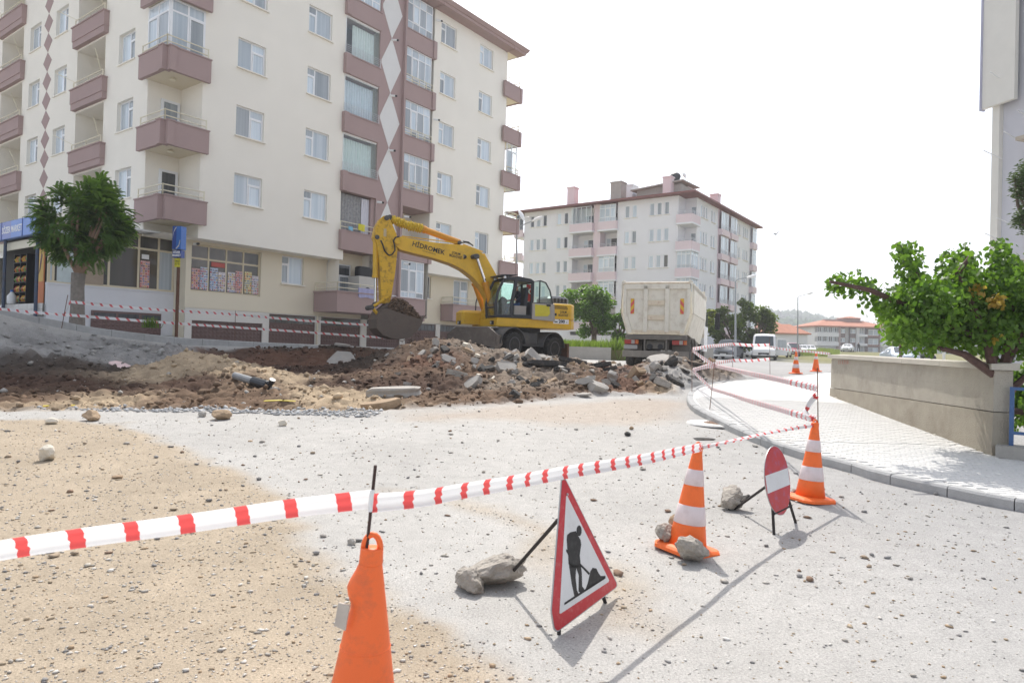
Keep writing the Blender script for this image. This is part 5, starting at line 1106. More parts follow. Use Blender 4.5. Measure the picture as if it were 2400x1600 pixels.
# local x runs towards the camera along its near-edge-on face, -y faces the street on the left
m = MB(); hs4 = [(x, x + 1.1, 3.5 + 2.9 * k, 4.9 + 2.9 * k, .15) for x in (2.0, 5.4, 8.2) for k in range(0, 8)]
holed(m, 0, 10.5, .3, 26, hs4, ff2); m.poly([(0, 0, .3), (0, 14, .3), (0, 14, 26), (0, 0, 26)]); m.poly([(10.5, 0, .3), (10.5, 14, .3), (10.5, 14, 26), (10.5, 0, 26)]); m.build('wall', mat('cool_grey_render', (.60, .60, .64), .9, .03, .6), b4)
for h in hs4: glazing(b4, 1.1, 1.4, CA, (h[0], .14, h[2]), (0, 0, 0))
crm = mat('cream_trim', (.74, .72, .66), .9, .03, 2)
for x in (.05, 1.2, 4.4, 6.9): MB().box(x, x + .25, -.18, -.002, .3, 26).build('pilaster', crm, b4)
m = MB(); m.box(-.2, .9, -.34, -.185, 10.0, 26); m.mi = 1; m.box(-.26, -.2, -.38, -.18, 9.95, 26); m.build('stair_shaft', [crm, mat('lilac_grey', (.42, .42, .52), .8)], b4)
for i, z in enumerate((3.1, 3.7, 4.6, 5.0, 5.6, 6.0, 7.0, 7.5, 8.3, 8.8, 9.3, 10.0, 10.9)): MB().tube([(.4 + .5 * (i % 4), -.15, z - .12), (.4 + .5 * (i % 4), -.75 - .12 * (i % 3), z + .08)], .016, 5).build('laundry_arm', MT['white'], b4)
for z, w_ in ((4.55, .16), (8.5, .12)): MB().box(1.2, 3.2, -.65, -.19, z, z + w_).build('window_shelf', mat('shelf_wood', (.50, .44, .36), .8) if 'shelf_wood' not in bpy.data.materials else bpy.data.materials['shelf_wood'], b4)
cl = MB(); cl.cbox(1.7, 2.5, -.52, -.36, 8.63, 10.2, .05); o = cl.build('hanging_cloth', mat('navy_cloth', (.02, .025, .06), .9)); o.location = b4.location; o.rotation_euler = b4.rotation_euler; tag(o, 'dark navy cloth hung out of the tower block window', 'laundry')

# ---------------------------------------------------------------- lamp posts, poles
def lamp(u, v0, v1, d, uh, vh, label):
    p = at(u, v0, d); top = at(u, v1, d); hd = at(uh, vh, d); t = thing('street_lamp', label, 'street lamp', (p.x, p.y, 0), 0, 'street lamps')
    g = MT['galv']; z0 = min(p.z, gz(p.x, p.y)); k = (top.xy - p.xy)
    MB().tube([(0, 0, z0 - .2), (k.x, k.y, top.z - .1)], [.10, .055], 8).build('pole', g, t)
    e = Vector((hd.x - p.x, hd.y - p.y, hd.z)); s = Vector((k.x, k.y, top.z)); dr = (e - s).normalized()
    MB().tube([(k.x, k.y, top.z - .12), s + dr * .15, e - dr * .35], .035, 6).build('arm', g, t)
    MB().tube([e - dr * .5, e - dr * .3, e, e + dr * .25, e + dr * .3], [.04, .09, .12, .08, .01], 8).build('lamp_head', MT['white'], t); return t
MT['galv'] = mat('galvanised_steel', (.33, .35, .37), .5, .06, 6, metal=.3)
lamp(1211, 800, 533, 46, 1262, 512, 'grey street lamp standing right of the tall cream block')
lamp(1724, 832, 656, 52, 1765, 647, 'grey street lamp in front of the pink block corner')
lamp(1870, 815, 695, 85, 1900, 687, 'distant street lamp left of the brown block of flats')
for i, (u, v0, v1, d, lb) in enumerate(((2128, 838, 752, 60, 'thin white pole seen under the fruit tree, left of the others'), (2138, 840, 760, 62, 'second white pole under the fruit tree'), (2212, 840, 770, 55, 'white pole in the gap below the fruit tree branches'))):
    p = at(u, v0, d); top = at(u, v1, d); t = MB().tube([(0, 0, gz(p.x, p.y) - .1), (0, 0, top.z)], .10, 6).build('pole', MT['white'] if i else MT['galv'], None, (p.x, p.y, 0)); t.name = 'white_pole'; tag(t, lb, 'pole', 'white poles')
# low concrete wall and weeds behind the digger
a, b = at(1326, 831, 40), at(1432, 832, 40); lwz = gz(a.x, a.y)
t = MB().box(-2.4, (b - a).length, 0, .3, lwz - .1, lwz + .75).build('low_wall', MT['concrete'], None, (a.x, a.y, 0), (0, 0, 0)); tag(t, 'low rough concrete retaining wall between digger and lorry', 'wall')
a, b = at(1332, 806, 52), at(1480, 806, 52); t = MB().box(-6, (b - a).length + 6, 0, .3, .5, at(1400, 803, 52).z).build('yard_wall', MT['concrete'], None, (a.x, a.y, 0), (0, 0, -.1)); tag(t, 'second concrete wall further back below the pink block', 'wall')
def grassblades(name, pts, h, col, seed, label=None):
    rs = np.random.RandomState(seed); m = MB(); tn = []
    for (x, y, z) in pts:
        a = rs.rand() * 2 * PI; hh = h * (.5 + rs.rand()); w_ = hh * .05 + .01; dx, dy = math.cos(a), math.sin(a); l = hh * .5 * rs.rand()
        m.poly([(x - dy * w_, y + dx * w_, z), (x + dy * w_, y - dx * w_, z), (x + dx * l, y + dy * l, z + hh)]); tn += [rs.rand()] * 3
    o = m.build(name, leafmat(name + '_green', col, tuple(c * 1.7 for c in col), .35), kind='stuff'); a = o.data.attributes.new('tone', 'FLOAT', 'POINT'); a.data.foreach_set('value', np.array(tn[:len(o.data.vertices)], dtype=np.float32)); return o
rs = np.random.RandomState(4)
p0, p1 = at(1300, 826, 41), at(1440, 826, 41); pts = [(p0.x + (p1.x - p0.x) * rs.rand(), 40.4 + 9 * rs.rand(), lwz + .6) for _ in range(5000)]
grassblades('verge_grass', pts, .45, (.12, .17, .03), 1)
MB().box(p0.x - 3, p1.x + .5, 40.3, 51.5, lwz - .2, lwz + .62).build('verge', structure.__call__ and mat('verge_earth', (.13, .13, .05), .95, .2, 2)); structure(bpy.data.objects['verge'])
pts = []
for _ in range(9000):
    u = 1868 + 100 * rs.rand(); d = 92 + 25 * rs.rand(); q = at(u, 820, d); hh = .5 * (1 - ((u - 1900) / 95) ** 2) * min(1, (d - 91) / 6); pts.append((q.x, q.y, gz(q.x, q.y) + max(0, hh)))
grassblades('bank_grass', pts, .35, (.15, .18, .07), 2)
m = MB(); rings = []
for i in range(14):
    u = 1862 + 110 * i / 13; row = []
    for j in range(8): d = 90.5 + 34 * j / 7; q = at(u, 820, d); row.append((q.x, q.y, gz(q.x, q.y) - .2 + max(0, .5 * (1 - ((u - 1900) / 95) ** 2)) * min(1, j / 2)))
    rings.append(row)
m.loft(rings, caps=False, closed=False); structure(m.build('grass_bank', mat('bank_earth', (.16, .18, .07), .95, .25, 1.5)))
# ================================================================ TREES
def leafcloud(name, parent, clusters, leaf, n, mt, seed, shape='broad', droop=.5, squash=1.):
    """many small leaves spread through clusters (x, y, z, r); returns the object"""
    rs = np.random.RandomState(seed); C_ = np.array(clusters); w_ = C_[:, 3] ** 2.2; w_ /= w_.sum()
    ci = rs.choice(len(C_), n, p=w_); d = rs.randn(n, 3); d /= np.linalg.norm(d, axis=1)[:, None]; rr_ = rs.rand(n) ** .45
    P = C_[ci, :3] + d * (rr_ * C_[ci, 3])[:, None] * np.array([1, 1, squash])
    s = leaf * (.6 + .75 * rs.rand(n)); a = rs.rand(n) * 2 * PI
    f = np.stack([np.cos(a), np.sin(a), -droop * (.3 + rs.rand(n))], 1); f /= np.linalg.norm(f, axis=1)[:, None]
    r_ = rs.randn(n, 3); r_ -= (r_ * f).sum(1)[:, None] * f; r_ /= np.linalg.norm(r_, axis=1)[:, None]; u_ = np.cross(f, r_)
    if shape == 'broad': prof = [(0, 0, 0), (.35, .36, .06), (.72, .30, .05), (1, 0, -.06), (.72, -.30, .05), (.35, -.36, .06)]
    else: prof = [(0, 0, 0), (.4, .16, .03), (1, 0, -.05), (.4, -.16, .03)]
    V = np.stack([P + f * (k[0] * s)[:, None] + r_ * (k[1] * s)[:, None] + u_ * (k[2] * s)[:, None] for k in prof], 1); k = len(prof)
    half = k // 2
    F = np.concatenate([np.array([[0, *range(1, half + 1)]]), np.array([[0, *range(half, k)]])], 0); q = F.shape[1]
    F = (F[None] + (np.arange(n) * k)[:, None, None]).reshape(-1, q).astype(np.int32); V = V.reshape(-1, 3).astype(np.float32)
    me = bpy.data.meshes.new(name); me.vertices.add(len(V)); me.vertices.foreach_set('co', V.ravel()); me.loops.add(F.size); me.loops.foreach_set('vertex_index', F.ravel())
    me.polygons.add(len(F)); me.polygons.foreach_set('loop_start', np.arange(0, F.size, q, dtype=np.int32)); me.polygons.foreach_set('loop_total', np.full(len(F), q, dtype=np.int32)); me.update(calc_edges=True)
    tn = np.clip(.2 + .55 * rs.rand(n) + .25 * vn(C_[ci, 0] * 3, C_[ci, 1] * 3 + C_[ci, 2] * 2, seed), 0, 1); at_ = me.attributes.new('tone', 'FLOAT', 'POINT'); at_.data.foreach_set('value', np.repeat(tn, k).astype(np.float32))
    me.materials.append(mt); return link(name, me, parent, kind='stuff')
bark = mat('bark', (.16, .125, .10), .95, .3, 12, .7, 40); barkg = mat('grey_bark', (.23, .205, .18), .95, .25, 10, .7, 40)
lg1 = leafmat('dark_leaf', (.045, .11, .032), (.16, .25, .06), .45); lg2 = leafmat('bright_leaf', (.05, .115, .022), (.14, .235, .045), .48); lg3 = leafmat('yellow_leaf', (.13, .18, .03), (.24, .26, .06), .5); lg4 = leafmat('mid_leaf', (.06, .105, .03), (.16, .20, .06), .42); lgp = leafmat('pine_leaf', (.05, .085, .035), (.10, .14, .06), .2); lgo = leafmat('amber_leaf', (.35, .22, .05), (.45, .32, .09), .5)
def tree(label, base, clusters, leaf, n, mt, seed, trunk_r=.12, shape='broad', droop=.5, name='street_tree', fork=.45, squash=1., bk=None, group=None):
    t = thing(name, label, 'tree', (base[0], base[1], base[2]), 0, group); r = random.Random(seed); m = MB()
    cz = sum(c[2] for c in clusters) / len(clusters) - base[2]; fk = Vector((0, 0, cz * fork))
    m.tube([(0, 0, -.15), (.03, 0, fk.z * .4), (.0, .02, fk.z)], [trunk_r * 1.25, trunk_r, trunk_r * .9], 8); m.build('trunk', bk or bark, t)
    for c in clusters[:14]:
        e = Vector(c[:3]) - Vector(base); k = fk.lerp(e, .5) + Vector((r.uniform(-.1, .1), r.uniform(-.1, .1), .12))
        MB().tube([fk - Vector((0, 0, .1)), k, e], [trunk_r * .5, trunk_r * .3, trunk_r * .1], 5).build('limb', bk or bark, t)
    leafcloud('crown', t, [(c[0] - base[0], c[1] - base[1], c[2] - base[2], c[3]) for c in clusters], leaf, n, mt, seed, shape, droop, squash); return t
def blob(u0, v0, ru, rv, d, n, seed, rc=.35, dd=1., fill=1.):                           # clusters through an egg-shaped crown
    r = random.Random(seed); out = []; s = d / F_PX
    while len(out) < n:
        a, b, c = r.uniform(-1, 1), r.uniform(-1, 1), r.uniform(-1, 1); q = a * a + b * b + c * c
        if q > 1 or q < .12 * fill: continue
        p = at(u0 + a * ru, v0 + b * rv, d); out.append((p.x, p.y + c * ru * s * dd, p.z, rc * ru * s * r.uniform(.6, 1.15)))
    return out
# young ailanthus by the market: sprays of feathered leaflets
tb = at(180, 768, 21.2); tb = Vector((tb.x, tb.y, lsz((tb - B1).dot(_ex)) - .05)); r = random.Random(3)
cl1 = blob(195, 520, 82, 84, 21.2, 30, 5, .34) + blob(205, 455, 62, 30, 21.2, 8, 6, .38) + blob(142, 530, 42, 70, 21.2, 7, 9, .4) + blob(255, 540, 40, 40, 21.2, 6, 10, .4)
t = thing('street_tree', 'young leafy street tree with a bare grey trunk in front of the market', 'tree', tb[:])
m = MB(); fkz = at(180, 640, 21.2).z - tb.z
m.tube([(0, 0, -.1), (.0, 0, .6), (-.02, 0, fkz * .75), (.0, 0, fkz)], [.24, .20, .19, .20], 10); m.build('trunk', barkg, t)
lf = {}
for i, c in enumerate(cl1[:16]):
    e = Vector(c[:3]) - tb; k = Vector((0, 0, fkz)).lerp(e, .5) + Vector((r.uniform(-.1, .1), 0, .1)); MB().tube([(0, 0, fkz - .1), k, e], [.07, .045, .02], 5).build('limb', mat('twig_bark', (.30, .20, .14), .9, .15, 8) if i == 0 else bpy.data.materials['twig_bark'], t)
# feathered leaves: a stalk with pairs of leaflets
rs = np.random.RandomState(9); V, Fq, tn = [], [], []
C_ = np.array(cl1); 
for _ in range(1900):
    c = C_[rs.randint(len(C_))]; d = rs.randn(3); d /= np.linalg.norm(d); p = c[:3] - np.array(tb) + d * c[3] * rs.rand() ** .5 * 1.05
    out_ = p - np.array([0, 0, (at(192, 520, 21.2).z - tb.z)]); out_[2] *= .6; out_ += .8 * rs.randn(3); out_[2] -= .12; out_ /= np.linalg.norm(out_); L_ = .24 + .18 * rs.rand(); sd_ = np.cross(out_, [0, 0, 1.]); sd_ /= np.linalg.norm(sd_) + 1e-6; tone = np.clip(.15 + .6 * rs.rand() + .2 * (out_[2] > 0), 0, 1)
    for k in range(8):
        q = p + out_ * L_ * k / 8 + np.array([0, 0, -.10]) * (k / 8) ** 2
        for sg_ in (-1, 1):
            tip = q + (sd_ * sg_ * .9 + out_ * .45 + np.array([0, 0, -.30])) * .14; mid = (q + tip) / 2 + out_ * .027; mid2 = (q + tip) / 2 - out_ * .027; b = len(V); V += [q, mid, tip, mid2]; Fq.append((b, b + 1, b + 2, b + 3)); tn += [tone] * 4
me = bpy.data.meshes.new('crown'); me.from_pydata([tuple(x) for x in V], [], Fq); a_ = me.attributes.new('tone', 'FLOAT', 'POINT'); a_.data.foreach_set('value', np.array(tn, dtype=np.float32)); me.materials.append(lg1); link('crown', me, t, kind='stuff')
# trees below the pink block
p = at(1392, 800, 52); tree('broad dark green tree between the digger and the lorry', (p.x, p.y, 1.0), blob(1385, 725, 58, 62, 52, 30, 2, .36), .19, 9000, lg2, 21, .22)
p = at(1450, 806, 50); tree('lower green tree tucked behind the left side of the lorry', (p.x, p.y, 1.0), blob(1448, 755, 30, 45, 50, 14, 3, .45), .18, 4200, lg2, 22, .15)
p = at(1722, 800, 66); tree('dark leafy tree behind the silver parked car', (p.x, p.y, 1.), blob(1700, 765, 38, 40, 66, 16, 4, .42), .24, 4500, lg4, 23, .2)
p = at(1770, 800, 67); tree('lighter leafy tree behind the white minibus', (p.x, p.y, 1.), blob(1760, 762, 46, 46, 67, 18, 5, .40) + blob(1752, 716, 14, 14, 67, 4, 7, .7), .24, 5200, lg4, 24, .2)
p = at(1648, 800, 60); tree('yellow green tree peeping out right of the lorry', (p.x, p.y, 1.), blob(1652, 752, 18, 42, 60, 8, 8, .6), .22, 1800, lg3, 25, .12)
p = at(1160, 790, 62); tree('green bush in the gap below the digger boom', (p.x, p.y, 1.), blob(1150, 700, 30, 42, 62, 9, 18, .5), .24, 2200, lg2, 35, .12)
p = at(2110, 830, 34); tree('yellow green young tree behind the fruit tree and wall', (p.x, p.y, .9), blob(2130, 738, 62, 58, 34, 16, 11, .34), .13, 2200, lg3, 26, .08)
p = at(2140, 838, 105); tree('round dark bush in the hollow beyond the wall', (p.x, p.y, 1.5), blob(2130, 812, 44, 20, 105, 10, 12, .5), .45, 2000, lg4, 27, .2, name='bush')
# pine sprays at the right edge
p = at(2420, 830, 15); pc_ = [(*at(u, v, 15)[:], k) for u, v, k in ((2392, 420, .2), (2400, 440, .25), (2412, 400, .3), (2385, 452, .15), (2395, 505, .22), (2410, 520, .3), (2388, 520, .15), (2378, 418, .12), (2420, 460, .35))]
tree('feathery pine sprays entering at the right edge by the tower block', (p.x, p.y, gz(p.x, p.y)), pc_, .10, 2600, lgp, 28, .12, 'thin', .2, 'pine_tree', .8)

# the fruit tree that leans over the wall
TB = at(2352, 1000, 10.3); TB = Vector((TB.x, TB.y, gz(TB.x, TB.y))); D_ = 9.6
ft = thing('fruit_tree', 'broad leaved fruit tree leaning over the concrete wall at the right', 'tree', TB[:])
def rel(u, v, d): return at(u, v, d) - TB
fk = rel(2345, 910, 10.2)
m = MB(); m.tube([(0, 0, -.1), rel(2348, 985, 10.3), fk, rel(2330, 840, 10.1), rel(2310, 760, 10.0)], [.10, .085, .075, .06, .04], 8); m.build('trunk', mat('plum_bark', (.10, .06, .05), .9, .3, 14, .6, 50), ft)
pb_ = bpy.data.materials['plum_bark']
limbs = [[(2340, 900), (2310, 800), (2230, 760), (2120, 715), (2040, 680), (1985, 668), (1945, 660)], [(2345, 905), (2365, 800), (2370, 700), (2350, 600), (2330, 570)], [(2230, 760), (2190, 700), (2150, 655), (2130, 600), (2100, 570)], [(2310, 800), (2270, 700), (2245, 640), (2275, 600)], [(2340, 880), (2390, 790), (2420, 700), (2440, 640)], [(2230, 770), (2160, 780), (2120, 800), (2110, 815)], [(2335, 880), (2260, 830), (2200, 815)], [(2352, 930), (2385, 900), (2415, 870)], [(2358, 960), (2390, 965), (2415, 970)]]
cl = []; r = random.Random(14)
for li, L_ in enumerate(limbs):
    pts = [rel(u, v, D_ + (.35 * (li % 3) - .3)) for u, v in L_]; rad = [.055 * (1 - i / len(pts)) + .012 for i in range(len(pts))]
    MB().tube(pts, rad, 6).build('limb', pb_, ft)
    for i in range(2 if li != 1 else 1, len(L_)):
        for k in range(4):
            f_ = k / 4; u = L_[i - 1][0] * (1 - f_) + L_[i][0] * f_; v = L_[i - 1][1] * (1 - f_) + L_[i][1] * f_
            g_ = .16 if (li == 0 and i > 4) or (li == 2 and i > 2) or (li == 1 and i > 2) else .30
            q = rel(u + r.uniform(-22, 22) * g_ / .3, v + r.uniform(-20, 22) * g_ / .3, D_ + r.uniform(-.5, .5)); cl.append((*q, g_ * r.uniform(.7, 1.1)))
cl = [c for c in cl if not ((c[2] + TB.z) < 1.75 and c[0] + TB.x < 7.6)]
for k in range(66):                                                              # the body of the crown
    u = r.uniform(2090, 2410); top_ = np.interp(u, [2080, 2130, 2200, 2250, 2300, 2330, 2410], [690, 655, 650, 625, 640, 600, 610]); bot = np.interp(u, [2080, 2110, 2150, 2250, 2330, 2410], [762, 785, 792, 790, 805, 830]); v = r.uniform(top_ + 20, bot - 14)
    q = rel(u, v, D_ + r.uniform(-.7, 1.1)); cl.append((*q, r.uniform(.20, .34)))
for u, v in ((2352, 590), (2345, 620), (2335, 655), (2395, 640), (2390, 610), (2265, 640), (2240, 650), (2010, 655), (2110, 590), (2120, 625), (2135, 645)): cl.append((*rel(u, v, D_), .17))
for k in range(22): cl.append((*rel(r.uniform(2362, 2425), r.uniform(850, 985), 10.6 + r.uniform(-.2, .4)), .20))
leafcloud('foliage', ft, cl, .078, 15500, lg2, 41, 'broad', 1.1)
leafcloud('amber_foliage', ft, [(*rel(2335, 700, D_ - .55), .10), (*rel(2290, 675, D_ - .5), .10), (*rel(2345, 715, D_ - .5), .06), (*rel(2335, 790, D_ - .5), .05)], .08, 90, lgo, 42, 'broad', .8)
lm = MB(); lm.poly([(0, 0, 0), (.034, .034, .006), (.031, .07, .004), (0, .10, -.008)]); lm.poly([(0, 0, 0), (0, .10, -.008), (-.031, .07, .004), (-.034, .034, .006)])
lme = lm.mesh('leaf', lg2); a_ = lme.attributes.new('tone', 'FLOAT', 'POINT'); a_.data.foreach_set('value', np.full(8, .65, dtype=np.float32))
rs = np.random.RandomState(77); w_ = np.array([c[3] for c in cl]) ** 2; w_ /= w_.sum()
for k in range(290):
    c = cl[rs.choice(len(cl), p=w_)]; d = rs.randn(3); d /= np.linalg.norm(d); d[1] = -abs(d[1])
    o = link('leaf', lme, ft, tuple(np.array(c[:3]) + d * c[3] * 1.02), (rs.uniform(-2.3, -1.0), rs.uniform(-.6, .6), rs.uniform(-1.5, 1.5))); k_ = .65 + .45 * rs.rand(); o.scale = (k_, k_, k_)
# ================================================================ DIGGER
EXA = PI + R(25); EX = Vector((.45, 27.2, 1.0))
ex = thing('excavator', 'yellow wheeled excavator with raised boom and a full bucket of soil', 'excavator', EX[:], EXA)
_ei = Matrix.Translation(EX) @ Matrix.Rotation(EXA, 4, 'Z'); _ei = _ei.inverted()
_ed = Vector((-math.sin(EXA), math.cos(EXA), 0))
def e(u, v, y):                                           # pixel -> (x, z) on the machine's plane y
    r = ray(u, v); t = ((EX - CAM).dot(_ed) + y) / r.dot(_ed); p = _ei @ (CAM + r * t); return p.x, p.z
def e3(x, y, z=None): return e(840 + x / 3.92, 480 + y / 3.92, z if z is not None else .25)
yel = mat('digger_yellow', (.68, .40, .015), .42, .07, 2.5, spec=.5, dirt=(.30, .17, .04), dscale=3., damt=.45)
yelw = mat('digger_yellow_worn', (.66, .39, .02), .5, .10, 3, spec=.4, dirt=(.10, .045, .02), dscale=5.5, damt=.9)
chas = mat('chassis_grey', (.075, .075, .075), .7, .15, 4, dirt=(.19, .165, .135), dscale=2.2, damt=.55)
bkt = mat('bucket_steel', (.135, .105, .085), .65, .25, 4, .3, 40, metal=.2, dirt=(.09, .06, .045), dscale=4, damt=.6)
blad = mat('blade_steel', (.15, .125, .105), .7, .2, 4, .2, 30, metal=.15, dirt=(.27, .24, .21), dscale=3, damt=.5)
cabm = mat('cab_grey', (.030, .032, .037), .45, .08, 3)
chrome = mat('chrome_rod', (.75, .75, .76), .15, .02, 3, metal=1.)
hose = mat('hydraulic_hose', (.018, .018, .018), .5, .1, 6)
trim = mat('warm_grey_trim', (.36, .33, .30), .6, .05, 3)
ink = mat('black_ink', (.018, .018, .02), .6, .02, 3)
fx = lambda u, v, w_: (u, w_, v)
# boom
bt = [e3(*p) for p in ((335, 318), (365, 296), (400, 290), (550, 322), (700, 345), (960, 368), (1080, 400), (1150, 450), (1210, 540), (1260, 640), (1300, 715), (1290, 860), (1260, 990), (1235, 1040))]
bb = [e3(*p) for p in ((1200, 1010), (1190, 860), (1140, 770), (1060, 672), (960, 595), (860, 545), (700, 492), (500, 443), (385, 412), (340, 375), (328, 345))]
def beam(outline, y0, y1, name, m_, inset=.02):
    c = MB(); c.prism(outline, y0, y1, fx); n = len(outline); cx = sum(p[0] for p in outline) / n
    o = c.build(name, m_, ex); bv = o.modifiers.new('edge', 'BEVEL'); bv.width = inset; bv.segments = 2; bv.limit_method = 'ANGLE'; return o
boom = beam(bt + bb, -.25, .25, 'boom', yel)
arm = beam([e3(*p, .2) for p in ((200, 130), (235, 100), (270, 98), (300, 150), (350, 262), (362, 330), (360, 430), (340, 620), (305, 830), (292, 905), (215, 905), (205, 700), (192, 500), (170, 360), (140, 300), (160, 200))], -.20, .20, 'arm', yelw)
def pin(x, y, r, y0, y1, name='pin', m_=None): a, b_ = e3(x, y, y1); return MB().lathe([(r * .7, y0), (r, y0 + .01), (r, y1 - .01), (r * .7, y1)], (a, 0, b_), 14, 'y').build(name, m_ or chas, ex)
pin(365, 330, .13, -.34, .34, 'boom_pin', yelw); pin(265, 118, .09, -.3, .3); pin(175, 295, .08, -.26, .26); pin(1080, 470, .085, -.55, .60); pin(935, 345, .07, -.18, .24); pin(285, 965, .11, -.3, .3); pin(125, 940, .09, -.36, .36); pin(230, 1070, .09, -.36, .36)
def cyl(p0, p1, p2, y, r1, r2, name, m_=None):             # barrel p0-p1, rod p1-p2
    a, b_, c = [Vector((e3(*p, y)[0], y, e3(*p, y)[1])) for p in (p0, p1, p2)]; g = (b_ - a).normalized()
    o = MB().tube([a, a + g * .05, b_ - g * .12, b_ - g * .11, b_], [r1 * .8, r1, r1, r1 * 1.18, r1 * 1.18], 12).build(name, m_ or yel, ex); MB().tube([b_ - g * .02, c], r2, 10).build('rod', chrome, o)
    MB().lathe([(.06, -.09), (.10, -.08), (.10, .08), (.06, .09)], c, 10, 'y').build('rod_eye', chas, o); return o
orng = mat('orange_paint', (.64, .27, .012), .4, .05, 3, dirt=(.30, .13, .03), dscale=3, damt=.3)
cyl((935, 350), (590, 222), (285, 118), .0, .125, .06, 'arm_cylinder', orng)
wr = MB(); a = Vector((e3(300, 128, 0)[0], 0, e3(300, 128, 0)[1])); b_ = Vector((e3(590, 218, 0)[0], 0, e3(590, 218, 0)[1])); rings = []; r = random.Random(8); N_ = 46
ax = (b_ - a).normalized(); sdv = Vector((0, 1, 0)); upv = ax.cross(sdv)
for i in range(N_ + 1):                                     # crumpled canvas sleeve round the rod
    c = a.lerp(b_, i / N_) - upv * .02 * 0; rr = (.15 + .035 * math.sin(i * 1.9) + .02 * r.uniform(-1, 1)) * (1 if 1 < i < N_ - 1 else .8); sag = Vector((0, 0, -.05)) * math.sin(PI * i / N_)
    rings.append([c + sag + (sdv * math.cos(2 * PI * k / 16) + upv * math.sin(2 * PI * k / 16)) * rr * (1 + .10 * math.sin(3 * k + i) + .05 * r.uniform(-1, 1)) for k in range(16)])
wr.loft(rings); wr.build('canvas_sleeve', mat('yellow_canvas', (.60, .42, .03), .75, .2, 9, .3, 30), ex)
cyl((160, 305), (156, 672), (155, 915), .0, .105, .05, 'bucket_cylinder')
cyl((1245, 1030), (1165, 708), (1085, 475), .44, .115, .058, 'boom_cylinder', orng); cyl((1185, 1050), (1066, 715), (985, 480), -.44, .115, .058, 'boom_cylinder', orng)
for y in (-.27, .27):                                       # bucket linkage: two rockers, two links
    q = [Vector((e3(*p, y)[0], y, e3(*p, y)[1])) for p in ((290, 835), (125, 940), (230, 1072))]
    MB().tube([q[0], q[1]], .055, 6).build('rocker', yelw, ex); MB().tube([q[1], q[1].lerp(q[2], .5), q[2]], [.07, .06, .07], 6).build('link', yelw, ex)
# bucket: two cheek plates, a curved shell, a lip with teeth
prof = [(5.72, 1.80), (5.95, 1.72), (6.08, 1.40), (6.07, 1.08), (5.83, .84), (5.55, .75), (5.25, .71), (4.92, .76), (4.66, .95), (4.46, 1.24), (4.36, 1.46)]
inn = [(4.44, 1.46), (4.53, 1.28), (4.72, 1.01), (4.95, .83), (5.25, .78), (5.53, .82), (5.78, .90), (5.99, 1.11), (6.0, 1.38), (5.88, 1.66), (5.70, 1.72)]
BW = .62
bo = MB(); bo.prism(prof + inn, -BW, BW, fx); bk_ = bo.build('bucket', bkt, ex)
for y in (-BW - .03, BW): MB().prism(prof + [(4.66, 1.50), (5.40, 1.70)], y, y + .03, fx).build('cheek_plate', bkt, bk_)
for y in np.linspace(-BW + .08, BW - .08, 5): MB().hexa([(4.40, y - .05, 1.42), (4.48, y - .05, 1.42), (4.48, y + .05, 1.42), (4.40, y + .05, 1.42), (4.24, y - .025, 1.62), (4.27, y - .025, 1.63), (4.27, y + .025, 1.63), (4.24, y + .025, 1.62)]).build('tooth', bkt, bk_)
MB().prism([(5.45, 2.0), (5.62, 2.02), (5.98, 1.72), (6.0, 1.45), (5.86, 1.70), (5.66, 1.74), (5.42, 1.70)], .20, .26, fx).build('bucket_lug', bkt, bk_); MB().prism([(5.45, 2.0), (5.62, 2.02), (5.98, 1.72), (6.0, 1.45), (5.86, 1.70), (5.66, 1.74), (5.42, 1.70)], -.26, -.20, fx).build('bucket_lug', bkt, bk_)
sl = MB(); n1, n2 = 26, 16                                    # the heap of soil in the bucket
hv = []
for i in range(n1 + 1):
    x = 4.40 + (5.62 - 4.40) * i / n1; row = []
    for j in range(n2 + 1):
        y = -BW + .02 + (2 * BW - .04) * j / n2; ed = (1 - (abs(y) / BW) ** 3) * math.sin(PI * (i + .6) / (n1 + 1.2)) ** .6; base = 1.40 + (x - 4.40) * .26
        row.append((x, y, base + .56 * ed * (1 + .25 * (x - 5)) + .07 * noise.noise(Vector((x * 6, y * 6, 1))) + .05 * noise.noise(Vector((x * 15, y * 15, 4)))))
    hv.append(row)
sl.loft(hv, caps=False, closed=False)
soil = mat('moist_soil', (.115, .075, .05), .95, .4, 9, .8, 35); ls = sl.build('soil_load', soil, None, EX[:], (0, 0, EXA)); ls['kind'] = 'stuff'
rs = np.random.RandomState(2); n = 900; px_ = 4.42 + 1.15 * rs.rand(n); py_ = (rs.rand(n) - .5) * 2 * BW * .95
pts = []
for x, y in zip(px_, py_):
    i = (x - 4.40) / 1.22 * n1; ed = (1 - (abs(y) / BW) ** 3) * max(0, math.sin(PI * (i + .6) / (n1 + 1.2))) ** .6; pts.append(_ei.inverted() @ Vector((x, y, 1.40 + (x - 4.40) * .26 + .56 * ed * (1 + .25 * (x - 5)) + .02)))
sprinkle('soil_load_clods', pts, .02 + .045 * rs.rand(n) ** 3, np.array((.135, .09, .06)) * (.5 + .9 * rs.rand(n, 1)), seed=31, flat=.9)
n = 420; t_ = rs.rand(n); pts = [_ei.inverted() @ Vector((4.45 + .55 * rs.rand() - .1 * k, (rs.rand() - .5) * 1.2, 1.15 - 1.0 * k)) for k in t_]
sprinkle('falling_soil', pts, .008 + .028 * rs.rand(n) ** 3, np.array((.16, .11, .075)) * (.6 + .6 * rs.rand(n, 1)), seed=32, flat=1)
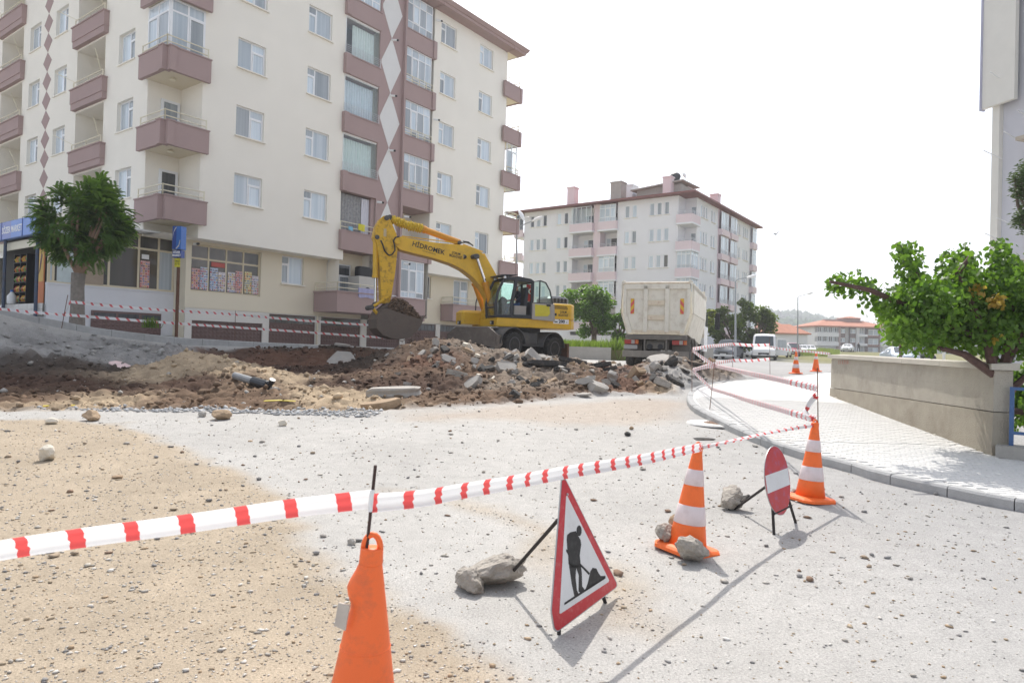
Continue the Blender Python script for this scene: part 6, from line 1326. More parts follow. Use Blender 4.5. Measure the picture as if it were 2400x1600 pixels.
# hoses
def hs(pts, y, r=.028): MB().tube([Vector((e3(a, b_, y)[0], y, e3(a, b_, y)[1])) for a, b_ in pts], r, 6).build('hose', hose, ex)
hs([(205, 325), (225, 370), (240, 420), (270, 455), (285, 465)], .27); hs([(375, 292), (340, 300), (322, 330), (335, 380), (335, 420), (310, 455), (285, 465)], .33); hs([(940, 350), (990, 345), (1030, 360), (1055, 378)], .15, .022); hs([(960, 335), (1010, 342), (1050, 372)], -.1, .022); hs([(1120, 740), (1080, 900), (1075, 1000), (1085, 1080)], -.75, .024)
hs([(1170, 1010), (1185, 1070), (1230, 1080)], .2, .04); hs([(1205, 1000), (1225, 1060), (1255, 1085)], .25, .04)
for p0, p1 in (((400, 297), (940, 365)), ((960, 372), (1140, 440)), ((1150, 455), (1295, 715))): a = e3(*p0, .1); b_ = e3(*p1, .1); MB().tube([(a[0], .12, a[1] + .035), (b_[0], .12, b_[1] + .035)], .022, 6).build('oil_pipe', yel, ex)
x, z = e3(980, 478, .3); wl = MB().tube([(x + .06, .30, z), (x, .30, z), (x - .06, .30, z)], [.085, .08, .03], 10).build('work_lamp', cabm, ex); MB().tube([(x + .062, .30, z), (x + .07, .30, z)], .07, 10).build('lens', MT['steel'], wl)
x, z = e(840 + 1290 / 7.84, 480 + 800 / 7.84, .253); lettering('HİDROMEK', .25, ink, ex, (x, .2535, z), (PI / 2, R(10.5), PI), .002, bold=.005, fit=1.28)
x, z = e(840 + 1300 / 7.84, 480 + 875 / 7.84, .253); lettering('Çorum Belediyesi', .07, ink, ex, (x, .2535, z), (PI / 2, R(10.5), PI), .002, fit=.52)
x, z = e(840 + 1790 / 7.84, 480 + 922 / 7.84, .253); lettering('ÇORUM\nBELEDİYESİ', .125, ink, ex, (x, .2535, z), (PI / 2, R(9), PI), .002, bold=.003, fit=.50)
x, z = e3(245, 255, .205); MB().box(x - .05, x + .05, .202, .206, z - .14, z + .14).build('faded_sticker', mat('faded_sticker', (.50, .40, .24), .7, .1, 9), ex)
# upper carriage
m = MB(); m.prism([(1.72, 1.0 + .0), (1.72, -1.25), (-1.25, -1.25), (-1.75, -.95), (-2.0, 0), (-1.75, .95), (-1.45, 1.24), (1.72, 1.24)], 1.30, 1.64, lambda u, v, w_: (u, v, w_)); o = m.build('platform', yel, ex); bv = o.modifiers.new('edge', 'BEVEL'); bv.width = .03; bv.segments = 2
m = MB(); m.prism([(-.64, -1.25), (-1.25, -1.25), (-1.75, -.95), (-2.0, 0), (-1.75, .95), (-1.45, 1.245), (-.64, 1.245)], 1.645, 2.28, lambda u, v, w_: (u, v, w_)); o = m.build('engine_hood', yel, ex); bv = o.modifiers.new('edge', 'BEVEL'); bv.width = .07; bv.segments = 3
m = MB(); m.box(-.64, .28, -1.24, .2, 1.645, 2.20); m.box(-.64, .28, .2, 1.20, 1.645, 2.05); m.build('side_hood', yel, ex)
m = MB(); m.cbox(-1.75, -.78, -.55, .55, 2.285, 2.62, .10); ehx = m.build('exhaust_cover', mat('cover_grey', (.10, .105, .115), .4, .05, 4), ex)
for i in range(5): MB().box(-1.60 + i * .16, -1.52 + i * .16, .551, .56, 2.38, 2.54).build('slot', ink, ehx)
for i in range(13): x = -.74 - i * .046; MB().hexa([(x, 1.246, 2.06), (x + .02, 1.246, 2.06), (x + .02, 1.252, 2.06), (x, 1.252, 2.06), (x + .06, 1.246, 2.20), (x + .08, 1.246, 2.20), (x + .08, 1.252, 2.20), (x + .06, 1.252, 2.20)]).build('grille_slot', ink, ex)
lettering('ÇORUM\nBELEDİYESİ', .12, ink, ex, (-1.09, 1.2475, 1.89), (PI / 2, 0, PI), .002, bold=.002, fit=.42); MB().box(-.80, -.70, 1.2455, 1.25, 1.80, 1.90).build('emblem', ink, ex)
MB().box(-1.34, -.66, 1.2455, 1.25, 1.50, 1.67).build('model_plate', MT['white'], ex); lettering('HMK', .09, ink, ex, (-.78, 1.2515, 1.565), (PI / 2, 0, PI), .001, bold=.003, fit=.16); lettering('200', .17, ink, ex, (-1.03, 1.2515, 1.585), (PI / 2, 0, PI), .001, bold=.008, fit=.28); lettering('W', .08, ink, ex, (-1.25, 1.2515, 1.56), (PI / 2, 0, PI), .001)
m = MB(); m.cbox(1.0, 2.45, -1.25, -.45, 1.40, 1.95, .10); m.build('tool_box', yel, ex)
def headlamp(x, y): h = MB().box(x, x + .06, y - .11, y + .11, 1.38, 1.52).build('headlamp', cabm, ex); MB().box(x + .061, x + .07, y - .08, y + .03, 1.40, 1.50).build('lens', MT['steel'], h)
headlamp(2.45, -.72); headlamp(1.72, .85)
m = MB(); m.box(.7, 1.7, -.42, .2, 1.65, 1.85); m.prism([(1.15, 1.64), (1.75, 1.64), (1.60, 2.15), (1.35, 2.15)], -.36, -.28, fx); m.prism([(1.15, 1.64), (1.75, 1.64), (1.60, 2.15), (1.35, 2.15)], .12, .20, fx); m.build('boom_bracket', yel, ex)
# cab
CY0, CY1 = .27, 1.27
fr_ = [(1.74, 1.66), (1.78, 2.15), (1.70, 2.60), (1.50, 3.02), (1.36, 3.10)]              # windscreen curve
def bar(pts, r=.045, name='cab_pillar'): return MB().tube(pts, r, 6).build(name, cabm, cb)
cb = MB().box(.28, 1.76, CY0, CY1, 1.645, 1.72).build('cab', cabm, ex)
m = MB(); m.prism([(.26, 3.02), (1.40, 3.05), (1.34, 3.16), (.9, 3.21), (.36, 3.15), (.24, 3.08)], CY0 - .01, CY1 + .01, fx); m.build('cab_roof', cabm, cb)
for y in (CY0 + .04, CY1 - .04):
    bar([(a, y, b_) for a, b_ in fr_], .05); bar([(.30, y, 1.70), (.28, y, 3.05)], .05)
bar([(1.13, CY1 - .03, 1.70), (1.12, CY1 - .03, 2.25), (1.05, CY1 - .03, 2.6), (.97, CY1 - .03, 3.05)], .07, 'door_post')
bar([(.30, CY1 - .04, 1.74), (1.74, CY1 - .04, 1.70)], .05, 'sill_bar'); bar([(1.77, CY0 + .04, 2.02), (1.77, CY1 - .04, 2.02)], .03, 'cross_bar'); bar([(.30, CY0 + .04, 3.03), (.30, CY1 - .04, 3.03)], .05)
m = MB(); m.loft([[(a, CY0 + .05, b_), (a, CY1 - .05, b_)] for a, b_ in fr_], caps=False, closed=False); m.build('windscreen', MT['cabglass'] if 'cabglass' in MT else glassmat('cab_glass', (.62, .80, .74), .12), cb)
cg = bpy.data.materials['cab_glass']
sg_ = [(1.15, 1.76), (1.72, 1.72), (1.74, 2.15), (1.66, 2.58), (1.47, 2.98), (1.02, 3.0), (1.08, 2.6), (1.14, 2.25)]
m = MB(); m.poly([(a, CY1 - .03, b_) for a, b_ in sg_]); m.build('side_glass', cg, cb)
MB().box(1.15, 1.74, CY1 - .05, CY1 - .035, 2.005, 2.03).build('glass_bar', cabm, cb); MB().box(.30, 1.7, CY0, CY0 + .03, 1.72, 2.1).build('inner_wall', trim, cb); m = MB(); m.poly([(.32, CY0 + .02, 2.1), (1.70, CY0 + .02, 2.1), (1.45, CY0 + .02, 3.0), (.32, CY0 + .02, 3.0)]); m.build('far_glass', cg, cb)
m = MB(); m.poly([(.27, CY0 + .06, 2.3), (.27, CY1 - .06, 2.3), (.27, CY1 - .06, 3.0), (.27, CY0 + .06, 3.0)]); m.build('rear_glass', cg, cb); MB().box(.27, .31, CY0 + .05, CY1 - .05, 1.72, 2.3).build('rear_wall', cabm, cb)
MB().box(1.30, 1.56, CY0 + .2, CY1 - .3, 1.72, 2.25).build('console', cabm, cb); MB().tube([(1.35, .8, 2.2), (1.22, .8, 2.36)], .16, 12).build('steering_wheel', ink, cb)
m = MB(); m.hexa([(1.0, CY0 - .05, 3.235), (1.62, CY0 - .05, 3.20), (1.62, CY1 + .02, 3.20), (1.0, CY1 + .02, 3.235), (.9, CY0 - .05, 3.28), (1.60, CY0 - .05, 3.24), (1.60, CY1 + .02, 3.24), (.9, CY1 + .02, 3.28)]); m.build('sun_visor', cabm, cb)
for y in (CY0 + .02, CY1 - .08): MB().cbox(1.40, 1.50, y, y + .13, 3.10, 3.19, .02).build('roof_lamp', MT['steel'], cb)
MB().tube([(1.3, CY0 + .05, 3.16), (1.3, CY1, 3.16)], .02, 6).build('lamp_bar', MT['steel'], cb)
# open door swung back along the hood
dr = MB().prism([(.30, 1.62), (.30, 2.24), (-.64, 2.24), (-.68, 1.58)], 1.29, 1.335, fx).build('cab_door', trim, ex)
MB().prism([(.18, 1.74), (.20, 2.19), (-.42, 2.17), (-.46, 1.86), (-.36, 1.76)], 1.3365, 1.342, fx).build('door_pane', mat('door_yellow_glass', (.58, .50, .03), .25, .1, 2), dr)
MB().box(-.62, -.50, 1.336, 1.35, 1.66, 2.18).build('door_edge', trim, dr); MB().box(-.46, -.30, 1.337, 1.375, 2.14, 2.21).build('handle', ink, dr)
for pts in ([(.28, 1.31, 2.24), (.26, 1.31, 3.05), (-.02, 1.31, 3.10), (-.25, 1.31, 3.04), (-.44, 1.31, 2.75), (-.58, 1.31, 2.24)], [(.0, 1.31, 2.24), (.0, 1.31, 3.08)], [(.28, 1.31, 2.24), (-.60, 1.31, 2.24)]): MB().tube(pts, .028, 6).build('door_frame', cabm, dr)
m = MB(); m.poly([(a, 1.31, b_) for a, b_ in ((.27, 2.26), (.25, 3.03), (-.02, 3.08), (-.24, 3.02), (-.42, 2.74), (-.56, 2.26))]); m.build('door_glass', cg, dr)
# seat and flag
st = MB(); st.cbox(.42, .92, .52, 1.02, 1.95, 2.10, .04); st.hexa([(.36, .54, 2.1), (.50, .54, 2.1), (.50, 1.0, 2.1), (.36, 1.0, 2.1), (.30, .58, 2.85), (.40, .58, 2.85), (.40, .96, 2.85), (.30, .96, 2.85)]); st.box(.45, .9, .55, 1.0, 1.72, 1.95); st.build('seat', mat('seat_cloth', (.055, .058, .07), .9, .1, 8), cb)
MB().box(.45, .95, 1.03, 1.10, 1.74, 2.12).build('side_console', trim, cb)
fl = thing('flag', 'red flag with white crescent and star hanging behind the digger driver', 'flag', EX[:], EXA)
x0, z0 = e3(1545, 730, .45); x1, z1 = e3(1612, 890, .45); m = MB(); xs = np.linspace(x1, x0, 8)
m.loft([[(x, .45 + .012 * math.sin(i * 1.4), z1), (x, .45 + .012 * math.sin(i * 1.4), z0)] for i, x in enumerate(xs)], caps=False, closed=False); m.build('cloth', mat('flag_red', (.52, .02, .025), .8, .05, 5), fl)
cx, cz = e3(1583, 795, .47); cres = [(cx + .105 * math.cos(t), cz + .105 * math.sin(t)) for t in np.linspace(R(40), R(320), 20)] + [(cx + .03 + .082 * math.cos(t), cz + .082 * math.sin(t)) for t in np.linspace(R(310), R(50), 18)]
MB().prism([(2 * cx - a, b_) for a, b_ in cres], .472, .475, fx).build('crescent', MT['white'], fl)
sx_, sz_ = e3(1590, 822, .47); MB().prism([(sx_ + (.05 if i % 2 == 0 else .02) * math.cos(PI / 2 + i * PI / 5), sz_ + (.05 if i % 2 == 0 else .02) * math.sin(PI / 2 + i * PI / 5)) for i in range(10)], .472, .475, fx).build('star', MT['white'], fl)
# undercarriage, turned 25 degrees from the upper carriage
UR = (0, 0, R(25))
uc = MB(); uc.box(-1.0, 2.35, -.42, .42, .72, 1.12); uc.box(-.9, 2.3, -.52, .52, 1.06, 1.16); uc.build('chassis', chas, ex, None, UR)
MB().lathe([(.62, 1.12), (.66, 1.14), (.66, 1.30)], (.0, 0, 0), 24).build('slew_ring', chas, ex)
m = MB(); m.box(.35, 1.35, .45, .98, .66, 1.10); m.box(.4, 1.3, .985, 1.0, .70, 1.06); m.build('step_box', chas, ex, None, UR); MB().box(.25, 1.45, .95, 1.08, .60, .65).build('step', chas, ex, None, UR); MB().box(.35, 1.35, -.98, -.45, .66, 1.10).build('step_box', chas, ex, None, UR)
def fender(x, z):
    for y0, y1 in ((.5, 1.22), (-1.22, -.5)):
        pr = [(x + .74 * math.cos(t), z + .66 * math.sin(t)) for t in np.linspace(R(5), R(175), 12)]; pi_ = [(x + .70 * math.cos(t), z + .62 * math.sin(t)) for t in np.linspace(R(175), R(5), 12)]
        MB().prism(pr + pi_, y0, y1, fx).build('fender', chas, ex, None, UR)
fender(2.05, .62); fender(-.42, .52)
tyr = mat('muddy_tyre', (.028, .027, .026), .9, .2, 6, .3, 40, dirt=(.12, .095, .075), dscale=5, damt=.45); rimm = mat('grey_rim', (.10, .10, .105), .6, .15, 5, dirt=(.24, .21, .17), dscale=4, damt=.5)
def wheelmesh(r_, w_, lugs=22):
    m = MB(); m.lathe([(r_ * .56, -w_ / 2), (r_ * .86, -w_ / 2), (r_ * .955, -w_ * .38), (r_ * .955, w_ * .38), (r_ * .86, w_ / 2), (r_ * .56, w_ / 2)], (0, 0, 0), 30, 'y')
    for i in range(lugs):
        for s in (-1, 1):
            a = 2 * PI * (i + (.5 if s > 0 else 0)) / lugs; da = .16; p = []
            for rr in (.94, 1.02):
                for (aa, yy) in ((a, .02 * s), (a + .07, .02 * s), (a + .07 + da, w_ * .52 * s), (a + da, w_ * .52 * s)): k = rr if abs(yy) < .05 else rr * .965; p.append((r_ * k * math.cos(aa), yy, r_ * k * math.sin(aa)))
            m.hexa(p)
    return m.mesh('tyre', tyr)
rim = MB().lathe([(.05, .06), (.12, .055), (.13, .02), (.20, .0), (.27, .03), (.30, .10), (.30, .14), (.27, .14), (.27, -.05), (.05, -.05)], (0, 0, 0), 24, 'y')
for k in range(8): rim.lathe([(.022, 0), (.022, .035)], (.16 * math.cos(k * PI / 4), .02, .16 * math.sin(k * PI / 4)), 6, 'y')
rimme = rim.mesh('rim', rimm); tme = wheelmesh(.50, .27)
M25 = Matrix.Rotation(R(25), 4, 'Z')
for x, z in ((2.05, .62), (-.42, .52)):
    for y in (1.13, .80, -.80, -1.13):
        o = link('wheel', tme, ex, M25 @ Vector((x, y, z)), UR); link('rim', rimme, o, (0, 0, 0), (0, 0, 0) if y > 0 else (0, 0, PI))
    MB().tube([(x, -1.0, z), (x, 1.0, z)], .13, 8).build('axle', chas, ex, None, UR)
bp_ = [(-1.28, .62), (-1.28, .98), (-.80, 1.24), (.82, 1.24), (1.26, .96), (1.28, .62), (1.05, .50), (.5, .62), (-.6, .66), (-1.05, .60)]
m = MB(); rings = []
for dx, dz in ((.0, 0), (.10, -.02), (.14, -.02)): pass
m.prism(bp_, 2.92, 3.0, lambda u, v, w_: (w_ + .10 * (v - .9) ** 2, u, v)); m.prism([(-1.28, .40), (1.28, .40), (1.28, .64), (-1.28, .64)], 2.98, 3.05, lambda u, v, w_: (w_, u, v)) if False else None
m.build('dozer_blade', blad, ex, None, UR)
m = MB(); m.prism([(-1.05, 1.20), (.78, 1.235), (.70, 1.26), (-.98, 1.26)], 2.35, 2.92, lambda u, v, w_: (w_, u, v)); m.build('blade_deck', mat('worn_steel_plate', (.42, .40, .38), .5, .2, 3, metal=.3, dirt=(.09, .09, .09), dscale=2, damt=.9), ex, None, UR)
for y in (-1.2, 1.12): MB().prism([(3.02, .30), (3.04, .92), (2.70, .98), (2.62, .62)], y, y + .06, fx).build('blade_wing', blad, ex, None, UR)
for y in (-.5, .4): MB().hexa([(2.2, y, .70), (2.95, y, .72), (2.95, y + .1, .72), (2.2, y + .1, .70), (2.2, y, .86), (2.95, y, .9), (2.95, y + .1, .9), (2.2, y + .1, .86)]).build('blade_arm', chas, ex, None, UR)
MB().box(-1.75, -1.62, -1.0, 1.0, .15, .75).build('rear_blade', MT['rust'], ex, None, UR); MB().box(-1.62, -1.0, -.3, .3, .5, .7).build('rear_bracket', chas, ex, None, UR)

# ================================================================ PEOPLE
def figure(nodes, edges, name, zones, mats, parent=None, loc=(0, 0, 0), rz=0.):
    me = bpy.data.meshes.new(name); me.from_pydata([n[:3] for n in nodes], edges, []); o = bpy.data.objects.new(name, me); COL.objects.link(o)
    sk = o.modifiers.new('skin', 'SKIN'); sk.use_smooth_shade = True; sk.branch_smoothing = .6
    for i, n in enumerate(nodes): d = me.skin_vertices[0].data[i]; d.radius = (n[3], n[3] if len(n) < 5 else n[4]); d.use_root = (i == 0)
    ss = o.modifiers.new('sub', 'SUBSURF'); ss.levels = 1; ss.render_levels = 1
    dg = bpy.context.evaluated_depsgraph_get(); m2 = bpy.data.meshes.new_from_object(o.evaluated_get(dg)); bpy.data.objects.remove(o)
    m2.materials.clear()
    for m_ in mats: m2.materials.append(m_)
    for p in m2.polygons: p.material_index = zones(p.center)
    return link(name, m2, parent, loc, (0, 0, rz), smooth=True)
skin = mat('skin_tone', (.36, .20, .14), .6, .05, 6); hairm = mat('dark_hair', (.02, .014, .010), .8, .2, 20); navy = mat('navy_shirt', (.012, .016, .035), .9, .1, 8); denim = mat('blue_denim', (.035, .075, .17), .9, .12, 10)
# driver, seated, facing +x of the machine, hands on the levers
dv = thing('person', 'bearded driver in navy shirt, jeans and white cap at the digger controls', 'person', EX[:], EXA)
hx, hz = e3(1482, 772, .76); SX = .62
N = [(SX, .77, 2.16, .15, .12), (SX + .0, .77, 2.34, .14, .12), (SX + .02, .77, 2.52, .17, .12), (SX + .05, .77, 2.64, .14, .10), (SX + .09, .77, 2.72, .055), (SX + .12, .77, 2.80, .085), (SX + .12, .77, 2.90, .09),
     (SX + .03, .97, 2.58, .065), (SX + .14, 1.03, 2.36, .05), (SX + .37, .98, 2.33, .035), (SX + .43, .97, 2.34, .03), (SX + .03, .57, 2.58, .065), (SX + .14, .51, 2.36, .05), (SX + .37, .55, 2.33, .035), (SX + .43, .56, 2.34, .03),
     (SX + .08, .88, 2.14, .10), (SX + .50, .90, 2.16, .075), (SX + .56, .90, 1.84, .05), (SX + .66, .90, 1.77, .045), (SX + .08, .66, 2.14, .10), (SX + .50, .64, 2.16, .075), (SX + .56, .64, 1.84, .05), (SX + .66, .64, 1.77, .045)]
E_ = [(0, 1), (1, 2), (2, 3), (3, 4), (4, 5), (5, 6), (3, 7), (7, 8), (8, 9), (9, 10), (3, 11), (11, 12), (12, 13), (13, 14), (0, 15), (15, 16), (16, 17), (17, 18), (0, 19), (19, 20), (20, 21), (21, 22)]
def zone(c):
    if c.z > 2.70: return 3 if (c.z < 2.80 and c.x > SX + .14) else 0
    if c.x > SX + .22 and 2.26 < c.z < 2.45: return 0
    if c.z < 1.82: return 3
    return 2 if c.z < 2.24 else 1
figure(N, E_, 'body', zone, [skin, navy, denim, hairm], dv)
MB().lathe([(.105, 0), (.11, .05), (.09, .10), (.04, .125)], (SX + .11, .77, 2.88), 12).build('cap', MT['white'], dv, smooth=True)
MB().lathe([(.09, 0), (.09, .08), (.05, .10)], (SX + .09, .77, 2.86), 10).build('hair', hairm, dv)
for y in (.97, .56):
    for f_ in range(4): MB().tube([(SX + .44, y - .03 + f_ * .02, 2.345), (SX + .50, y - .03 + f_ * .02, 2.335), (SX + .505, y - .03 + f_ * .02, 2.30)], [.010, .009, .007], 5).build('finger', skin, dv)
    MB().tube([(SX + .43, y + (.03 if y > .8 else -.03), 2.35), (SX + .48, y + (.045 if y > .8 else -.045), 2.335)], .010, 5).build('thumb', skin, dv)
    MB().tube([(SX + .50, y, 2.12), (SX + .49, y, 2.34)], .016, 6).build('control_lever', ink, cb)
MB().lathe([(.02, 0), (.012, .03)], (SX + .215, .77, 2.815), 6, 'x').build('nose', skin, dv)
# distant walker
pw_ = at(2012, 822, 126); wk = thing('person', 'distant man in dark clothes walking beside the white saloon car', 'person', (pw_.x, pw_.y, gz(pw_.x, pw_.y)), R(-80))
N = [(0, 0, .98, .15, .12), (0, 0, 1.15, .15, .12), (0, 0, 1.36, .19, .13), (0, 0, 1.46, .16, .11), (0, 0, 1.54, .06), (.02, 0, 1.62, .095), (.02, 0, 1.73, .095), (0, .22, 1.40, .07), (-.06, .27, 1.12, .055), (.08, .28, .88, .04), (.10, .28, .80, .035), (0, -.22, 1.40, .07), (.0, -.27, 1.12, .055), (-.05, -.28, .86, .04), (-.06, -.28, .78, .035), (.02, .10, .90, .11), (.16, .10, .50, .075), (.22, .10, .10, .055), (.32, .10, .05, .045), (-.02, -.10, .90, .11), (-.10, -.10, .50, .075), (-.24, -.10, .12, .055), (-.14, -.10, .05, .045)]
def zone2(c):
    if c.z > 1.52: return 3 if c.z > 1.72 else 0
    if abs(c.y) > .2 and c.z < .86: return 0
    return 1 if c.z > .95 else 2
figure(N, E_, 'body', zone2, [skin, mat('dark_jacket', (.05, .045, .045), .9, .1, 5), mat('dark_trousers', (.03, .03, .035), .9), hairm], wk)
# ================================================================ TIPPER LORRY
TA = R(70); TP = Vector((5.25, 25.0, gz(5.25, 27) + .02))
tk = thing('tipper_truck', 'dusty cream tipper lorry seen from behind with striped reflective plates', 'truck', TP[:], TA)
crm_t = mat('tipper_cream', (.76, .72, .62), .6, .06, 3, spec=.35, dirt=(.42, .34, .24), dscale=2.6, damt=.6)
rib_t = mat('tipper_rib', (.70, .61, .47), .65, .1, 5, dirt=(.34, .20, .11), dscale=5, damt=.7)
ch_t = mat('lorry_chassis', (.16, .145, .125), .8, .15, 4, dirt=(.27, .24, .20), dscale=3, damt=.6)
fyz = lambda x: (lambda u, v, w_: (w_, u, v))
sec = [(-1.02, 1.28), (-1.27, 2.05), (-1.27, 3.08), (1.27, 3.08), (1.27, 2.05), (1.02, 1.28)]         # (y, z), y to the left of the lorry
m = MB(); L0, L1 = .16, 6.0
for a, b_ in ((0, 1), (1, 2), (3, 4), (4, 5), (5, 0)):
    p, q = sec[a], sec[b_]; n = Vector((-(q[1] - p[1]), q[0] - p[0])).normalized() * .06; 
    m.hexa([(L0, p[0], p[1]), (L1, p[0], p[1]), (L1, p[0] + n.x, p[1] + n.y), (L0, p[0] + n.x, p[1] + n.y), (L0, q[0], q[1]), (L1, q[0], q[1]), (L1, q[0] + n.x, q[1] + n.y), (L0, q[0] + n.x, q[1] + n.y)])
m.box(L1, L1 + .08, -1.27, 1.27, 1.3, 3.35); m.build('tipper_body', crm_t, tk)
for y in (-1.33, 1.27): MB().cbox(L0, L1 + .3, y, y + .06, 2.92, 3.14, .015).build('side_rail', crm_t, tk)
for y in (-1.315, 1.285):
    MB().hexa([(1.2, y, 2.55), (5.8, y, 2.75), (5.8, y + .03, 2.75), (1.2, y + .03, 2.55), (1.2, y, 2.90), (5.8, y, 2.90), (5.8, y + .03, 2.90), (1.2, y + .03, 2.90)]).build('side_gusset', rib_t, tk)
    sgn = -1 if y < 0 else 1
    MB().hexa([(.3, sgn * 1.06, 1.28), (5.7, sgn * 1.06, 1.0), (5.7, sgn * 1.12, 1.0), (.3, sgn * 1.12, 1.28), (.3, sgn * 1.285, 2.0), (5.7, sgn * 1.285, 1.9), (5.7, sgn * 1.33, 1.9), (.3, sgn * 1.33, 2.0)]).build('side_apron', crm_t, tk)
tg = MB().prism([(-1.0, 1.30), (-1.22, 2.05), (-1.22, 3.10), (1.22, 3.10), (1.22, 2.05), (1.0, 1.30)], .06, .12, lambda u, v, w_: (w_, u, v)).build('tailgate', crm_t, tk)
for y0, y1, z0, z1, mm in ((-.47, -.31, 1.36, 3.06, crm_t), (.31, .47, 1.36, 3.06, crm_t), (-.308, .308, 1.80, 1.98, rib_t), (-.308, .308, 2.34, 2.52, rib_t), (-1.20, 1.20, 2.93, 3.12, crm_t), (-1.0, 1.0, 1.30, 1.42, rib_t)):
    d = 0 if mm is crm_t else .012; MB().cbox(-.02 + d, .058, y0, y1, z0, z1, .012).build('tailgate_rib', mm, tg)
for s in (-1, 1): MB().prism([(s * 1.0, 1.30), (s * 1.22, 2.05), (s * 1.22, 2.925), (s * 1.10, 2.925), (s * 1.10, 2.08), (s * .88, 1.425), (s * .88, 1.30)][::s], -.018, .057, lambda u, v, w_: (w_, u, v)).build('tailgate_edge', crm_t, tg)
for s in (-1, 1): MB().prism([(s * 1.24, 3.08), (s * 1.30, 2.05), (s * 1.28, 3.20), (s * 1.22, 3.26), (s * 1.14, 3.20)], -.03, .20, lambda u, v, w_: (w_, u, v)).build('corner_post', crm_t, tk)
MB().tube([(.02, -1.2, 3.14), (.02, 1.2, 3.14)], .05, 8).build('top_bar', rib_t, tg)
me_ = MB(); me_.hexa([(-.012, -.065, 0), (-.006, -.065, 0), (-.006, .065, 0), (-.012, .065, 0), (-.012, -.065, .56), (-.006, -.065, .56), (-.006, .065, .56), (-.012, .065, .56)])
for s, y in ((1, .88), (-1, -.92)):
    o = me_.build('reflective_plate', stripemat('plate_stripes_%s' % ('left' if s > 0 else 'right'), (.68, .42, .02), (.62, .10, .07), .30, .5, 1.2 * s), tk, (.045, y, 2.02)); st_attr(o.data, [(v.co.z, v.co.y) for v in o.data.vertices])
m = MB(); m.box(.1, 6.0, -.85, .85, 1.16, 1.27); m.cbox(-.02, .2, -1.12, 1.12, 1.08, 1.25, .03); m.build('tipper_sill', ch_t, tk)
m = MB(); m.box(.25, 8.4, -.45, -.33, .72, 1.1); m.box(.25, 8.4, .33, .45, .72, 1.1); m.box(.2, .3, -.46, .46, .75, 1.05); m.build('chassis', ch_t, tk)
MB().cbox(-.05, .07, -1.20, 1.20, .42, .66, .02).build('bumper', mat('dusty_bumper', (.24, .215, .185), .85, .12, 5, dirt=(.36, .32, .27), dscale=4, damt=.6), tk)
for y in (-.42, .36): MB().box(0, .2, y, y + .06, .62, 1.08).build('bumper_bracket', ch_t, tk)
rd = mat('tail_red', (.36, .035, .025), .3, .05, 3); og = mat('tail_orange', (.50, .14, .03), .3, .05, 3)
for y in (.62, -1.12):
    h = MB().box(.02, .10, y, y + .52, .90, 1.06).build('tail_light', rd, tk); MB().box(.012, .0195, y + .14, y + .26, .91, 1.05).build('lens', MT['concrete'], h); MB().box(.010, .0195, y + .0, y + .10, .91, 1.05).build('lens', og, h)
MB().box(.02, .04, .66, 1.16, .72, .86).build('number_plate', mat('dusty_plate', (.36, .35, .34), .7, .1, 12), tk)
m = MB(); m.lathe([(.10, 0), (.10, .04)], (.0, -.18, .82), 12, 'x'); m.lathe([(.10, 0), (.10, .04)], (.0, .2, .82), 12, 'x'); m.build('coupling', MT['black'], tk); MB().box(.06, .16, -.32, .34, .74, .96).build('rear_plate', ch_t, tk)
ttm = wheelmesh(.52, .30, 18); ttm.materials[0] = mat('dusty_tyre', (.06, .055, .05), .95, .2, 8, .3, 40, dirt=(.22, .20, .17), dscale=3, damt=.7)
for x, dual in ((.95, 1), (2.3, 1), (5.9, 0), (7.4, 0)):
    for y in ((1.02, .70, -.70, -1.02) if dual else (1.0, -1.0)): o = link('wheel', ttm, tk, (x, y, .51)); link('rim', rimme, o, (0, 0, 0), (0, 0, 0) if y > 0 else (0, 0, PI))
for s in (-1, 1):
    for x in (.95, 2.3): MB().prism([(x + .60 * math.cos(t), .60 + .58 * math.sin(t)) for t in np.linspace(0, PI, 9)] + [(x + .57 * math.cos(t), .60 + .55 * math.sin(t)) for t in np.linspace(PI, 0, 9)], s * .55, s * 1.2, fx).build('mudguard', ch_t, tk)
    MB().box(3.2, 5.0, s * .5, s * 1.1, .55, 1.0).build('fuel_tank', ch_t, tk)
m = MB(); m.loft([[(6.5, -1.22, .7), (8.6, -1.22, .7), (8.6, 1.22, .7), (6.5, 1.22, .7)], [(6.5, -1.24, 1.8), (8.65, -1.24, 1.8), (8.65, 1.24, 1.8), (6.5, 1.24, 1.8)], [(6.55, -1.15, 2.85), (8.35, -1.15, 2.85), (8.35, 1.15, 2.85), (6.55, 1.15, 2.85)]]); m.build('lorry_cab', MT['white'], tk)
MB().box(7.0, 8.2, -1.256, -1.245, 1.85, 2.5).build('side_window', MT['dark_pane'], tk); m = MB(); m.tube([(8.4, -1.2, 2.55), (8.35, -1.62, 2.6)], .025, 6); m.cbox(8.28, 8.38, -1.80, -1.58, 1.75, 2.55, .03); m.build('mirror', MT['black'], tk)

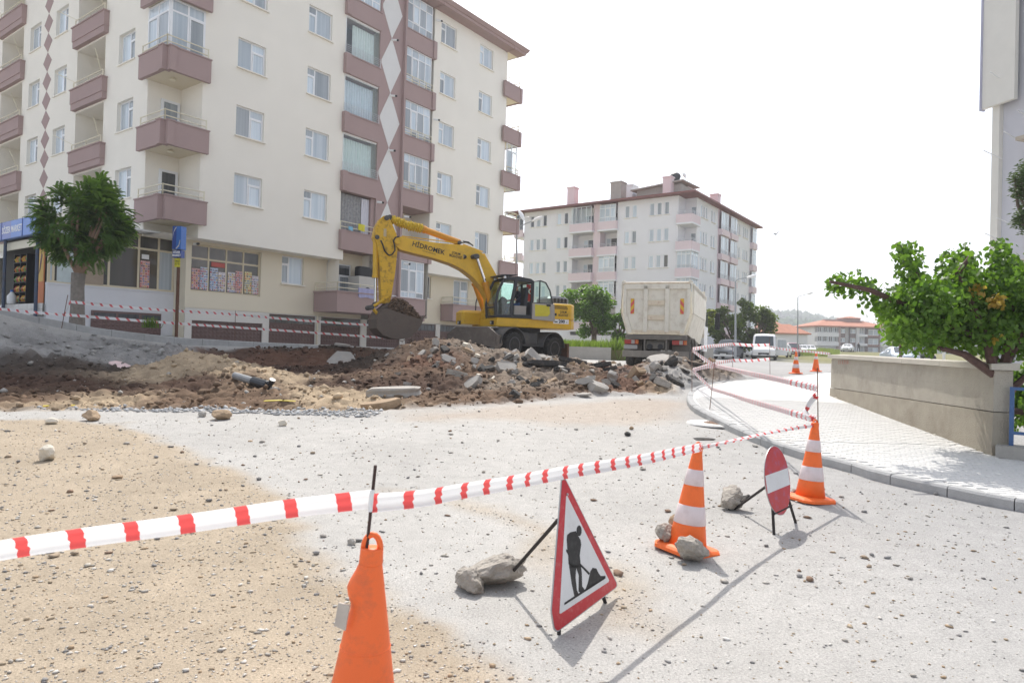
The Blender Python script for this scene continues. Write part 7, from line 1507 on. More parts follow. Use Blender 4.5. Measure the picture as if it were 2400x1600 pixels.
# ================================================================ CARS
glass_c = mat('car_glass', (.055, .07, .08), .06, .1, 2, spec=.9); lampg = mat('lamp_glass', (.62, .63, .63), .15, .05, 6); tyc = mat('car_tyre', (.02, .02, .02), .8, .1, 6); alum = mat('alloy_wheel', (.42, .42, .43), .35, .1, 8, metal=.5); plm = mat('number_plate_white', (.70, .70, .70), .5, .03, 5)
def car(name, label, cat, u, d, brg, paint, L_=4.3, W_=1.75, H_=1.45, kind='hatch', bumper=None, group='cars along the far street', cover=None):
    q = at(u, 820, d); x, y = q.x, q.y; a = R(-90 - brg); t = thing(name, label, cat, (x, y, gz(x, y)), a, group)
    w2 = W_ / 2; f = L_ / 2
    # sections: x, half width low, half width belt, half width roof, z bottom, z shoulder, z top
    if kind == 'van': S_ = [(f, .86, .84, .80, .32, .62, .80), (f - .10, .97, .96, .88, .25, .72, .95), (f - .85, 1, 1, .93, .24, .80, 1.18), (f - 1.55, 1, 1, .88, .24, .95, H_ - .15), (f - 2.0, 1, 1, .87, .24, .98, H_), (-f + .3, 1, 1, .87, .24, .98, H_), (-f + .05, .98, .98, .85, .28, .95, H_ - .08), (-f, .94, .94, .80, .34, .9, H_ - .25)]
    elif kind == 'mpv': S_ = [(f, .80, .78, .66, .30, .52, .68), (f - .12, .95, .94, .80, .24, .60, .82), (f - .80, 1, 1, .86, .22, .68, 1.02), (f - 1.02, 1, 1, .84, .22, .80, 1.08), (f - 1.75, 1, 1, .76, .22, .95, H_ - .06), (f - 2.3, 1, 1, .76, .22, .96, H_), (-f + .35, 1, 1, .75, .22, .98, H_ - .02), (-f + .06, .98, .97, .74, .26, .95, H_ - .15), (-f, .93, .92, .72, .32, .9, 1.05)]
    elif kind == 'sedan': S_ = [(f, .78, .76, .64, .28, .50, .62), (f - .14, .94, .93, .78, .22, .58, .74), (f - .95, 1, 1, .84, .20, .66, .92), (f - 1.30, 1, 1, .82, .20, .78, .96), (f - 2.05, 1, 1, .70, .20, .88, H_ - .04), (f - 2.7, 1, 1, .70, .20, .90, H_), (-f + 1.2, 1, 1, .68, .20, .92, H_ - .08), (-f + .55, 1, 1, .76, .20, .92, 1.05), (-f + .08, .96, .95, .78, .24, .88, .98), (-f, .9, .88, .74, .32, .8, .88)]
    else: S_ = [(f, .80, .78, .66, .28, .50, .62), (f - .12, .95, .94, .80, .22, .58, .76), (f - .85, 1, 1, .85, .20, .66, .92), (f - 1.1, 1, 1, .83, .20, .78, .97), (f - 1.8, 1, 1, .71, .20, .88, H_ - .05), (f - 2.3, 1, 1, .71, .20, .90, H_), (-f + .6, 1, 1, .70, .20, .92, H_ - .04), (-f + .1, .97, .96, .72, .26, .92, 1.05), (-f, .92, .9, .72, .32, .85, .9)]
    m = MB(); rings = []
    for x_, a_, b_, c_, z0, z1, z2 in S_: rings.append([(x_, -w2 * a_ * .94, z0), (x_, -w2 * a_, z0 + .12), (x_, -w2 * b_, z1), (x_, -w2 * (c_ * .55 + b_ * .45) if z2 - z1 < .3 else -w2 * (c_ + .06), z1 + (z2 - z1) * .62 if z2 - z1 < .3 else z2 - .14), (x_, -w2 * c_ * .90, z2 - .01), (x_, 0, z2 + .025), (x_, w2 * c_ * .90, z2 - .01), (x_, w2 * (c_ * .55 + b_ * .45) if z2 - z1 < .3 else w2 * (c_ + .06), z1 + (z2 - z1) * .62 if z2 - z1 < .3 else z2 - .14), (x_, w2 * b_, z1), (x_, w2 * a_, z0 + .12), (x_, w2 * a_ * .94, z0)])
    m.loft(rings); o = m.build('body', paint, t); ss = o.modifiers.new('edge', 'BEVEL'); ss.width = .03; ss.segments = 2; ss.limit_method = 'ANGLE'; ss.angle_limit = R(25)
    i = next(k for k in range(1, len(S_)) if S_[k][6] > H_ - .2) - 1; A_, Bq = S_[i], S_[i + 1]
    def lerp3(k): return [A_[j] + (Bq[j] - A_[j]) * k for j in range(7)]
    p, q2 = lerp3(.10), lerp3(.93); e_ = .02
    MB().hexa([(p[0] + e_, -w2 * p[3] * .86, p[6] + .012), (p[0] + e_, w2 * p[3] * .86, p[6] + .012), (p[0] - .03, w2 * p[3] * .86, p[6] - .05), (p[0] - .03, -w2 * p[3] * .86, p[6] - .05), (q2[0] + e_, -w2 * q2[3] * .84, q2[6] + .012), (q2[0] + e_, w2 * q2[3] * .84, q2[6] + .012), (q2[0] - .03, w2 * q2[3] * .84, q2[6] - .05), (q2[0] - .03, -w2 * q2[3] * .84, q2[6] - .05)]).build('windscreen', glass_c, t)
    zt = H_ - .17; zb_ = .98 if kind in ('van', 'mpv') else .94; xr = -f + (.35 if kind != 'sedan' else 1.1); xf = Bq[0] + .05; nn = 3 if kind != 'sedan' else 2
    for s in (-1, 1):
        for k in range(nn):
            xa = xf - (xf - xr) * k / nn - .04; xb = xf - (xf - xr) * (k + 1) / nn + .04; w_a = w2 * 1.004; w_b = w2 * (Bq[3] + .075)
            MB().hexa([(xb, s * (w_a - .02), zb_), (xa, s * (w_a - .02), zb_), (xa, s * w_a, zb_), (xb, s * w_a, zb_), (xb, s * (w_b - .02), zt), (xa - (.0 if k else -.0), s * (w_b - .02), zt), (xa, s * w_b, zt), (xb, s * w_b, zt)]).build('side_window', glass_c, t)
        MB().cbox(Bq[0] + .42, Bq[0] + .55, s * (w2 + .02) - (0 if s > 0 else .16), s * (w2 + .02) + (.16 if s > 0 else 0), zb_ - .02, zb_ + .13, .02).build('mirror', paint if kind != 'van' else MT['black'], t)
        hl = MB().hexa([(f - .05, s * w2 * .50, .56), (f - .16, s * w2 * .93, .60), (f - .28, s * w2 * .92, .60), (f - .2, s * w2 * .5, .56), (f - .09, s * w2 * .50, .72), (f - .22, s * w2 * .94, .80), (f - .34, s * w2 * .92, .80), (f - .2, s * w2 * .5, .72)]); hl.build('headlight', lampg, t)
    MB().box(f - .06, f + .015, -w2 * .45, w2 * .45, .46, .64).build('grille', MT['black'], t); MB().box(f + .016, f + .03, -.26, .26, .40, .51).build('number_plate', plm, t)
    if bumper: MB().cbox(f - .15, f + .012, -w2 * .96, w2 * .96, .26, .42, .03).build('bumper', bumper, t)
    for x_ in (f - .85, -f + .80):
        for s in (-1, 1):
            wl = MB().lathe([(.18, -.1), (.29, -.1), (.315, -.06), (.315, .06), (.29, .1), (.18, .1)], (0, 0, 0), 18, 'y').build('wheel', tyc, t, (x_, s * (w2 - .085), .315)); MB().lathe([(.03, .06), (.19, .085), (.20, .095), (.20, .03)], (0, 0, 0), 12, 'y').build('rim', alum, wl, None, (0, 0, 0) if s > 0 else (0, 0, PI))
    return t
greyp = mat('silver_grey_paint', (.22, .23, .245), .25, .04, 2, metal=.4); whp = mat('car_white', (.78, .78, .78), .25, .02, 2); redp = mat('dark_red_paint', (.23, .02, .045), .22, .05, 2); silp = mat('pale_silver_paint', (.50, .56, .64), .25, .03, 2, metal=.3); blkp = mat('black_paint', (.03, .03, .035), .25, .03, 2)
car('parked_car', 'silver grey people carrier with a white front bumper beside the lorry', 'car', 1708, 61.5, 30, greyp, 4.4, 1.80, 1.80, 'mpv', MT['white'])
mv = car('minibus', 'white minibus with a dark bumper and its front door standing open', 'minibus', 1792, 62.5, 22, whp, 5.4, 2.0, 2.35, 'van', mat('minibus_bumper', (.04, .042, .045), .6))
dm2 = MB(); holed(dm2, 0, .95, .45, 1.95, [(.12, .85, 1.15, 1.85, .03)], lambda u, v, d: (d, u, v)); dm2.box(-.03, -.001, 0, .95, .45, 1.1); dd = dm2.build('open_door', whp, mv, (1.25, 1.0, 0), (0, 0, R(12))); MB().box(.0, .01, .12, .85, 1.16, 1.84).build('pane', MT['grey_pane'], dd)
car('parked_car', 'dark red people carrier parked behind the white minibus', 'car', 1858, 92, 24, redp, 4.4, 1.8, 1.8, 'mpv', mat('dark_bumper', (.10, .02, .03), .6))
car('parked_car', 'small white hatchback half hidden behind the dark red car', 'car', 1881, 102, 24, whp, 3.9, 1.65, 1.45)
car('parked_car', 'white hatchback at the far end of the parked row', 'car', 1899, 104, 20, whp, 4.0, 1.65, 1.42)
car('parked_car', 'white car peeping out behind the roof of the white minibus', 'car', 1833, 82, 30, whp, 4.3, 1.7, 1.6)
car('parked_car', 'white car between the silver carrier and the white minibus', 'car', 1757, 76, 40, whp, 4.2, 1.7, 1.5)
car('saloon_car', 'white saloon car driving up the far street beside the walking man', 'car', 1986, 126, 34, whp, 4.5, 1.8, 1.45, 'sedan')
car('parked_car', 'pale blue silver car roof showing just above the concrete wall', 'car', 2108, 54, 12, silp, 4.4, 1.75, 1.45, 'sedan')
car('parked_car', 'dark people carrier behind the pale silver car above the wall', 'car', 2150, 66, 10, blkp, 4.5, 1.8, 1.75, 'mpv')
# ================================================================ CONES, SIGNS, TAPE
orange = mat('cone_orange', (.90, .165, .03), .5, .05, 4, spec=.4, dirt=(.55, .12, .04), dscale=7, damt=.5)
worn = mat('cone_orange_scuffed', (.95, .17, .04), .5, .05, 4, spec=.4, dirt=(.30, .11, .07), dscale=8, damt=.45); band_m = mat('reflective_white', (.72, .62, .62), .4, .07, 6, dirt=(.55, .42, .40), dscale=9, damt=.5)
def cone(label, p, h=.82, yaw=.5, tilt=(0, 0), bands=True, name='traffic_cone', m_=None, grp='orange traffic cones', one=False):
    m_ = m_ or orange; t = thing(name, label, 'traffic cone', p[:], 0, grp); t.rotation_euler = (tilt[1], tilt[0], yaw)
    c = .205; k = .07; o_ = [(c - k, -c), (c, -c + k), (c, c - k), (c - k, c), (-c + k, c), (-c, c - k), (-c, -c + k), (-c + k, -c)]
    m = MB(); m.loft([[(x, y, 0) for x, y in o_], [(x, y, .025) for x, y in o_], [(x * .92, y * .92, .04) for x, y in o_], [(.155 * math.cos(i * PI / 4 - PI / 4 + PI / 8 * 0 - .39 + PI / 8), .155 * math.sin(i * PI / 4 - PI / 4 - .39 + PI / 8), .05) for i in range(8)]]); m.build('base', m_, t)
    rr = lambda z: .145 - (.145 - .030) * (z - .04) / (h - .07)
    m = MB(); m.lathe([(rr(z), z) for z in (.045, .2, .4, .6, h - .085)] + [(.038, h - .084), (.037, h - .03), (.034, h - .02), (.028, h - .03), (.026, h - .2)], n=28); m.build('body', m_, t, smooth=True)
    lp = MB().tube([(.028 * math.cos(a), 0, h - .035 + .04 * math.sin(a)) for a in np.linspace(0, PI, 9)], .008, 6); lp.build('top_loop', m_, t)
    if bands:
        for z0, z1 in (((.19 + .02, .35), (.50, .62)) if not one else ((.50, .62),)): MB().lathe([(rr(z0) + .001, z0), (rr(z0) + .0035, z0 + .003), (rr(z1) + .0035, z1 - .003), (rr(z1) + .001, z1)], n=28).build('reflective_band', band_m, t, smooth=True)
    return t
def conepos(u, v): p = atg(u, v); return Vector((p.x, p.y, zg(p.x, p.y)))
c2 = conepos(1609, 1288); cone('striped cone weighted with two rocks on its base near the works sign', c2, .82, .55, (R(6), R(1)))
c3 = conepos(1898, 1172); cone('striped cone by the kerb behind the round no entry sign', c3, .82, .35, (R(3.5), R(0)))
def swz(x, y): return kz(x, y)
q = atg(1865, 876, .0); cone('striped cone at the far edge of the pale pavement, left of its plainer neighbour', Vector((q.x, q.y, gz(q.x, q.y) + .01)), .82, .2)
q = atg(1912, 871, .0); cone('far cone with a single white band beside the striped one', Vector((q.x, q.y, gz(q.x, q.y) + .01)), .82, .9, one=True)
for u, lb in ((1916, 'left one of two tiny distant cones by the grass bank'), (1927, 'right one of two tiny distant cones by the grass bank')): q = at(u, 828, 96); cone(lb, Vector((q.x, q.y, gz(q.x, q.y))), .82, .3)
# the dented cone in front
p1 = at(843, 1600, 2.42); P1 = Vector((p1.x, p1.y, 0)); t = thing('traffic_cone', 'plain dented scuffed orange cone close to the camera holding a rusty rod', 'traffic cone', (P1.x, P1.y, zg(P1.x, P1.y)), 0, 'orange traffic cones'); t.rotation_euler = (0, R(2.2), 0)
h = .835; m = MB(); rings = []
for z in np.linspace(.04, h - .11, 26):
    r_ = .152 - (.152 - .040) * (z - .04) / (h - .15); k = r_; row = []
    for i in range(36):
        a = 2 * PI * i / 36; q = r_; da = math.cos(a - PI - .25)
        kink = math.exp(-((z - .640) / .055) ** 2); q += .026 * kink * max(0, da) ** 1.5; q -= .012 * math.exp(-((z - .585) / .04) ** 2) * max(0, da) ** 2
        row.append((q * math.cos(a), q * math.sin(a), z))
    rings.append(row)
m.loft(rings, caps=False); m.build('body', worn, t, smooth=True)
for z in (.585, .435): MB().lathe([(.152 - .112 * (z - .04) / .685 + .0005, z - .004), (.152 - .112 * (z - .04) / .685 + .002, z), (.152 - .112 * (z - .04) / .685 - .001, z + .004)], n=36).build('moulded_ridge', worn, t) if z < .5 else None
m = MB(); m.lathe([(.041, h - .112), (.042, h - .108), (.040, h - .06), (.037, h - .055)], n=28); m.build('collar', worn, t, smooth=True)
MB().tube([(.030 * math.cos(a), 0, h - .06 + .052 * math.sin(a)) for a in np.linspace(0, PI, 11)], [.011] * 11, 8).build('top_loop', worn, t, smooth=True)
c = .215; MB().cbox(-c, c, -c, c, 0, .04, .03).build('base', worn, t)
MB().hexa([(-.103, -.055, .520), (-.060, -.073, .512), (-.058, -.068, .512), (-.101, -.05, .520), (-.095, -.050, .598), (-.052, -.068, .598), (-.050, -.063, .598), (-.093, -.045, .598)]).build('sticker', mat('peeling_sticker', (.52, .46, .40), .6, .1, 20), t)
def rod(label, a, b_, r=.006, m_=None, grp='thin rods holding the barrier tape'):
    o = MB().tube([a, b_], r, 6).build('steel_rod', m_ or MT['rust']); tag(o, label, 'rod', grp); return o
rt = at(880, 1090, 2.42); rod('rusty rod standing in the dented front cone', at(858, 1300, 2.42), rt, .0062, mat('dark_rod', (.06, .035, .03), .8, .3, 40), None)
wrap = MB().tube([at(872, 1148, 2.41), at(867, 1198, 2.41)], .0085, 8).build('tape_wrap', MT['white']); tag(wrap, 'white tape wound round the rod of the front cone', 'tape')

red_ = (.78, .10, .10); tapem = stripemat('barrier_tape', (.86, .86, .87), red_, .168, .27, .08, .35, thin=True); tapef = stripemat('barrier_tape_far', (.84, .84, .85), (.72, .15, .16), .30, .28, .8, .4, thin=True)
def tape(label, pts, w_=.075, m_=None, wave=.012, nc=6, tw=0., off=0., sag=0., n=None):
    P = [at(*p) if not isinstance(p, Vector) else p for p in pts]; P = [Vector(p) for p in P]; cum = [0.]
    for a, b_ in zip(P, P[1:]): cum.append(cum[-1] + (b_ - a).length)
    n = n or max(8, int(cum[-1] / .05)); n = min(n, 240); m = MB(); rows = []; st = []
    for i in range(n + 1):
        s = cum[-1] * i / n; k = max(j for j in range(len(P) - 1) if cum[j] <= s + 1e-9); f_ = (s - cum[k]) / max(1e-9, cum[k + 1] - cum[k])
        p0 = P[max(0, k - 1)]; p1_ = P[k]; p2 = P[k + 1]; p3 = P[min(len(P) - 1, k + 2)]
        c = .5 * ((2 * p1_) + (p2 - p0) * f_ + (2 * p0 - 5 * p1_ + 4 * p2 - p3) * f_ ** 2 + (3 * p1_ - p0 - 3 * p2 + p3) * f_ ** 3); d = (p2 - p1_).normalized()
        c = c - Vector((0, 0, sag)) * math.sin(PI * f_)
        side = d.cross(Vector((0, 0, 1))).normalized(); up = side.cross(d); ang = tw * s + .12 * math.sin(s * 2.1); v_ = up * math.cos(ang) + side * math.sin(ang); nn = d.cross(v_)
        row = []
        for j in range(nc + 1):
            q = j / nc - .5; row.append(c + v_ * q * w_ + nn * (wave * math.sin(j * 2.4 + .5 * math.sin(s * 1.5)) + wave * .8 * q * q * 4)); st.append((s + off, q * w_ + .01 * math.sin(j * 2.4)))
        rows.append(row)
    m.loft(rows, caps=False, closed=False); me = m.mesh('barrier_tape', m_ or tapem); st_attr(me, st); o = link('barrier_tape', me, smooth=True); tag(o, label, 'tape', 'red and white barrier tape'); return o
tape('wide red and white tape running out of the frame at the left front', [(-260, 1332, 2.08), (0, 1288, 2.19), (99, 1272, 2.21), (249, 1250, 2.25), (382, 1233, 2.29), (600, 1201, 2.35), (700, 1187, 2.38), (868, 1168, 2.42)], .067, wave=.006, off=.02)
tape('red and white tape from the front rod to the cone with rocks', [(868, 1178, 2.42), (988, 1166, 2.62), (1082, 1149, 2.83), (1198, 1129, 3.13), (1324, 1106, 3.53), (1500, 1077, 4.22), (1580, 1060, 4.62), (1643, 1047, 5.05)], .068, wave=.006)
tape('twisted thin tape from the rock weighted cone to the kerb cone', [(1643, 1047, 5.05), (1720, 1030, 5.6), (1800, 1013, 6.2), (1870, 1000, 6.75), (1916, 994, 7.12)], .032, wave=.012, tw=.8)
A_ = [at(1622, 818, 17.9), atg(1622, 919, SWH)]; B_ = [at(1676, 839, 14.2), atg(1661, 974, 0)]; C_r = [at(1717, 786, 22.6), at(1717, 888, 22.6)]; D_r = [at(1804, 790, 23.6), at(1805, 883, 23.6)]; K_ = [at(1916, 862, 7.15), at(1918, 995, 7.12)]
for p, lb in ((A_, 'rod on the pavement corner kerb'), (B_, 'leaning rod at the pavement edge near the manhole'), (C_r, 'rod standing behind the rubble heap'), (D_r, 'rod at the far pavement edge before the minibus'), (K_, 'tall rod above the kerb cone')): rod('thin rusty ' + lb, p[1] - Vector((0, 0, .1)), p[0], .007 if p is not K_ else .005)
tape('upper tape between the kerb cone rod and the leaning rod', [(1914, 910, 7.14), (1850, 895, 8.2), (1760, 876, 10.7), (1677, 857, 14.3)], .075, tapem, .01)
tape('lower tape between the kerb cone rod and the leaning rod', [(1912, 983, 7.12), (1850, 966, 8.2), (1760, 940, 10.7), (1668, 911, 14.3)], .075, tapem, .01)
tape('loose looped tape hanging by the kerb cone rod', [(1912, 925, 7.13), (1898, 940, 7.2), (1889, 958, 7.25), (1893, 972, 7.2), (1908, 980, 7.12)], .07, tapem, .02, tw=1.5)
tape('tape from the corner kerb rod to the leaning rod, top one', [(1623, 820, 17.85), (1650, 840, 16), (1676, 856, 14.3)], .09, tapef, .01)
tape('tape from the corner kerb rod to the leaning rod, bottom one', [(1623, 867, 17.9), (1645, 888, 16), (1668, 911, 14.35)], .09, tapef, .01)
tape('diagonal tape from the leaning rod back to the corner rod', [(1676, 857, 14.3), (1650, 860, 16), (1623, 868, 17.9)], .09, tapef, .01)
tape('upper far tape from the corner rod past the silver carrier to the minibus', [(1623, 818, 17.9), (1670, 811, 20), (1717, 807, 22.6), (1760, 809, 23.1), (1804, 808, 23.6)], .10, tapef, .008)
tape('lower far tape in front of the rubble and the parked cars', [(1623, 867, 17.9), (1670, 853, 20), (1717, 845, 22.6), (1760, 845, 23.1), (1804, 841, 23.6)], .10, tapef, .008)
tape('far tape from the minibus rod across to the wall end', [(1804, 812, 23.6), (1850, 820, 21.5), (1900, 824, 19.5), (1946, 829, 17.2)], .06, tapef, .008)
e1 = b1w(0, 0); E1 = at(143, 777, 20.3); E1t = at(159, 691, 20.3); F1 = at(550, 803, 25.6); F1t = at(552, 728, 25.6)
rod('thin dark rod on the upper pavement below the young tree', E1, E1t, .010); rod('thin dark rod in front of the brown garage doors', F1, F1t, .010)
tape('upper tape along the big block pavement, right of the young tree', [(163, 707, 20.3), (350, 724, 22.8), (552, 737, 25.6), (700, 750, 27.3), (900, 764, 29.6)], .085, tapef, .006)
tape('lower tape along the big block pavement down to the digger bucket', [(149, 737, 20.3), (350, 753, 22.8), (551, 767, 25.6), (700, 777, 27.3), (910, 792, 29.6)], .085, tapef, .006)
tape('tape running up the pavement to the left edge below the market sign', [(-60, 718, 17.6), (0, 724, 18.2), (70, 731, 19.2), (149, 738, 20.3)], .07, tapef, .01)
tape('short twist of tape joining the upper and lower runs at the first rod', [(163, 708, 20.28), (158, 722, 20.3), (149, 737, 20.3)], .06, tapef, .01)

# ---- triangular works sign
def sign_plane(g1, g2, lean):
    a, b_ = Vector((g1.x, g1.y, zg(g1.x, g1.y))), Vector((g2.x, g2.y, zg(g2.x, g2.y))); ex_ = (b_ - a).normalized(); n = ex_.cross(Vector((0, 0, 1))).normalized()   # n towards the reader
    up = (Vector((0, 0, 1)) * math.cos(lean) - n * math.sin(lean)); up = (up - ex_ * up.dot(ex_)).normalized(); n = ex_.cross(up).normalized(); return a, ex_, up, n
def on_plane(S_, u, v):
    a, x_, y_, n = S_; r = ray(u, v); t = (a - CAM).dot(n) / r.dot(n); d = CAM + r * t - a; return d.dot(x_), d.dot(y_)
def sign_thing(name, label, S_):
    t = thing(name, label, 'road sign'); a, x_, y_, n = S_; t.matrix_world = Matrix(((x_.x, y_.x, n.x, a.x), (x_.y, y_.y, n.y, a.y), (x_.z, y_.z, n.z, a.z), (0, 0, 0, 1))); t['label'] = label; return t
def flat(S_, pts, o): return [on_plane(S_, o[0] + x / o[2], o[1] + y / o[2]) for x, y in pts]
fz = lambda u, v, w_: (u, v, w_)
signred = mat('sign_red', (.52, .022, .035), .35, .05, 5, dirt=(.60, .30, .28), dscale=16, damt=.35); signwhite = mat('sign_face_white', (.70, .70, .70), .4, .03, 4, dirt=(.52, .50, .46), dscale=6, damt=.4); signgrey = mat('sign_edge', (.45, .45, .45), .5, .05, 4, metal=.4); rebar = mat('rebar', (.035, .030, .028), .8, .2, 40, .5, 90)
Z1 = (700, 1050, 2.851); g1 = atg(1313, 1488); g2 = atg(1426, 1411); S1 = sign_plane(g1, g2, R(9))
s1 = sign_thing('works_sign', 'red edged triangular road works sign with a digging man, propped by a rod', S1)
out_ = flat(S1, [(1758, 200), (1770, 193), (1782, 198), (2128, 900), (2130, 918), (2120, 933), (1738, 1222), (1722, 1226), (1706, 1208), (1690, 1110), (1688, 1080)], Z1)
MB().prism(out_, -.006, .0, fz).build('plate', signgrey, s1)
cx_ = sum(p[0] for p in out_) / len(out_); cy_ = sum(p[1] for p in out_) / len(out_)
MB().prism([(cx_ + (x - cx_) * .975, cy_ + (y - cy_) * .975) for x, y in out_], .0005, .0015, fz).build('red_border', signred, s1)
MB().prism(flat(S1, [(1785, 318), (1792, 318), (2072, 880), (2068, 892), (1748, 1103), (1740, 1100)], Z1), .002, .003, fz).build('white_field', signwhite, s1)
def blk_(pts, nm='pictogram'): MB().prism(flat(S1, pts, Z1), .0034, .0042, fz).build(nm, mat('sign_black', (.015, .015, .016), .5, .05, 8, dirt=(.12, .12, .12), dscale=30, damt=.3) if 'sign_black' not in bpy.data.materials else bpy.data.materials['sign_black'], s1)
blk_([(1848, 552), (1812, 560), (1790, 578), (1787, 610), (1792, 680), (1783, 672), (1785, 690), (1797, 712), (1800, 772), (1822, 800), (1882, 788), (1874, 715), (1884, 640), (1880, 612), (1866, 588)])
blk_([(1870 + 17 * math.cos(t), 550 + 36 * math.sin(t)) for t in np.linspace(0, 2 * PI, 17)[:-1]]); blk_([(1801, 765), (1820, 900), (1838, 985), (1866, 985), (1866, 972), (1855, 945), (1846, 860), (1852, 785)]); blk_([(1846, 780), (1868, 850), (1866, 955), (1880, 964), (1906, 946), (1902, 936), (1890, 920), (1888, 830), (1881, 775)])
blk_([(1866, 772), (1878, 768), (1942, 832), (1936, 846)]); blk_([(1908, 955), (1928, 900), (1946, 820), (1960, 797), (1985, 802), (2000, 832), (2014, 852), (2046, 850), (2046, 866)]); blk_([(1772, 1030), (1772, 1046), (2046, 868), (2046, 852)])
def w2s(S_, P): a, x_, y_, n = S_; d = P - a; return Vector((d.dot(x_), d.dot(y_), d.dot(n)))
l1 = w2s(S1, Vector((g1.x, g1.y, zg(g1.x, g1.y)))); l2 = w2s(S1, Vector((g2.x, g2.y, zg(g2.x, g2.y))))
ap = Vector((*on_plane(S1, 1326, 1150), -.012))
MB().tube([l1 - Vector((0, .03, .012)), l1.lerp(ap, .7) - Vector((0, 0, .012))], .011, 6).build('leg', rebar, s1); MB().tube([l2 - Vector((0, .03, .012)), l2.lerp(ap, .7) - Vector((0, 0, .012))], .011, 6).build('leg', rebar, s1)
MB().tube([Vector((*on_plane(S1, 1312, 1218), -.012)), w2s(S1, atg(1181, 1362))], .011, 6).build('prop', rebar, s1)
b_ = MB().lathe([(.008, 0), (.006, .006)], n=8); x, y = on_plane(S1, 1328, 1158); b_.build('bolt', signgrey, s1, (x, y, .0043))
# ---- round no entry sign
Z2 = (1450, 950, 3.92); g1 = atg(1817, 1252); g2 = atg(1869, 1224); S2 = sign_plane(g1, g2, R(9))
s2 = sign_thing('no_entry_sign', 'scratched round no entry sign on rebar legs beside the kerb cone', S2)
cx_, cy_ = on_plane(S2, 1823, 1125); q1 = on_plane(S2, 1450 + 1412 / 3.92, 950 + 378 / 3.92); q2 = on_plane(S2, 1450 + 1520 / 3.92, 950 + 998 / 3.92); rad_ = .5 * math.hypot(q1[0] - q2[0], q1[1] - q2[1]); qa = on_plane(S2, 1450 + 1343 / 3.92, 950 + 620 / 3.92); qb = on_plane(S2, 1450 + 1580 / 3.92, 950 + 760 / 3.92); rw_ = .5 * math.hypot(qa[0] - qb[0], qa[1] - qb[1]); rx_ = .5 * (rad_ + rw_); rx_ = max(.9 * rad_, min(rad_ * 1.05, rw_))
circ = lambda k: [(cx_ + rx_ * k * math.cos(t), cy_ + rad_ * k * math.sin(t)) for t in np.linspace(0, 2 * PI, 41)[:-1]]
MB().prism(circ(1), -.006, 0, fz).build('plate', signgrey, s2); MB().prism(circ(.985), .0005, .0015, fz).build('red_disc', mat('no_entry_red', (.50, .03, .035), .4, .08, 5, dirt=(.20, .22, .50), dscale=11, damt=.45), s2)
bw = rx_ * .93; MB().prism([(cx_ - bw, cy_ - rad_ * .25), (cx_ + bw, cy_ - rad_ * .25), (cx_ + bw, cy_ + rad_ * .25), (cx_ - bw, cy_ + rad_ * .25)], .002, .003, fz).build('white_bar', signwhite, s2)
l1 = w2s(S2, Vector((g1.x, g1.y, zg(g1.x, g1.y)))); l2 = w2s(S2, Vector((g2.x, g2.y, zg(g2.x, g2.y))))
top1 = Vector((cx_ - .10, cy_ + .1, -.012)); top2 = Vector((cx_ + .10, cy_ + .1, -.012))
for a, b_ in ((l1, top1), (l2, top2)): MB().tube([a - Vector((0, .02, .012)), b_], .012, 6).build('leg', rebar, s2)
MB().tube([l1.lerp(top1, .32), l2.lerp(top2, .32)], .010, 6).build('cross_bar', rebar, s2)
MB().tube([Vector((cx_ - rx_ * .3, cy_ + .0, -.012)), w2s(S2, atg(1722, 1192))], .012, 6).build('prop', rebar, s2)
# ---- rocks that hold things down
def rock(u, v, d, sz, rot, m_, label, seed, name='rock', dz=0., grp=None, sub=4, rough=.45):
    p = at(u, v, d); me = boulder(seed, *sz, sub, rough, 7); me.materials.append(m_); me.polygons.foreach_set('use_smooth', [False] * len(me.polygons)); o = link(name, me, None, (p.x, p.y, p.z + dz), rot); tag(o, label, 'rock', grp); return o
rock(1158, 1336, 4.36, (.235, .15, .105), (R(-12), R(-14), .35), MT['sandrock'], 'big grey broken concrete lump on the prop of the works sign', 101, 'concrete_lump')
rock(1102, 1362, 4.22, (.09, .11, .085), (0, 0, .5), MT['sandrock'], 'lower left shoulder of broken concrete under the works sign prop', 102, 'concrete_lump')
rock(1712, 1163, 6.62, (.135, .14, .10), (R(20), R(-28), .2), MT['sandrock'], 'tilted brown conglomerate slab on the prop of the no entry sign', 103)
rock(1735, 1176, 6.55, (.14, .07, .035), (R(0), R(-38), -.1), MT['asphalt'], 'thin dark asphalt flake under the no entry sign prop', 104)
rock(1617, 1281, 4.93, (.145, .10, .095), (.1, .15, .3), MT['sandrock'], 'large rough rock on the front of the striped cone base', 105)
rock(1556, 1248, 5.25, (.085, .07, .075), (.2, -.5, .4), MT['sandrock'], 'smaller rough rock on the left of the striped cone base', 106)
rock(1578, 1217, 5.45, (.04, .05, .045), (0, 0, 0), MT['brownstone'], 'little brown stone behind the striped cone with rocks', 107, sub=3)
rock(1860, 1151, 7.15, (.03, .03, .035), (0, 0, .4), MT['dusty'], 'small grey block leaning on the kerb cone', 108, sub=2, rough=.1)
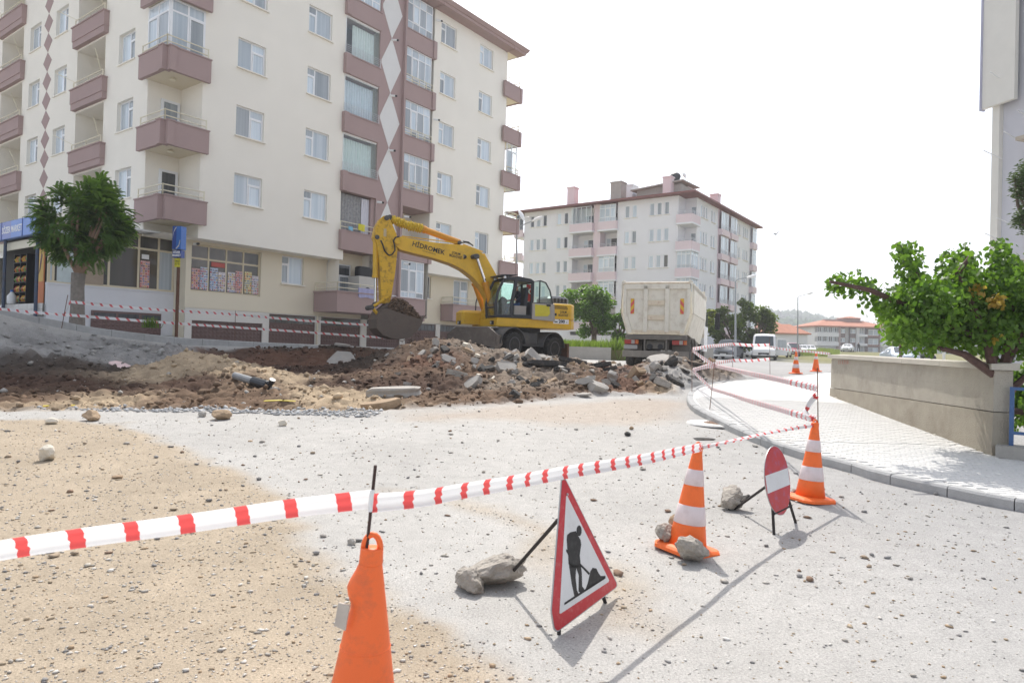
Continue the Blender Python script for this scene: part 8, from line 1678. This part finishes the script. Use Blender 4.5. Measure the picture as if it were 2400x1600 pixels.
# ---- broken paving thrown up round the trench
def slab(u, v, wpx, th, dep, rot, m_, label, seed, name='asphalt_slab', lift=.0):
    p = atgr(u, v + 6); w_ = wpx / F_PX * p.y; me = slabmesh(seed, w_, w_ * dep, th, 11).mesh(name, m_); q = at(u, v, p.y); o = link(name, me, None, (p.x, p.y + .1, q.z + lift), rot); tag(o, label, 'slab', 'broken paving around the trench'); return o
slab(1282, 853, 112, .15, .55, (R(-8), R(2), .05), MT['asphalt'], 'largest black edged asphalt slab lying on the rubble heap below the digger rear wheel', 201)
slab(1318, 866, 46, .12, .6, (R(-4), R(4), .3), MT['asphalt'], 'asphalt slab piece overlapping the right end of the largest slab', 202)
slab(1340, 846, 72, .15, .5, (R(-6), R(9), -.15), MT['asphalt'], 'black asphalt slab sloping down behind the largest slab', 203)
slab(1408, 856, 62, .14, .6, (R(-10), R(-9), .2), MT['asphalt'], 'tilted asphalt slab with reddish soil left of the lorry wheel', 204)
slab(1432, 864, 38, .12, .6, (R(-12), R(-12), .5), MT['asphalt'], 'small asphalt slab at the lorry side of the reddish soil', 205)
slab(1372, 896, 54, .34, .35, (R(70), R(-14), .1), MT['dusty'], 'grey concrete kerb block standing on edge in the rubble', 206, 'concrete_block')
slab(1366, 925, 46, .05, .6, (R(3), R(-4), .1), MT['dusty'], 'thin pale concrete flake at the foot of the rubble', 207, 'concrete_flake')
slab(1404, 912, 46, .25, .7, (R(30), R(18), .4), MT['dusty'], 'dusty grey lump right of the kerb block', 208, 'concrete_block')
slab(1206, 926, 30, .16, .7, (R(25), R(30), .4), MT['asphalt'], 'black asphalt lump at the front foot of the heap', 209, 'asphalt_lump')
slab(1050, 841, 40, .08, .6, (R(48), R(16), .2), MT['dusty'], 'grey asphalt plate leaning on brown soil below the blade', 210)
slab(1113, 846, 22, .08, .8, (R(62), R(10), .5), MT['dusty'], 'upright grey plate right of the leaning plate', 211)
slab(1115, 862, 24, .07, .5, (R(40), R(38), .1), MT['dusty'], 'pale narrow plate sliding down the heap', 212, 'concrete_flake')
slab(1146, 863, 32, .10, .6, (R(22), R(-10), .2), MT['asphalt'], 'dark plate with a white corner in the middle of the heap', 213)
slab(1150, 888, 26, .07, .5, (R(20), R(-22), .3), MT['chalk'], 'pale flake low on the heap', 214, 'concrete_flake')
slab(1122, 880, 14, .07, .7, (R(20), R(10), .3), MT['chalk'], 'small white chip low on the heap', 215, 'concrete_flake')
slab(1020, 803, 18, .10, 1.2, (R(80), R(10), .3), MT['dusty'], 'upright brown crusted plate at the crest by the blade', 216)
slab(1090, 808, 16, .12, .8, (R(20), R(10), .3), MT['chalk'], 'pale stone on the crest below the dozer blade', 217, 'pale_stone')
slab(1118, 833, 16, .08, .7, (R(20), R(10), .7), MT['chalk'], 'white chip on the crest below the blade gap', 218, 'pale_stone')
slab(1205, 824, 20, .06, .5, (R(30), R(-35), .3), MT['dusty'], 'tilted flake on the heap beside the front wheel', 219, 'concrete_flake')
slab(1190, 838, 30, .08, .5, (R(35), R(-30), .1), MT['asphalt'], 'dark tilted slab below the front wheel', 220)
slab(1546, 842, 62, .12, .8, (R(20), R(-6), .1), MT['dusty'], 'smooth pale grey slab on top of the right heap behind the lorry', 221)
slab(1584, 843, 34, .2, .8, (R(8), R(6), .4), MT['dusty'], 'rough grey lump beside the pale slab on the right heap', 222, 'concrete_block')
slab(1627, 853, 40, .10, .5, (R(-4), R(12), -.1), MT['asphalt'], 'dark asphalt slab sloping down the right heap towards the pavement', 223)
slab(1655, 862, 20, .08, .6, (R(0), R(8), .2), MT['asphalt'], 'small dark slab near the right end of the heap', 224)
slab(770, 803, 50, .07, .5, (R(2), R(-9), .2), MT['dusty'], 'thin tilted plate at the trench rim in front of the garages', 225)
slab(800, 808, 40, .08, .6, (R(4), R(6), -.1), MT['dusty'], 'second plate at the trench rim left of the bucket', 226)
slab(800, 842, 70, .10, .8, (R(38), R(4), -.2), MT['dusty'], 'broken pavement plate sliding into the trench left of the bucket', 227)
slab(965, 830, 14, .06, .4, (R(70), R(50), .2), MT['dusty'], 'sliver of concrete upright under the bucket', 228, 'concrete_flake')
slab(905, 832, 14, .06, .4, (R(70), R(-40), .2), MT['dusty'], 'sliver of concrete upright left below the bucket', 229, 'concrete_flake')
slab(925, 925, 128, .22, .5, (R(4), R(-2), .1), MT['dusty'], 'flat old concrete block sunk in tan earth at the trench lip', 230, 'concrete_block', .04)
slab(890, 948, 90, .16, .5, (R(6), R(-10), .2), MT['brownstone'], 'earthy shelf below the flat concrete block', 231, 'soil_shelf', -.02)
rb = random.Random(33)
cm_ = [slabmesh(500 + i, 1, .7, .35, 8).mesh('rubble_chunk', mm) for i, mm in enumerate((MT['asphalt'], MT['dusty'], MT['sandrock'], MT['brownstone'], MT['asphalt'], MT['dusty']))]
for i in range(110):
    u = rb.choice((rb.uniform(930, 1330), rb.uniform(1040, 1300), rb.uniform(1340, 1680))); v = rb.uniform(808 + abs(u - 1080) * .07, 905); p = atgr(u, v); k = rb.uniform(.12, .42) * (1 if rb.random() < .75 else 1.5)
    o = link('rubble_chunk', rb.choice(cm_), None, (p.x, p.y, p.z + k * .06), (rb.uniform(-.9, .9), rb.uniform(-.9, .9), rb.uniform(0, 6))); o.scale = (k, k, k); tag(o, 'rough chunk of broken paving lying loose in the rubble heap', 'rubble', 'loose chunks in the rubble heap')
# pipe, plate, plastic
a, b_ = atgr(551, 880, .05), atgr(627, 903, .08); pp = thing('drain_pipe', 'grey plastic pipe with a black coupling lying on the sandy ridge', 'pipe'); d = (b_ - a).normalized()
MB().tube([a, a.lerp(b_, .62)], .085, 12).build('pipe', mat('pipe_grey', (.26, .27, .28), .6, .15, 6, dirt=(.36, .30, .22), dscale=5, damt=.6), pp); MB().tube([a.lerp(b_, .58), a.lerp(b_, .60), b_, b_ + d * .03], [.10, .11, .11, .10], 12).build('coupling', mat('coupling_black', (.018, .022, .028), .4, .1, 6), pp)
MB().tube([b_ + d * .03, b_ + d * .16 + Vector((0, 0, .09)), b_ + d * .20 + Vector((0, 0, .16))], [.06, .06, .07], 8).build('spigot', bpy.data.materials['coupling_black'], pp)
p = atgr(282, 862); o = MB().prism([(.32 * math.cos(t), .13 * math.sin(t) + .02 * math.cos(3 * t)) for t in np.linspace(0, 2 * PI, 15)[:-1]], -.012, .012, fz).build('plastic_plate', mat('pink_white_plastic', (.70, .52, .50), .5, .2, 5), None, (p.x, p.y, p.z + .08), (R(30), R(12), 0)); tag(o, 'torn pale pink plastic plate lying at the edge of the dark soil', 'plastic')
p = atgr(136, 956); o = MB().prism([(-.26, -.02), (0, .05), (.26, .06), (.26, .085), (0, .08), (-.28, .02)], -.006, .006, fz).build('yellow_strip', mat('yellow_plastic', (.62, .50, .05), .5, .1, 5), None, (p.x, p.y, p.z + .03), (.3, 0, 0)); tag(o, 'curved yellow plastic strip on the white gravel band', 'plastic')
p = atgr(655, 947); o = MB().prism([(-.3, -.02), (0, .03), (.3, .0), (.3, .03), (0, .07), (-.28, .02)], -.006, .006, fz).build('yellow_strip', bpy.data.materials['yellow_plastic'], None, (p.x, p.y, p.z + .06), (.3, 0, .1)); tag(o, 'short yellow plastic strip in the brown earth of the trench lip', 'plastic')
# bird, pylon
p = at(1817, 549, 60); bd = MB(); bd.tube([(-.22, 0, 0), (-.1, 0, .01), (.1, 0, 0), (.22, 0, -.02)], [.01, .06, .05, .01], 6); bd.hexa([(-.05, .04, 0), (.08, .04, 0), (.0, .5, .18), (-.05, .5, .18), (-.05, .04, .02), (.08, .04, .02), (.0, .5, .19), (-.05, .5, .19)]); bd.hexa([(-.05, -.04, 0), (.08, -.04, 0), (.0, -.45, .22), (-.05, -.45, .22), (-.05, -.04, .02), (.08, -.04, .02), (.0, -.45, .23), (-.05, -.45, .23)])
tag(bd.build('bird', mat('bird_grey', (.20, .20, .21), .9), None, p[:], (0, R(10), .6)), 'small grey bird gliding in the white sky right of the pink block', 'bird')
p = at(1850, 752, 900); py = thing('pylon', 'faint lattice power pylon on the far hill ridge', 'pylon', p[:])
m = MB()
for s in (-1, 1): m.tube([(s * 3, 0, -6), (s * .6, 0, 8)], .25, 4)
m.tube([(-11, 0, 7), (11, 0, 7)], .25, 4); m.tube([(-11, 0, 4), (11, 0, 4)], .2, 4)
for z in (-4, -1, 2, 5): m.tube([(-2.4, 0, z), (1.9, 0, z + 2.5)], .15, 4)
for x in (-10, -5, 5, 10): m.tube([(x, 0, 7), (x, 0, 4)], .15, 4)
m.build('lattice', MT['galv'], py)
# weeds and bits of green
p0 = at(352, 768, 22.2); pts = [(p0.x + rnd.gauss(0, .12), p0.y + rnd.gauss(0, .06), p0.z) for _ in range(90)]; grassblades('weed_tuft', pts, .28, (.09, .14, .03), 5)
p0 = at(1452, 820, 41); pts = [(p0.x + rnd.gauss(0, .5), p0.y + rnd.gauss(0, .3), gz(p0.x, p0.y)) for _ in range(500)]; grassblades('tall_weeds', pts, 1.0, (.11, .16, .035), 6)

# ---- thin summer haze: one closed box of even air round everything
hz = MB().box(-1900, 1900, -280, 1650, -12, 130).build('haze', None, kind='stuff'); hz.data.materials.clear()
hm_ = bpy.data.materials.new('haze_air'); hm_.use_nodes = True; t = hm_.node_tree; t.nodes.remove(t.nodes['Principled BSDF']); pv = t.nodes.new('ShaderNodeVolumePrincipled'); pv.inputs['Color'].default_value = (.93, .95, 1, 1); pv.inputs['Density'].default_value = .0008; pv.inputs['Anisotropy'].default_value = .3
t.links.new(pv.outputs[0], t.nodes['Material Output'].inputs['Volume']); hz.data.materials.append(hm_)
